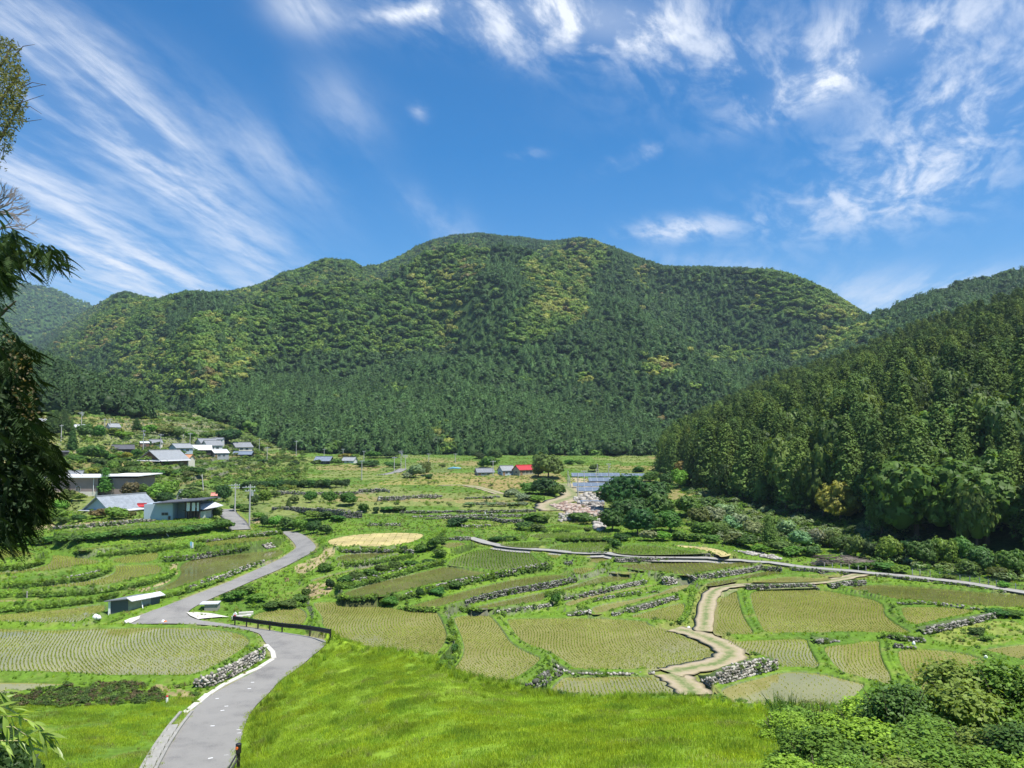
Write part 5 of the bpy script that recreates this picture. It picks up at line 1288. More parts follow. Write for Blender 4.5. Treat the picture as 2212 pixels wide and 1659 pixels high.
mb = MB(); slab4(mb, [(a1[0] - .05, -.36, zr + .16), (a1[0] + .45, -.45, zr - .12), (a2[0] + .45, a2[1] + .0, zr - .10), (a2[0] - .1, a2[1] + .2, zr + .16)], .06); mb.build('roof_edge_sheet', R['white'], rf)
mb = MB(); mb.box(-.05, .12, -.12, -.02, -.3, zl); mb.tube([(mid[0], mid[1] - .1, .9), (mid[0] + .35, mid[1] - .5, .0)], .04); mb.build('props', M['white'], t)
# little concrete block cabinet with a pale lid
p = hit(*cv('E', [(1610, 462)])[0]); s = .28345 / F * p.y
t = thing('pump_box', p, math.radians(8), 'low grey box with pale blue lid on the grass inside the road bend', 'box'); LM.append(('the grey box with blue lid', *cv('E', [(1600, 460)])[0]))
mb = MB(); mb.box(-50 * s, 45 * s, 0, 1.0, -.3, 48 * s); mb.build('body', M['concrete'], t); mb = MB(); mb.box(-85 * s, 50 * s, -.1, 1.1, 49 * s, 55 * s); mb.build('lid', M['blue'] if False else R['white'], t)
# solar arrays
SOL = new_mat('solar_cells'); m, t_, b_ = SOL
b_.inputs['Base Color'].default_value = (.05, .09, .16, 1); b_.inputs['Roughness'].default_value = .22; b_.inputs['Specular IOR Level'].default_value = .9
geo = N(t_, 'ShaderNodeTexCoord'); br_ = N(t_, 'ShaderNodeTexBrick'); br_.offset = 0; br_.inputs['Scale'].default_value = 1; br_.inputs['Brick Width'].default_value = 1.6; br_.inputs['Row Height'].default_value = 1.0; br_.inputs['Mortar Size'].default_value = .035
br_.inputs['Color1'].default_value = (.13, .16, .20, 1); br_.inputs['Color2'].default_value = (.15, .18, .22, 1); br_.inputs['Mortar'].default_value = (.35, .37, .39, 1)
t_.links.new(geo.outputs['Object'], br_.inputs['Vector']); t_.links.new(br_.outputs['Color'], b_.inputs['Base Color'])
def solar(v, x0, x1, yt, yb, label):
    q = cv(v, [((x0 + x1) / 2, yb), (x0, yt), (x1, yb)]); p = hit(*q[0]); wpx = q[2][0] - q[1][0]; hpx = q[2][1] - q[1][1]
    w = pxm(wpx, p.y); L = pxm(hpx, p.y) / .44; tl = math.radians(19)
    t = thing('solar_array', (p.x, p.y, p.z + .25), 0, label, 'solar array', 'solar arrays beside the sandy track')
    mb = MB(); mb.box(-w / 2, w / 2, 0, L, 0, .05); o = mb.build('panel_surface', m, t); o.rotation_euler = (tl, 0, 0)
    mb = MB()
    for k in range(max(2, int(w / 3))):
        x = -w / 2 + w * (k + .5) / max(2, int(w / 3)); mb.tube([(x, .2, -.6), (x, .2, .06)], .04, 4); mb.tube([(x, L * .9, -.8), (x, L * .9, L * .9 * math.sin(tl))], .04, 4)
    mb.build('support_posts', M['steel'], t)
solar('C', 820, 1190, 620, 652, 'broad blue solar array farthest up beside the wood'); solar('C', 1200, 1380, 626, 650, 'farthest solar array half hidden behind the dark round trees')
solar('C', 950, 1180, 656, 690, 'second row of blue solar panels behind the leaning poles'); solar('C', 830, 1110, 696, 730, 'third row solar array right of the sandy track')
solar('C', 860, 1100, 732, 768, 'nearest of the long solar arrays above the rubble'); solar('C', 885, 1070, 836, 870, 'single small solar array among the white rubble')
LM.append(('the solar arrays', *Cc(960, 700)))
# pale blue sheet roof far back
p = hit(*B_(1690, 588)); s = .28345 / F * p.y; t = thing('greenhouse', p, 0, 'low shelter with bright sky blue sheet roof in the far fields', 'shelter'); mb = MB(); mb.prism([(-50 * s, 4 * s), (-10 * s, 14 * s), (50 * s, 6 * s), (50 * s, 4 * s)], 0, 3); mb.build('sheet_roof', M['blue'], t); mb = MB(); mb.box(-45 * s, 45 * s, .2, 2.8, -.3, 4 * s); mb.build('wall', Wl['pale'], t)

# ================================================================== utility poles
def pole(vx, yt, yb, label, lean=0, arms=1, tr=False, thin=False):
    p = hit(vx, yb); h = pxm(yb - yt, p.y); r = .11 if not thin else .07
    t = thing('utility_pole', p, random.uniform(-.4, .4), label, 'utility pole', 'utility poles')
    mb = MB(); mb.tube([(0, 0, -.5), (lean * h, 0, h)], [r * 1.2, r * .8], 8); mb.build('shaft', M['pole'], t)
    for k in range(arms):
        z = h * (.93 - .09 * k); mb = MB(); mb.box(lean * z - .75 - (.4 if k == 0 and arms > 1 else 0), lean * z + .75, -.06, .03, z - .05, z + .05); a = mb.build('crossarm', M['steel'], t)
        for q in (-.6, -.2, .25, .65): m2 = MB(); m2.tube([(lean * z + q, 0, z + .05), (lean * z + q, 0, z + .2)], .045, 5); m2.build('insulator', M['white'], a)
    if tr:
        mb = MB(); mb.tube([(lean * h + .3, 0, h * .72), (lean * h + .3, 0, h * .82)], .2, 8); mb.build('transformer', M['steel'], t)
    return p, h
PL = [('A', 1790, 700, 920, 'pale utility pole left of the end of the village road', 0, 2, 0), ('A', 1900, 710, 1022, 'tall grey utility pole in front of the village road', 0, 2, 1), ('A', 1552, 630, 752, 'leaning thin pole among the orchard terraces', -.12, 0, 0),
      ('A', 1443, 310, 470, 'pale pole in front of the long low village house', .02, 1, 0), ('A', 1222, 320, 460, 'utility pole right of the brown gabled house roof', 0, 1, 0), ('A', 1090, 290, 450, 'utility pole beside the rust brown shed', 0, 1, 1), ('A', 620, 150, 260, 'pole with a lamp at the edge of the wood', 0, 2, 1),
      ('A', 795, 203, 352, 'slim pole below the highest white house', 0, 1, 0), ('A', 838, 205, 285, 'street lamp pole by the highest white house', 0, 1, 0), ('A', 465, 250, 380, 'pole between the dark cedars at left', 0, 1, 0), ('A', 1975, 355, 462, 'pole right of the village row beside bright bushes', 0, 1, 0),
      ('A', 2035, 420, 522, 'pole on the terraces right of the village', 0, 1, 0), ('A', 1398, 270, 350, 'pole above the village row', 0, 1, 0), ('B', 487, 370, 490, 'pole in front of the dark cedar wood', 0, 1, 0), ('B', 700, 435, 500, 'pole behind the blue roofed house', 0, 1, 0), ('B', 845, 435, 485, 'pole above the bamboo behind the white gabled house', 0, 1, 0),
      ('B', 1003, 450, 530, 'pole right of the white gabled house', 0, 1, 0), ('B', 987, 520, 672, 'tall pole standing on the lower terraces', 0, 1, 0), ('B', 1235, 495, 622, 'pole left of the bend of the far road', 0, 1, 0), ('B', 1286, 445, 585, 'taller of the two poles at the far road bend', 0, 2, 1), ('B', 1320, 480, 592, 'right hand pole at the far road bend', 0, 2, 0),
      ('B', 1498, 470, 555, 'pole in the far fields before the wood', 0, 1, 0), ('B', 1700, 470, 540, 'short pole far back by the dark shed', 0, 1, 0), ('B', 1988, 525, 642, 'pole between bungalow and blue gabled house', 0, 1, 0), ('C', 565, 530, 642, 'pole before the big round tree by the red barn', 0, 1, 1), ('C', 790, 600, 722, 'thin pole at the left side of the solar field', 0, 0, 0),
      ('C', 812, 640, 735, 'leaning stay pole by the sandy track', -.15, 0, 0), ('C', 866, 620, 808, 'dark tall pole beside the sandy track', 0, 0, 0), ('C', 913, 600, 702, 'pole standing among the solar arrays', 0, 1, 0), ('C', 1005, 580, 668, 'thin pole in the middle of the solar field', 0, 0, 0), ('C', 1025, 550, 650, 'leaning pole behind the solar arrays', -.12, 0, 0), ('C', 1100, 545, 660, 'pole with fittings at the back of the solar field', 0, 1, 1)]
ends = {}
for v, x, yt, yb, lb, ln, ar, tr in PL:
    q = cv(v, [(x, yt), (x, yb)]); ends[lb] = pole(q[1][0], q[0][1], q[1][1], lb, ln, ar, tr)
LM.append(('the two utility poles by the village road', *A_(1850, 960)))

# ================================================================== guardrail, marker, posts
gp = cv('F', [(5, 578), (100, 590), (190, 605), (282, 620), (380, 632), (590, 655), (748, 690)])
top = cv('F', [(5, 516), (110, 530), (240, 548), (400, 570), (560, 590), (660, 610), (762, 640)])
base = [hit(*q) for q in cv('F', [(20, 577), (108, 590), (196, 606), (286, 618), (380, 632), (592, 654), (748, 686)])]
t = thing('guardrail', base[0], 0, 'dark brown guardrail along the outer edge of the road bend', 'guardrail'); LM.append(('the guardrail', *cv('F', [(400, 600)])[0]))
bl = [p - base[0] for p in base]
H_ = .82
for p in bl:
    mb = MB(); mb.tube([(p.x, p.y, p.z - .3), (p.x, p.y, p.z + H_)], .06, 8); mb.build('post', M['black'], t)
rail = chaikin([(p.x, p.y) for p in [bl[0] - (bl[1] - bl[0]) * .12] + bl[1:] + [bl[-1] + (bl[-1] - bl[-2]) * .04]], 2, False)
zz = [float(np.interp(a, [p.x for p in bl], [p.z for p in bl])) for a, _ in rail]
mb = MB(); pf = [(0, .82), (-.045, .78), (-.045, .74), (0, .70), (0, .64), (-.045, .60), (-.045, .56), (0, .50)]
for i, ((a, b), (c, d)) in enumerate(zip(rail, rail[1:])):
    e = Vector((c - a, d - b)).normalized(); n_ = Vector((e.y, -e.x))
    for (o1, h1), (o2, h2) in zip(pf, pf[1:]):
        mb.add([(a + n_.x * (-o1 + .08), b + n_.y * (-o1 + .08), zz[i] + h1), (c + n_.x * (-o1 + .08), d + n_.y * (-o1 + .08), zz[i + 1] + h1), (c + n_.x * (-o2 + .08), d + n_.y * (-o2 + .08), zz[i + 1] + h2), (a + n_.x * (-o2 + .08), b + n_.y * (-o2 + .08), zz[i] + h2)], [(0, 1, 2, 3)])
rl = mb.build('beam', M['black'], t); sm = rl.modifiers.new('thickness', 'SOLIDIFY'); sm.thickness = .02
mb = MB(); mb.box(-.16, .16, -.05, .05, .0, .2); mb.prism([(-.16, .2), (.16, .2), (0, .34)], -.05, .05); o = mb.build('reflector', M['white'], t); o.location = (bl[0].x, bl[0].y, bl[0].z + .8)
mb = MB(); mb.box(-.09, .09, -.07, -.055, .02, .12); mb.build('red_patch', M['red'], o)
# guardrail end post at the bottom of the picture
p = hit_on(ZF, *cv('E', [(1815, 1700)])[0]); s = .28345 / F * p.y
t = thing('guardrail_end', p, 0, 'black guardrail end with an orange reflector at the bottom edge of the road', 'guardrail')
Rr = M['black']
mb = MB(); mb.tube([(0, 0, -.3), (0, 0, 2.7 * .4)], .07, 10); mb.build('post', Rr, t)
mb = MB(); mb.tube([(0, -.02, .82), (0, -.02, 1.18)], [.11, .12], 14); mb.tube([(0, -.02, 1.18), (0, -.02, 1.20)], [.12, .09], 14); mb.build('end_cap', Rr, t)
mb = MB(); mb.tube([(-.03, -.17, 1.05), (-.03, -.13, 1.05)], .055, 14); mb.build('reflector', M['orange'], t)
mb = MB(); mb.tube([(-.05, -.05, .8), (-.35, -2.6, -.25)], .035, 8); mb.tube([(-.02, -.05, .6), (-.32, -2.6, -.5)], .035, 8); mb.build('rail', Rr, t)
def post(v, x, y, hpx, rpx, mat, name, label, cat, capm=None):
    q = cv(v, [(x, y)])[0]; p = hit(*q); h = pxm(hpx * .28345, p.y); r = pxm(rpx * .28345, p.y); t = thing(name, p, 0, label, cat)
    mb = MB(); mb.tube([(0, 0, -.2), (0, 0, h * .7), (0, 0, h)], [r, r, r * .9], 8); mb.build('shaft', mat, t)
    if capm: mb = MB(); mb.tube([(0, 0, h + .001), (0, 0, h * 1.18)], [r * 1.1, r * .9], 8); mb.build('cap', capm, t)
post('E', 1272, 1160, 42, 9, M['white'], 'marker_post', 'short white marker post with red cap beside the leafy bank', 'post', M['red'])
post('E', 205, 362, 48, 6, M['concrete'], 'marker_post', 'thin pale post standing on the bank at far left', 'post')
post('B', 1122, 830, 34, 4, M['white'], 'marker_post', 'white stake against the stone terrace wall', 'post')
for k, (x, y) in enumerate([(1928, 938), (1942, 972)]): post('B', x, y, 22, 4, M['white'], 'marker_post', ['small white stake on the upper stone terrace', 'small white stake on the lower stone terrace'][k], 'post')
# helmet-like white and orange bag, bags, sheets
def blobthing(v, x, y, wpx, hpx, mats, name, label, cat, seed=0):
    q = cv(v, [(x, y)])[0]; p = hit(*q); w = pxm(wpx * .28345, p.y); hh = pxm(hpx * .28345, p.y); rs = np.random.RandomState(seed)
    t = thing(name, p, 0, label, cat)
    for i, mt in enumerate(mats):
        V, Fc = core([(0, .35), (.15, .5), (.45, .47), (.75, .33), (.97, .12), (1, .01)], 10, rs, .22)
        o = link('fold', np_mesh('fold', V, Fc, mt, smooth=False), t); o.scale = (w * (1 - .3 * i), w * .7, hh * (1 - .25 * i)); o.location = ((i * .45 - .1) * w, -i * .15 * w, i * hh * .12)
blobthing('E', 735, 528, 55, 42, [M['white'], M['white']], 'sheet_bundle', 'crumpled white sheet bundle on the grass left of the roadside shed', 'bundle', 3)
blobthing('E', 1248, 556, 40, 26, [M['white'], M['orange']], 'white_bag', 'white bag with an orange patch at the near edge of the junction', 'bag', 5)
blobthing('H', 1375, 720, 24, 28, [M['white']], 'white_bag', 'white bag on the bund between the right hand paddies', 'bag', 6)
blobthing('H', 1925, 822, 30, 22, [M['white']], 'white_bag', 'white bag at the corner of the bund near the bushes', 'bag', 7)
blobthing('H', 660, 712, 16, 24, [M['white']], 'white_bag', 'small white bag beside the left bund of the near right paddy', 'bag', 8)
blobthing('G', 1712, 600, 26, 22, [M['white']], 'white_bag', 'white bag at the top of the dirt track', 'bag', 9)
# blue and white sheet on the bank
p = hit(*A_(1460, 1192)); s = .28345 / F * p.y; t = thing('panel_screen', p, .1, 'small upright screen of pale blue and white sheets on the terrace bank', 'screen')
for k, (x, w, h, mt) in enumerate([(-12, 14, 48, M['blue']), (4, 9, 44, M['white']), (-10, 10, 20, M['steel'])]): mb = MB(); mb.box(x * s, (x + w) * s, -.05 * k, .04 - .05 * k, -.1, h * s); mb.build('sheet', mt, t)
p = hit(*A_(1285, 1103)); s = .28345 / F * p.y; t = thing('white_pipe', p, 0, 'long white pipe leaning against the hedge below the workshop', 'pipe'); mb = MB(); mb.tube([(0, 0, .02), (-50 * s, .3, 50 * s)], .06, 8); mb.build('shaft', M['white'], t)
# concrete channel pieces beside the small paddy
for px_, L, r_, lb in (((70, 508), 1.6, .55, 'pale concrete channel slab at the end of the small paddy'), ((105, 482), 1.2, .3, 'short concrete slab lying on the weeds by the small paddy')):
    p = hit(*cv('F', [px_])[0]); t = thing('concrete_slab', p, r_, lb, 'slab'); mb = MB(); mb.box(-L / 2, L / 2, -.18, .18, -.1, .14); mb.build('block', M['concrete_white'], t)
p = hit(*cv('B', [(420, 1448)])[0]); s = .28345 / F * p.y; t = thing('wooden_frame', p, .5, 'broken wooden frame on the dry bank below the road', 'frame'); mb = MB()
for a, b in (((-12, 0), (-16, 30)), ((10, 0), (6, 28)), ((-20, 30), (14, 22)), ((-12, 0), (8, 26))): mb.tube([(a[0] * s, 0, a[1] * s), (b[0] * s, .2, b[1] * s)], .05, 6)
mb.build('poles', M['wood'], t)
for (x, y, w, rr, lb) in ((950, 1005, 90, .05, 'flat concrete bridge slab at the near end of the farm road'),):
    pass
# fence along the farm road
fp = [(692, 1346, 44), (752, 1351, 44), (817, 1354, 44), (880, 1361, 46), (950, 1368, 46), (1008, 1373, 50), (1220, 1385, 44), (1362, 1398, 60), (1420, 1402, 60), (1497, 1412, 56), (1570, 1421, 56), (1642, 1431, 58), (1725, 1444, 58), (1800, 1454, 60), (1875, 1466, 60), (1943, 1477, 60), (2003, 1487, 62), (2075, 1500, 55), (2150, 1512, 50), (2225, 1525, 50), (2300, 1540, 50)]
fb = [hit(*cv('D', [(x, y)])[0]) for x, y, _ in fp]
t = thing('wire_fence', fb[7], 0, 'green wire mesh fence on pale posts between farm road and wood', 'fence'); LM.append(('the wire fence', *cv('D', [(1700, 1440)])[0]))
o0 = fb[7]; pm = None
for p, (x, y, h) in zip(fb, fp):
    hh = pxm(h * .28345, p.y); q = p - o0; mb = MB(); mb.tube([(0, 0, -.2), (0, 0, hh)], .04, 6)
    if pm is None: pm = mb.mesh('post', M['pole'])
    o = link('post', pm, t); o.location = q
def wire_mat():
    m, tt, b = new_mat('green_wire'); b.inputs['Base Color'].default_value = (.03, .07, .05, 1); b.inputs['Roughness'].default_value = .5; return m
WIRE = wire_mat(); mb = MB()
for (a, b, ha) in [(fb[i], fb[i + 1], pxm(fp[i][2] * .28345, fb[i].y)) for i in range(6, len(fb) - 1)]:
    for k in range(9):
        z = ha * .92 * k / 8; mb.tube([a - o0 + Vector((0, 0, z)), b - o0 + Vector((0, 0, z))], .009, 3, False)
    n_ = int((b - a).length / .35)
    for k in range(n_):
        c = a.lerp(b, k / n_) - o0; mb.tube([c, c + Vector((0, 0, ha * .92))], .009, 3, False)
mb.build('mesh_net', WIRE, t)
# heap of cut branches and old boards by the fence
p = hit(*cv('D', [(800, 1320)])[0]); t = thing('brush_pile', p, -.1, 'heap of grey cut branches and boards behind the fence', 'brush pile'); LM.append(('the heap of cut branches', *cv('D', [(800, 1310)])[0]))
mb = MB(); s = .28345 / F * p.y; GB = simple('grey_branches', (.23, .19, .16), .9, .4, 3)
for k in range(260):
    x = random.uniform(-220, 260) * s; y = random.uniform(-.8, 1.2); z = random.uniform(0, .9) * (1 - abs(x / (260 * s)) ** 2) ; a = random.uniform(-.7, .7); L = random.uniform(.5, 1.7)
    mb.tube([(x, y, z), (x + L * math.cos(a), y + L * math.sin(a), z + random.uniform(-.25, .3))], [random.uniform(.02, .05), .012], 4)
mb.build('branches', GB, t)
for k in range(7):
    mb = MB(); x = random.uniform(-210, -20) * s; mb.box(0, random.uniform(1.6, 2.6), -.1, .1, 0, .05); o = mb.build('board', M['wood_dark'], t); o.location = (x, random.uniform(-.9, -.2), .5 + .1 * k); o.rotation_euler = (random.uniform(-.2, .2), random.uniform(-.12, .12), random.uniform(-.15, .15))

# ================================================================== dry stone walls
def stone_mesh(seed):
    rs = np.random.RandomState(seed); t_ = (1 + 5 ** .5) / 2
    v = np.array([(-1, t_, 0), (1, t_, 0), (-1, -t_, 0), (1, -t_, 0), (0, -1, t_), (0, 1, t_), (0, -1, -t_), (0, 1, -t_), (t_, 0, -1), (t_, 0, 1), (-t_, 0, -1), (-t_, 0, 1)]) / 1.9
    v = np.sign(v) * np.abs(v) ** .75; v *= rs.uniform(.75, 1.15, v.shape)
    f = np.array([(0, 11, 5), (0, 5, 1), (0, 1, 7), (0, 7, 10), (0, 10, 11), (1, 5, 9), (5, 11, 4), (11, 10, 2), (10, 7, 6), (7, 1, 8), (3, 9, 4), (3, 4, 2), (3, 2, 6), (3, 6, 8), (3, 8, 9), (4, 9, 5), (2, 4, 11), (6, 2, 10), (8, 6, 7), (9, 8, 1)])
    return v * .5, f
def rock_mat(name, a, b_, c):
    m, t, b = new_mat(name)
    oi = N(t, 'ShaderNodeObjectInfo'); geo = N(t, 'ShaderNodeNewGeometry'); ad = N(t, 'ShaderNodeMath', operation='ADD'); t.links.new(oi.outputs['Random'], ad.inputs[0]); t.links.new(geo.outputs['Random Per Island'], ad.inputs[1])
    fr = N(t, 'ShaderNodeMath', operation='FRACT'); t.links.new(ad.outputs[0], fr.inputs[0])
    n = N(t, 'ShaderNodeTexNoise'); n.inputs['Scale'].default_value = 9; n.inputs['Detail'].default_value = 6; t.links.new(geo.outputs['Position'], n.inputs['Vector'])
    mx_ = N(t, 'ShaderNodeMath', operation='MULTIPLY_ADD'); t.links.new(n.outputs['Fac'], mx_.inputs[0]); mx_.inputs[1].default_value = .7; t.links.new(fr.outputs[0], mx_.inputs[2])
    cr = N(t, 'ShaderNodeValToRGB'); t.links.new(mx_.outputs[0], cr.inputs[0]); cr.color_ramp.elements[0].position = .25; cr.color_ramp.elements[0].color = (*a, 1)
    cr.color_ramp.elements[1].position = 1.25; cr.color_ramp.elements[1].color = (*c, 1); e = cr.color_ramp.elements.new(.75); e.color = (*b_, 1)
    t.links.new(cr.outputs[0], b.inputs['Base Color']); b.inputs['Roughness'].default_value = .95; return m
M['rock'] = rock_mat('wall_stone', (.06, .055, .045), (.15, .14, .12), (.30, .28, .24))
M['rock_dark'] = rock_mat('dark_wall_stone', (.035, .035, .027), (.09, .088, .072), (.22, .21, .18))
M['rock_pale'] = rock_mat('pale_wall_stone', (.10, .09, .075), (.24, .22, .19), (.42, .39, .34))
ST = {k: [np_mesh('stone', *stone_mesh(s), M[k]) for s in range(5)] for k in ('rock', 'rock_dark', 'rock_pale')}
STR = [stone_mesh(s) for s in range(5)]
EARTH = simple('dark_joint_earth', (.075, .11, .032), .95, .3, 3)
WPTS = []
def stone_wall(v, foot, hts, size, label, mat='rock', singles=False, fill=1.0, top=None, skew=.12):
    q = cv(v, foot); G = [hit(*a) for a in q]; hs = [pxm(h_ * .28345, g_.y) for h_, g_ in zip(hts, G)]
    seg = [0]; 
    for a, b in zip(G, G[1:]): seg.append(seg[-1] + math.hypot(b.x - a.x, b.y - a.y))
    o0 = G[0]; t = thing('stone_wall', o0, 0, label, 'stone wall', 'dry stone terrace walls')
    def at(s): 
        x = np.interp(s, seg, [g_.x for g_ in G]); y = np.interp(s, seg, [g_.y for g_ in G]); z = np.interp(s, seg, [g_.z for g_ in G]); h_ = np.interp(s, seg, hs); return x, y, z, h_
    Vb = []; nseg = max(2, int(seg[-1] / 1.0)); 
    for k in range(nseg + 1):
        x, y, z, h_ = at(seg[-1] * k / nseg); Vb += [(x - o0.x, y - o0.y + .12, z - o0.z - .3), (x - o0.x, y - o0.y + .12 + h_ * skew, z - o0.z + h_ * .72), (x - o0.x, y - o0.y + .9 + h_ * skew, z - o0.z + h_ * .80)]
    Fb_ = [(i * 3, (i + 1) * 3, (i + 1) * 3 + 1, i * 3 + 1) for i in range(nseg)] + [(i * 3 + 1, (i + 1) * 3 + 1, (i + 1) * 3 + 2, i * 3 + 2) for i in range(nseg)]
    if fill > .82: link('earth_core', np_mesh('earth_core', Vb, Fb_, EARTH), t)
    size = size * .82; WPTS.extend([(*at(seg[-1] * random.random()), size) for _ in range(int(seg[-1] * (2.2 if fill < .9 else 1.1)))])
    items = []; row = 0; zr = 0
    while True:
        zr = row * size * .72; mh = max(hs)
        if zr > mh: break
        s = random.uniform(0, size * .5)
        while s < seg[-1]:
            w = size * random.uniform(.5, 1.5); x, y, z, h_ = at(s + w / 2)
            if zr + size * .35 < h_ * random.uniform(.94, 1.08) and random.random() < fill:
                d = at(min(s + .3, seg[-1])); d0 = at(max(s - .3, 0)); an = math.atan2(d[1] - d0[1], d[0] - d0[0])
                items.append(((x - o0.x, y - o0.y + zr * skew + random.uniform(-.07, .07), z - o0.z + zr + size * random.uniform(.15, .55)), (w * 1.1, size * random.uniform(.8, 1.1), size * random.uniform(.6, 1.25)), (random.uniform(-.5, .5), random.uniform(-.6, .6), an + random.uniform(-.15, .15))))
            s += w * .93
        row += 1
    if singles and len(items) > 298:
        random.shuffle(items); rest = items[298:]; items = items[:298]
    else: rest = []
    if singles:
        for lc, sc_, ro in items:
            o = link('stone', ST[mat][random.randrange(5)], t); o.location = lc; o.scale = sc_; o.rotation_euler = ro
        items = rest
    if items:
        Vs = []; Fs = []; n_ = 0
        for lc, sc_, ro in items:
            sv, sf = STR[random.randrange(5)]; Mx = np.array(Matrix.LocRotScale(Vector(lc), Matrix.Rotation(ro[2], 3, 'Z') @ Matrix.Rotation(ro[1], 3, 'Y') @ Matrix.Rotation(ro[0], 3, 'X'), Vector(sc_)))
            Vs.append(sv @ Mx[:3, :3].T + Mx[:3, 3]); Fs.append(sf + n_); n_ += len(sv)
        o = link('stones', np_mesh('stones', np.concatenate(Vs), np.concatenate(Fs), M[mat]), t); o['kind'] = 'stuff'
    LM.append((None, *q[len(q) // 2])) if False else None
    return t
stone_wall('E', [(1470, 1048), (1590, 1048), (1780, 962), (1900, 892), (2012, 826)], [58, 92, 90, 92, 88], .30, 'pale dry stone wall holding the big paddy above the hairpin bend', 'rock_pale', True)
stone_wall('G', [(1800, 990), (1880, 1050), (2000, 1012), (2100, 986), (2212, 952), (2383, 906)], [10, 70, 110, 115, 115, 70], .27, 'tall rubble stone wall below the loop of the dirt track', 'rock_pale', True)
stone_wall('H', [(1440, 642), (1700, 592), (1990, 520)], [40, 52, 38], .30, 'stone wall above the bright grass patch at the right', 'rock', True)
stone_wall('C', [(1690, 1400), (1760, 1436), (1950, 1416), (2212, 1372), (2270, 1352)], [8, 30, 42, 36, 30], .30, 'long stone wall right of centre below the farm road', 'rock', True)
stone_wall('H', [(95, 300), (300, 296), (600, 288), (655, 300)], [34, 36, 38, 6], .28, 'black and white stone wall along the dirt track at the right', 'rock', True)
stone_wall('H', [(735, 292), (880, 272), (1010, 268)], [36, 42, 36], .30, 'overgrown stone wall at the right end of the dirt track', 'rock', True)
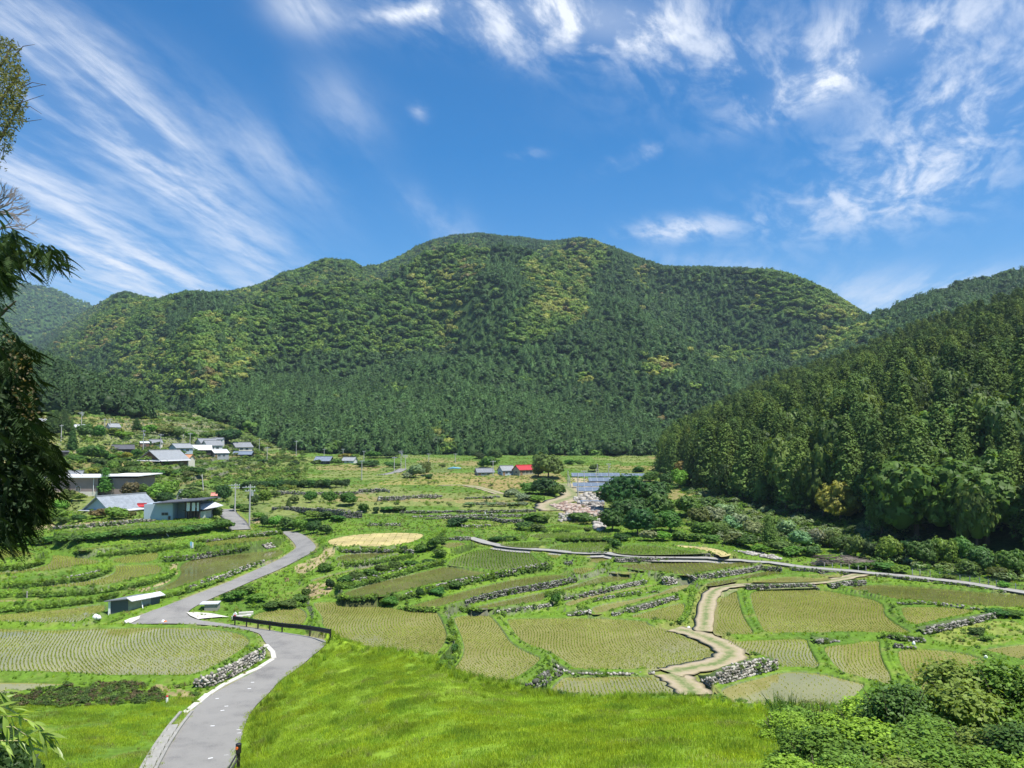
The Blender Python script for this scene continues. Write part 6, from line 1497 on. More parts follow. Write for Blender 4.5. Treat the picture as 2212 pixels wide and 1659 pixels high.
WL = [('G', [(1120, 508), (1300, 470), (1480, 422), (1630, 376)], [20, 42, 42, 26], .27, 'rock', 'stone wall above the small curved paddy left of the dirt track', .95),
      ('G', [(0, 430), (200, 376), (400, 332), (650, 292), (850, 242)], [50, 50, 48, 48, 40], .28, 'rock_dark', 'long dark stone wall under a grass edge in the middle', .9),
      ('G', [(760, 385), (980, 346), (1200, 297), (1390, 254)], [24, 32, 34, 28], .27, 'rock', 'stone wall of the third terrace above the big middle paddy', .9),
      ('G', [(240, 484), (400, 462), (600, 436), (660, 425)], [22, 24, 26, 14], .25, 'rock_pale', 'low pale stone wall behind the striped paddy', .95),
      ('G', [(780, 502), (870, 498), (960, 482)], [14, 30, 22], .3, 'rock_pale', 'short heap like stone wall just behind the big middle paddy', .9),
      ('G', [(680, 870), (740, 915), (800, 945)], [22, 22, 18], .3, 'rock_pale', 'rough stones at the left corner of the low middle paddy', .95),
      ('G', [(810, 948), (1050, 952), (1250, 950), (1440, 945)], [14, 13, 13, 12], .26, 'rock_pale', 'line of low stones dividing the two near middle paddies', .95),
      ('G', [(980, 396), (1200, 352), (1480, 318)], [22, 22, 14], .27, 'rock', 'low stone edge between the long narrow paddies', .7),
      ('G', [(1505, 268), (1560, 266), (1620, 256)], [60, 62, 30], .3, 'rock_pale', 'mound of pale stones where the paddies meet', .95),
      ('G', [(430, 1062), (550, 1062), (650, 1002), (745, 952)], [30, 80, 85, 60], .3, 'rock_dark', 'dark overgrown stone bank at the corner of the striped paddy', .55),
      ('C', [(1145, 1300), (1400, 1292), (1620, 1282)], [36, 32, 16], .28, 'rock', 'stone wall carrying the farm road in the middle', .95),
      ('C', [(1550, 1260), (1750, 1262), (1935, 1262)], [24, 28, 28], .28, 'rock_dark', 'dark stone wall above the farm road', .95),
      ('C', [(925, 1236), (1010, 1242), (1085, 1240)], [22, 24, 22], .28, 'rock_dark', 'short dark stone wall behind the concrete ramp', .95),
      ('C', [(760, 1315), (800, 1325), (825, 1310)], [30, 28, 26], .28, 'rock_dark', 'dark stones at the corner of the grassy path', .9),
      ('D', [(215, 1362), (300, 1366), (365, 1366)], [28, 30, 26], .28, 'rock_dark', 'dark stone wall under the bend of the farm road', .95),
      ('D', [(440, 1362), (650, 1384), (875, 1396)], [24, 30, 20], .28, 'rock_dark', 'stone wall carrying the farm road before the dirt fork', .95),
      ('D', [(1040, 1404), (1300, 1434), (1480, 1450)], [16, 22, 18], .28, 'rock_dark', 'low stone wall of the farm road above the long right paddy', .9),
      ('D', [(1500, 1455), (1750, 1480), (2080, 1535)], [14, 20, 14], .28, 'rock_dark', 'low stones under the farm road at the right edge', .8),
      ('B', [(300, 905), (500, 915), (700, 935), (850, 960), (985, 965)], [26, 36, 46, 58, 46], .35, 'rock_dark', 'tall dark stone wall of the orchard terrace', 1.0),
      ('B', [(290, 785), (500, 785), (720, 785), (960, 780)], [28, 26, 24, 22], .35, 'rock', 'grey stone wall below the orchard row', .9),
      ('B', [(960, 770), (1100, 765), (1200, 770)], [30, 28, 24], .35, 'rock', 'grey stone wall right of the orchard row', .9),
      ('B', [(1105, 832), (1300, 826), (1560, 810), (1600, 800)], [30, 34, 28, 14], .35, 'rock', 'long grey stone wall in the middle terraces', .95),
      ('C', [(0, 822), (150, 815), (270, 806)], [18, 18, 14], .35, 'rock_dark', 'low stone wall in front of the sandy patch', .9),
      ('C', [(-500, 925), (-200, 925), (100, 920), (540, 915)], [14, 18, 18, 14], .35, 'rock_dark', 'first long dark wall of the green steps', .9),
      ('C', [(-400, 958), (-100, 955), (200, 955), (560, 955)], [14, 16, 24, 22], .35, 'rock', 'second long wall of the green steps', .9),
      ('C', [(-300, 975), (0, 965), (180, 975), (300, 1002), (450, 1002)], [10, 22, 22, 32, 30], .35, 'rock_dark', 'third long wall of the green steps', .9),
      ('B', [(1020, 1020), (1150, 1022), (1280, 1020)], [26, 26, 22], .35, 'rock', 'ruined stone wall left of centre below the steps', .7),
      ('C', [(-30, 1035), (100, 1035), (200, 1030)], [18, 20, 18], .35, 'rock', 'low stone wall at the foot of the steps', .8),
      ('B', [(1640, 1135), (1740, 1137), (1815, 1135)], [22, 28, 30], .3, 'rock_dark', 'black stone wall at the head of the farm road', 1.0),
      ('A', [(400, 1045), (650, 1035), (900, 1015), (1090, 995), (1180, 985)], [20, 26, 28, 26, 12], .32, 'rock', 'stone wall in front of the workshop and the mottled roof', .85),
      ('E', [(500, 238), (620, 220), (760, 182)], [30, 40, 34], .28, 'rock', 'vine covered stone bank in the left terraces', .6),
      ('E', [(1420, 320), (1560, 275), (1700, 222), (1880, 145), (2010, 92)], [34, 50, 40, 30, 24], .3, 'rock_pale', 'pale stone edge between the pool and the road', .7),
      ('A', [(1250, 1300), (1450, 1285), (1650, 1250), (1850, 1215)], [40, 40, 36, 30], .28, 'rock_dark', 'dark stone bank behind the pool', .6),
      ('A', [(1550, 1148), (1750, 1122), (1900, 1105), (2110, 1085)], [18, 22, 20, 26], .28, 'rock', 'upper stone bank left of the road', .7),
      ('H', [(1240, 412), (1430, 408), (1700, 438), (1870, 455)], [18, 20, 22, 18], .28, 'rock', 'thin line of stones above the triangular right paddy', .8),
      ('H', [(625, 710), (700, 708), (800, 700)], [36, 30, 8], .28, 'rock_dark', 'dark stones under the bund of the near right paddy', .9),
      ('H', [(1120, 668), (1300, 690), (1450, 705)], [20, 36, 34], .28, 'rock_dark', 'dark stone bank at the lower edge of the largest right paddy', .8),
      ('H', [(1205, 742), (1300, 748), (1390, 750)], [40, 26, 12], .28, 'rock_dark', 'short dark bank above the near right corner paddy', .8),
      ('F', [(830, 280), (1000, 262), (1180, 205), (1300, 165), (1620, 95)], [50, 48, 40, 34, 20], .28, 'rock', 'leafy stone bank above the long dark pond', .45),
      ('F', [(1180, 425), (1450, 345), (1700, 275), (2000, 215), (2400, 135)], [50, 55, 50, 50, 45], .28, 'rock', 'leafy stone bank below the long dark pond', .45),
      ('B', [(830, 1225), (1050, 1218), (1250, 1222), (1380, 1240)], [24, 26, 24, 34], .3, 'rock_dark', 'low dark wall under the mown golden field', .8)]
for v, ft, hts, sz, mt, lb, fl in WL: stone_wall(v, ft, hts, sz, lb, mt, False, fl)
# rubble heaps
def rubble(v, poly, n, s0, s1, mat, label):
    pl = cv(v, poly); xs = [p[0] for p in pl]; ys = [p[1] for p in pl]; Vs = []; Fs = []; n_ = 0; k = 0
    while k < n:
        x = random.uniform(min(xs), max(xs)); y = random.uniform(min(ys), max(ys))
        if not in_poly(np.array([x]), np.array([y]), pl)[0]: continue
        p = hit(x, y); sz = random.uniform(s0, s1); sv, sf = STR[k % 5]; a = random.uniform(0, 6.28); ca, sa = math.cos(a), math.sin(a)
        q = sv * sz * np.array([random.uniform(.8, 1.4), 1, .7]); q = np.stack([q[:, 0] * ca - q[:, 1] * sa + p.x, q[:, 0] * sa + q[:, 1] * ca + p.y, q[:, 2] + p.z + sz * .2], 1); Vs.append(q); Fs.append(sf + n_); n_ += len(sv); k += 1
    o = link('rubble', np_mesh('rubble', np.concatenate(Vs), np.concatenate(Fs), mat)); o['kind'] = 'stuff'; o['label'] = label
RED = rock_mat('red_brick_rubble', (.14, .09, .07), (.27, .18, .14), (.42, .34, .28))
rubble('C', [(660, 870), (760, 845), (880, 870), (1050, 900), (1050, 950), (900, 930), (780, 925)], 500, .3, .9, RED, 'heap of reddish broken rubble beside the solar arrays')
rubble('C', [(820, 820), (920, 780), (1060, 780), (1050, 960), (900, 870)], 420, .3, 1.0, M['rock_pale'], 'white broken stones between the solar arrays')
rubble('C', [(980, 985), (1060, 975), (1070, 1055), (1010, 1065)], 160, .4, 1.0, M['rock_pale'], 'white boulders in the stream bed below the round trees')
rubble('C', [(720, 930), (1000, 950), (960, 975), (760, 985), (725, 1000)], 160, .3, .7, M['rock_pale'], 'pale stones above the stream bank')
rubble('A', [(2000, 1165), (2070, 1150), (2100, 1185), (2030, 1200)], 60, .15, .4, M['rock_pale'], 'pale stones at the head of the pool')
rubble('D', [(0, 1215), (150, 1225), (300, 1250), (380, 1285), (280, 1275), (100, 1240)], 200, .2, .5, M['rock_pale'], 'pale stones edging the brush at the farm road')
# ================================================================== single trees and shrubs in the valley
TONE = dict(dark=(.052, .110, .028), mid=(.090, .175, .032), bright=(.150, .265, .036), olive=(.115, .175, .042), pale=(.22, .29, .14), brown=(.16, .14, .06), yellow=(.24, .28, .045))
me_shr = [np_mesh('shrub_foliage', *round_crown(s, lobes=6, clumps=20, n=12, leaf=.055, flat=.8, z0=-.12), M['leaf']) for s in (41, 42, 43)]
me_low = [np_mesh('shrub_foliage', *round_crown(s, lobes=8, clumps=15, n=10, leaf=.065, flat=.6, z0=-.25), M['leaf']) for s in (44, 45)]
PT = {'A': [(380, 330, 120, 180, 'c', 'dark'), (425, 312, 110, 170, 'c', 'dark'), (492, 322, 110, 190, 'c', 'dark'), (545, 342, 60, 130, 'c', 'mid'), (550, 480, 110, 200, 'c', 'dark'), (650, 350, 120, 120, 'r', 'mid'), (740, 357, 110, 110, 'r', 'mid'), (700, 520, 220, 130, 'r', 'mid'),
  (880, 330, 110, 60, 's', 'bright'), (950, 352, 130, 60, 's', 'bright'), (1040, 302, 100, 100, 'c', 'dark'), (1130, 322, 110, 80, 's', 'bright'), (1250, 332, 140, 80, 'r', 'olive'), (1350, 352, 120, 90, 'r', 'olive'), (1450, 352, 90, 60, 'r', 'bright'), (1575, 362, 120, 70, 'r', 'mid'), (1740, 392, 200, 125, 'r', 'dark'), (1900, 432, 110, 75, 'r', 'olive'), (1985, 442, 90, 60, 'r', 'bright'),
  (1122, 417, 60, 50, 's', 'dark'), (1200, 412, 60, 36, 's', 'olive'), (965, 512, 80, 62, 's', 'yellow'), (900, 502, 80, 50, 's', 'bright'), (830, 522, 90, 60, 's', 'mid'), (1040, 502, 90, 85, 'r', 'mid'), (600, 540, 120, 70, 's', 'mid'), (760, 560, 120, 60, 's', 'olive'), (880, 565, 110, 60, 's', 'mid'), (990, 570, 90, 50, 's', 'mid'),
  (700, 642, 100, 75, 'r', 'yellow'), (780, 642, 90, 80, 'r', 'olive'), (860, 602, 80, 90, 'r', 'bright'), (930, 632, 100, 75, 'r', 'mid'), (1005, 612, 90, 60, 'r', 'mid'), (1100, 642, 100, 65, 'r', 'olive'), (1190, 642, 100, 62, 'r', 'mid'), (1280, 642, 110, 72, 'r', 'olive'), (1360, 647, 100, 75, 'r', 'mid'), (1430, 652, 90, 62, 'r', 'olive'), (1500, 642, 120, 85, 'r', 'dark'),
  (800, 790, 150, 210, 'c', 'mid'), (870, 702, 80, 120, 'c', 'mid'), (985, 802, 140, 125, 'r', 'brown'), (1085, 802, 120, 115, 'r', 'mid'), (1200, 832, 150, 155, 'r', 'bright'), (1290, 802, 150, 140, 'r', 'bright'), (1250, 852, 140, 100, 'r', 'dark'), (1440, 832, 150, 95, 'r', 'mid'), (1540, 852, 150, 90, 'r', 'mid'), (1605, 842, 100, 60, 'r', 'mid'), (1705, 842, 110, 150, 'r', 'dark'),
  (1645, 962, 90, 90, 'r', 'olive'), (1700, 1042, 140, 85, 's', 'mid'), (510, 832, 110, 95, 'r', 'mid'), (600, 832, 110, 70, 's', 'bright'), (450, 902, 130, 90, 'r', 'bright'), (430, 972, 150, 95, 'r', 'bright'), (600, 992, 100, 65, 's', 'mid'), (890, 972, 150, 110, 's', 'bright'), (760, 962, 130, 80, 's', 'brown'), (1000, 962, 80, 60, 's', 'olive'), (330, 1012, 120, 60, 's', 'olive'), (480, 1002, 110, 55, 's', 'mid'), (230, 1002, 160, 60, 's', 'mid'), (90, 1010, 180, 80, 's', 'mid'),
  (1380, 575, 40, 40, 's', 'dark'), (1120, 565, 50, 32, 's', 'dark'), (1200, 562, 46, 40, 's', 'dark'), (1250, 560, 60, 46, 's', 'olive'), (1040, 560, 60, 36, 's', 'mid')]
  + [(x, y, 120, 78, 'l', 'mid') for x, y in [(60, 1168), (160, 1170), (270, 1168), (370, 1160), (480, 1152), (590, 1150), (700, 1138), (780, 1130), (870, 1120), (950, 1110), (1030, 1110), (1110, 1102), (1190, 1098), (1270, 1095), (1340, 1090), (1420, 1082), (1490, 1072), (1560, 1064), (1640, 1050), (1720, 1046)]]
  + [(x, 488, 60, 45, 's', 'mid') for x in (1160, 1290, 1380, 1420, 1460, 1500, 1540)],
 'B': [(x, 742 - (x - 100) * .02, 84, 78, 'r', 'dark') for x in range(110, 870, 62)] + [(x, 722, 70, 50, 'r', 'olive') for x in range(140, 800, 95)]
  + [(240, 852, 100, 115, 'r', 'bright'), (160, 862, 90, 95, 'r', 'dark'), (330, 802, 80, 60, 'r', 'olive'), (470, 852, 85, 80, 'r', 'olive'), (600, 842, 105, 95, 'r', 'mid'), (742, 852, 115, 100, 'r', 'mid'), (890, 862, 135, 100, 'r', 'mid'), (430, 892, 60, 75, 'c', 'mid'), (1000, 917, 75, 75, 's', 'mid'), (1095, 927, 55, 65, 'r', 'dark'),
  (1180, 907, 110, 42, 'l', 'mid'), (1270, 905, 110, 42, 'l', 'mid'), (250, 1032, 70, 95, 'r', 'dark'), (330, 1032, 120, 95, 'r', 'bright'), (425, 1055, 130, 115, 'r', 'mid'), (520, 1062, 110, 95, 'r', 'bright'), (620, 1082, 120, 110, 'r', 'dark'), (705, 1087, 100, 85, 's', 'mid'), (620, 972, 130, 75, 's', 'bright'), (720, 962, 110, 62, 's', 'mid'), (805, 982, 110, 45, 's', 'mid'), (200, 972, 90, 62, 's', 'bright'), (100, 912, 90, 60, 's', 'olive'), (40, 905, 90, 60, 's', 'mid'),
  (230, 542, 90, 34, 's', 'dark'), (290, 545, 40, 26, 's', 'mid'), (350, 522, 90, 42, 's', 'olive'), (440, 522, 80, 38, 's', 'olive'), (485, 556, 55, 36, 's', 'dark'), (640, 562, 80, 50, 's', 'mid'), (795, 560, 95, 60, 's', 'olive'), (1030, 572, 180, 62, 'r', 'dark'), (860, 512, 90, 52, 'r', 'yellow'), (925, 512, 80, 50, 'r', 'bright'), (1080, 502, 130, 62, 'r', 'mid'), (1200, 502, 120, 62, 'r', 'dark'), (1260, 572, 60, 30, 's', 'mid'), (1215, 576, 100, 50, 's', 'mid'),
  (1400, 650, 130, 105, 'r', 'pale'), (1470, 640, 100, 120, 'r', 'olive'), (1340, 660, 90, 60, 's', 'pale'), (1500, 662, 60, 40, 's', 'mid'), (1600, 572, 60, 26, 's', 'mid'), (1710, 1022, 150, 75, 's', 'dark'), (1600, 1160, 90, 70, 's', 'mid'), (1540, 1190, 100, 90, 's', 'mid'), (1450, 1220, 110, 70, 's', 'mid'), (1580, 1260, 110, 70, 's', 'mid'), (1310, 1210, 60, 40, 's', 'dark'),
  (710, 1370, 110, 70, 's', 'mid'), (745, 1505, 70, 85, 's', 'dark'), (860, 1480, 120, 90, 's', 'mid'), (960, 1450, 120, 90, 's', 'mid'), (1050, 1425, 110, 85, 's', 'mid'), (1140, 1385, 110, 80, 's', 'mid'), (1250, 1360, 110, 75, 's', 'mid'), (1370, 1340, 120, 60, 's', 'mid'), (1500, 1318, 120, 50, 's', 'mid'), (1200, 1620, 110, 70, 's', 'mid'), (1430, 1570, 60, 80, 's', 'dark'), (1700, 1500, 120, 70, 's', 'mid'), (1560, 1545, 110, 60, 's', 'mid')],
 'C': [(180, 582, 140, 95, 'r', 'mid'), (235, 522, 115, 90, 'r', 'mid'), (120, 512, 80, 62, 'r', 'dark'), (640, 655, 230, 205, 'r', 'olive'), (560, 645, 90, 80, 'r', 'mid'), (560, 560, 90, 90, 'r', 'olive'), (620, 790, 210, 150, 'r', 'dark'), (500, 775, 150, 90, 'r', 'mid'), (360, 802, 120, 75, 's', 'pale'), (450, 832, 110, 62, 's', 'pale'), (560, 842, 130, 62, 's', 'bright'), (690, 802, 140, 110, 'r', 'mid'), (740, 785, 60, 85, 's', 'olive'),
  (800, 552, 90, 42, 's', 'mid'), (880, 557, 80, 42, 's', 'mid'), (990, 602, 80, 62, 'r', 'mid'), (1200, 905, 350, 300, 'r', 'dark'), (1420, 890, 330, 240, 'r', 'dark'), (1130, 1062, 190, 195, 'r', 'dark'), (1320, 1092, 250, 225, 'r', 'dark'), (1260, 980, 300, 200, 'r', 'dark'), (1490, 965, 220, 210, 'r', 'mid'), (1570, 1065, 190, 175, 'r', 'mid'), (1700, 955, 200, 190, 'r', 'olive'), (1790, 1015, 160, 150, 'r', 'olive'), (1800, 1105, 180, 125, 'r', 'mid'), (1445, 1065, 160, 135, 'r', 'mid'),
  (1400, 1135, 120, 90, 's', 'pale'), (1520, 1135, 130, 80, 's', 'bright'), (1640, 1128, 130, 75, 's', 'mid'), (1750, 1140, 120, 70, 's', 'bright'), (1880, 1150, 120, 70, 's', 'mid'), (1640, 735, 130, 170, 'r', 'bright'), (1540, 720, 100, 110, 'r', 'dark'), (1420, 690, 120, 90, 'r', 'olive'), (1330, 610, 80, 50, 's', 'mid'), (1900, 1000, 160, 140, 'r', 'pale'), (1990, 960, 170, 120, 'r', 'pale'), (1840, 900, 160, 110, 's', 'olive'), (2050, 1060, 160, 130, 'r', 'pale'), (1950, 1100, 150, 120, 'r', 'olive'),
  (520, 972, 130, 60, 's', 'bright'), (590, 1000, 120, 60, 's', 'mid'), (870, 985, 160, 75, 's', 'mid'), (950, 1005, 130, 72, 's', 'olive'), (1200, 1135, 130, 62, 's', 'dark'), (940, 1060, 60, 30, 's', 'olive'), (450, 1050, 130, 70, 's', 'mid'), (560, 1062, 120, 60, 's', 'olive'), (240, 1140, 100, 42, 's', 'dark'), (340, 1135, 110, 42, 's', 'dark'), (1140, 1190, 110, 80, 's', 'mid')]
  + [(x, 872, 90, 42, 'l', 'pale') for x in (40, 120, 200, 280, 360, 440)] + [(x, 1140, 80, 36, 'l', 'mid') for x in (760, 840, 920, 1000, 1080)] + [(700, 1620, 70, 90, 's', 'mid')],
 'D': [(50, 1060, 160, 150, 'r', 'pale'), (150, 1105, 160, 140, 'r', 'pale'), (270, 1185, 130, 240, 'c', 'olive'), (390, 1105, 160, 140, 'r', 'pale'), (500, 1185, 170, 150, 'r', 'pale'), (620, 1178, 160, 150, 'r', 'pale'), (730, 1185, 160, 140, 'r', 'olive'), (820, 1225, 160, 150, 'r', 'mid'), (930, 1265, 150, 190, 'r', 'olive'), (1050, 1280, 130, 150, 'r', 'dark'), (1190, 1305, 190, 230, 'r', 'bright'), (1330, 1300, 160, 180, 'r', 'dark'), (350, 1225, 150, 100, 's', 'olive'), (450, 1245, 160, 80, 's', 'bright'),
  (100, 1185, 160, 110, 's', 'mid'), (200, 1225, 140, 70, 's', 'bright'), (0, 1160, 150, 100, 's', 'olive'), (600, 1250, 130, 80, 's', 'mid'), (1150, 1362, 170, 70, 's', 'mid'), (1260, 1378, 130, 70, 's', 'bright'), (1450, 1330, 200, 220, 'r', 'mid'), (1600, 1330, 190, 240, 'r', 'bright'), (1740, 1300, 180, 220, 'r', 'mid'), (1790, 1400, 170, 130, 'r', 'olive'), (1900, 1380, 200, 220, 'r', 'mid'), (2010, 1425, 160, 100, 'r', 'olive'), (2120, 1400, 190, 220, 'r', 'mid'), (2060, 1500, 90, 60, 's', 'bright'), (1560, 1425, 90, 40, 's', 'bright'), (1640, 1432, 90, 44, 's', 'bright'), (1400, 1100, 160, 200, 'c', 'mid'), (700, 1290, 110, 50, 's', 'bright'), (980, 1345, 130, 50, 's', 'mid')],
 'F': [(520, 400, 130, 70, 's', 'mid'), (420, 430, 130, 60, 's', 'mid'), (300, 440, 120, 50, 's', 'mid'), (560, 360, 70, 80, 's', 'mid'), (100, 330, 160, 70, 's', 'mid'), (20, 380, 160, 80, 's', 'mid'), (180, 400, 150, 80, 's', 'bright'), (1660, 860, 80, 70, 's', 'mid'), (1690, 780, 70, 70, 's', 'mid'), (1600, 880, 90, 50, 's', 'bright'), (1670, 700, 70, 60, 's', 'bright')],
 'H': [(2000, 500, 150, 60, 's', 'mid'), (2120, 505, 160, 60, 's', 'mid'), (1850, 640, 110, 60, 's', 'mid'), (1930, 690, 90, 40, 's', 'bright'), (1540, 1400, 1, 1, 's', 'mid')][:4]}
used = {}
KN = {'r': ('broadleaf_tree', 'tree'), 'c': ('cedar_tree', 'tree'), 's': ('shrub', 'shrub'), 'l': ('low_shrub', 'shrub')}
TW = dict(dark='dark green', mid='leafy green', bright='bright green', olive='olive green', pale='pale whitish green', brown='brownish', yellow='yellow green')
ORD = ['', 'second ', 'third ', 'fourth ', 'fifth ', 'sixth ', 'seventh ', 'eighth ', 'ninth ', 'tenth ', 'eleventh ', 'twelfth ']
k = 0
for v in PT:
    for x, y, w, hh, kd, tn in PT[v]:
        q = cv(v, [(x, y)])[0]
        if q[0] < 150 and kd == 'l' and q[0] < 10: pass
        p = hit(*q); W_ = pxm(w * .28345, p.y); H_ = pxm(hh * .28345, p.y)
        if p.y > 345: continue
        cand = sorted((math.hypot((a - q[0]) * .7, (b - q[1]) * 1.3), nm, a, b) for nm, a, b in LM if nm)[0]
        dx_, dy_ = q[0] - cand[2], q[1] - cand[3]
        rel = ('right of ' if dx_ > 0 else 'left of ') if abs(dx_) > abs(dy_) * 1.4 else ('in front of ' if dy_ > 0 else 'behind ')
        sz = {'r': 'round tree', 'c': 'pointed cedar', 's': 'shrub', 'l': 'low hedge bush'}[kd]; size = 'tall ' if hh > 140 else 'small ' if hh < 60 else ''
        base_l = f"{size}{TW[tn]} {sz} {rel}{cand[1]}"; n_ = used.get(base_l, 0); used[base_l] = n_ + 1
        lb = base_l if n_ == 0 else f"{ORD[min(n_, 11)]}{base_l}"
        gp_ = None
        if kd == 'l': gp_ = 'bushes of the low hedges'
        nm, ct = KN[kd]; t = thing(nm, p, random.uniform(0, 6.28), lb, ct, gp_)
        tint = [c * random.uniform(.82, 1.2) for c in TONE[tn]]
        if kd == 'c':
            cr = link('crown', me_ced[k % 3], t); cr.scale = (W_ / .40, W_ / .40, H_); tr = link('trunk', me_ctr, t); tr.scale = (H_,) * 3
        elif kd == 'r':
            cr = link('crown', me_val[k % 3] if hh > 85 else me_shr[k % 3], t); cr.scale = (W_ / .88, W_ / .88, H_ * (1.0 if hh > 110 else 1.05)); tr = link('trunk', me_rtr, t); tr.scale = (min(W_, H_),) * 2 + (H_,)
        else:
            cr = link('foliage', (me_shr if kd == 's' else me_low)[k % (3 if kd == 's' else 2)], t); cr.scale = (W_ / .85, W_ / .85, H_ * 1.15)
        cr['tint'] = tint; k += 1
print('valley plants', k)

# ================================================================== grass, weeds
def blades(n, rad, h, wd, seed, lean=.35):
    rs = np.random.RandomState(seed); a = rs.rand(n) * 6.28; r = rad * rs.rand(n) ** .5; x, y = np.cos(a) * r, np.sin(a) * r; hh = h * rs.uniform(.45, 1.2, n)
    b = rs.rand(n) * 6.28; ca, sa = np.cos(b) * wd * rs.uniform(.6, 1.4, n), np.sin(b) * wd; c = rs.rand(n) * 6.28; l = lean * hh * rs.rand(n)
    V = np.stack([np.stack([x - ca, y - sa, np.zeros(n) - .02], 1), np.stack([x + ca, y + sa, np.zeros(n) - .02], 1), np.stack([x + np.cos(c) * l, y + np.sin(c) * l, hh], 1)], 1).reshape(-1, 3)
    return V, tri_idx(V)
lawn_p = [np_mesh('lawn_patch', *blades(330, .62, .085, .011, s, .9), M['grass']) for s in (1, 2, 3)]
tuft_p = [np_mesh('grass_tuft', *blades(46, .30, 1.0, .035, s, .75), M['grass']) for s in (4, 5, 6)]
def weed(seed, n=16):
    rs = np.random.RandomState(seed); a = rs.rand(n) * 6.28; r = .42 * rs.rand(n) ** .5; c = np.stack([np.cos(a) * r, np.sin(a) * r, .15 + .55 * rs.rand(n) * (1 - r)], 1); nn = np.stack([np.cos(a) * .5, np.sin(a) * .5, np.ones(n) * .8], 1)
    V = leafcloud(c, nn, 9, .085, .17, rs, up=.5); return V, tri_idx(V)
weed_p = [np_mesh('weed_clump', *weed(s), M['leaf']) for s in (7, 8, 9)]
gcoll = proto_collection('ground_plants', lawn_p + tuft_p + weed_p)     # 0-2 lawn, 3-5 tufts, 6-8 weeds
CELL = np.zeros((NU, NY)); CELL[:-1, :-1] = np.abs(np.diff(XX, axis=0)[:, :-1] * np.diff(YY, axis=1)[:-1, :])
VIS = (np.abs(UU) < .70)
OFFR = (TD > .15) & (rd > .25) & (~inr) & free
def pick_cells(mask, dens):
    lam = CELL * np.where(mask & VIS, dens, 0); n = RS.poisson(lam); i, j = np.nonzero(n); rep = n[i, j]; i = np.repeat(i, rep); j = np.repeat(j, rep)
    m = (i < NU - 1) & (j < NY - 1); i = i[m]; j = j[m]; a = RS.rand(len(i)); b = RS.rand(len(i))
    u = Ug[i] * (1 - a) + Ug[i + 1] * a; y = Yg[j] * (1 - b) + Yg[j + 1] * b; x = u * y; return x, y, gz(x, y), i, j
def ground_scatter(name, mask, dens, size, idx0, nvar, tones, label, hfac=1.0, zoff=0):
    x, y, z, i, j = pick_cells(mask, dens); n = len(x); s = size * RS.uniform(.55, 1.3, n) * (1 if np.isscalar(size) else 1)
    T_ = np.array(tones); t1 = T_[RS.randint(0, len(T_), n)] * RS.uniform(.8, 1.2, (n, 1)); pn = fbm(x / 5, y / 5, 91, 3)[:, None]; t1 = t1 * (.7 + .6 * pn)
    o = scatter(name, np.stack([x, y, z + zoff], 1), np.stack([s, s, s * hfac], 1), np.stack([RS.uniform(-.12, .12, n), RS.uniform(-.12, .12, n), RS.rand(n) * 6.28], 1), t1, idx0 + RS.randint(0, nvar, n), gcoll, label)
    print(name, n); return o
leftlawn = in_poly(PVX, PVY, cv('E', [(-100, 1170), (100, 1180), (450, 1190), (900, 1190), (1240, 1160), (1500, 1110), (1440, 1200), (1300, 1380), (1200, 1520), (1120, 1700), (-100, 1700)]))
lawn_m = ((LAWN & (SLOPE < 1.5)) | leftlawn) & OFFR & (YY < 64)
YL = (.36, .45, .035); GL = (.31, .42, .04); DG = (.24, .36, .04); SP = (.33, .37, .10)
# lawn: blades coloured by patch
x, y, z, i, j = pick_cells(lawn_m, 3.0); n = len(x); pn = fbm(x / 1.5, y / 2.2, 51, 4) + RS.normal(0, .06, n); pf_ = fbm(x / .8, y / .8, 52, 2)
tn = np.where((pn > .53)[:, None], C3(*YL), C3(*GL)); tn = np.where((pf_ > .70)[:, None], C3(*DG), tn); tn = np.where((pf_ < .25)[:, None], C3(*SP), tn) * RS.uniform(.85, 1.15, (n, 1))
hh_ = np.where(pf_ > .66, 1.3, 1.0) * RS.uniform(.8, 1.3, n)
scatter('lawn_grass', np.stack([x, y, z], 1), np.stack([np.ones(n)] * 2 + [hh_], 1), np.stack([np.zeros(n), np.zeros(n), RS.rand(n) * 6.28], 1), tn, RS.randint(0, 3, n), gcoll, 'short bright grass of the sloping meadow'); print('lawn', n)
ground_scatter('tall_grass', lawn_m, .28, .24, 3, 3, [GL, DG, YL, SP], 'longer grass tufts in the meadow', .9)
browm = LAWN & OFFR & (gsample(LAWN.astype(float), XX, np.minimum(YY + 2.2, 347)) < .5)
ground_scatter('tall_grass', browm, 3.0, .42, 3, 3, [GL, DG, GL], 'long grass along the brow of the meadow', 1.0)
ground_scatter('tall_grass', LAWN & OFFR & (rd < 1.6), 3.0, .42, 3, 3, [GL, DG], 'long grass beside the road', 1.0)
bund_m = OFFR & (FD < 1.1) & (YY < 150) & (~LAWN)
BT = [(.26, .41, .035), (.20, .34, .035), (.34, .46, .04), (.13, .24, .03)]
ground_scatter('bund_grass', bund_m, 6.0, .19, 3, 3, BT, 'bright grass on the bunds between the paddies', .9)
ground_scatter('bund_weeds', bund_m & (SLOPE > .45), 2.6, .36, 6, 3, [(.11, .20, .03), (.08, .155, .025), (.15, .26, .035)], 'weeds hanging on the terrace banks', .8)
open_m = OFFR & (FD >= 1.1) & (YY < 128) & (~lawn_m) & (~LAWN)
ground_scatter('meadow_grass', open_m, 3.0, .24, 3, 3, BT + [(.28, .27, .11)], 'rough grass on the open ground', .9)
ground_scatter('meadow_weeds', open_m, .5, .42, 6, 3, [(.12, .22, .03), (.08, .15, .025), (.17, .26, .04), (.22, .24, .09)], 'weeds on the open ground', .7)
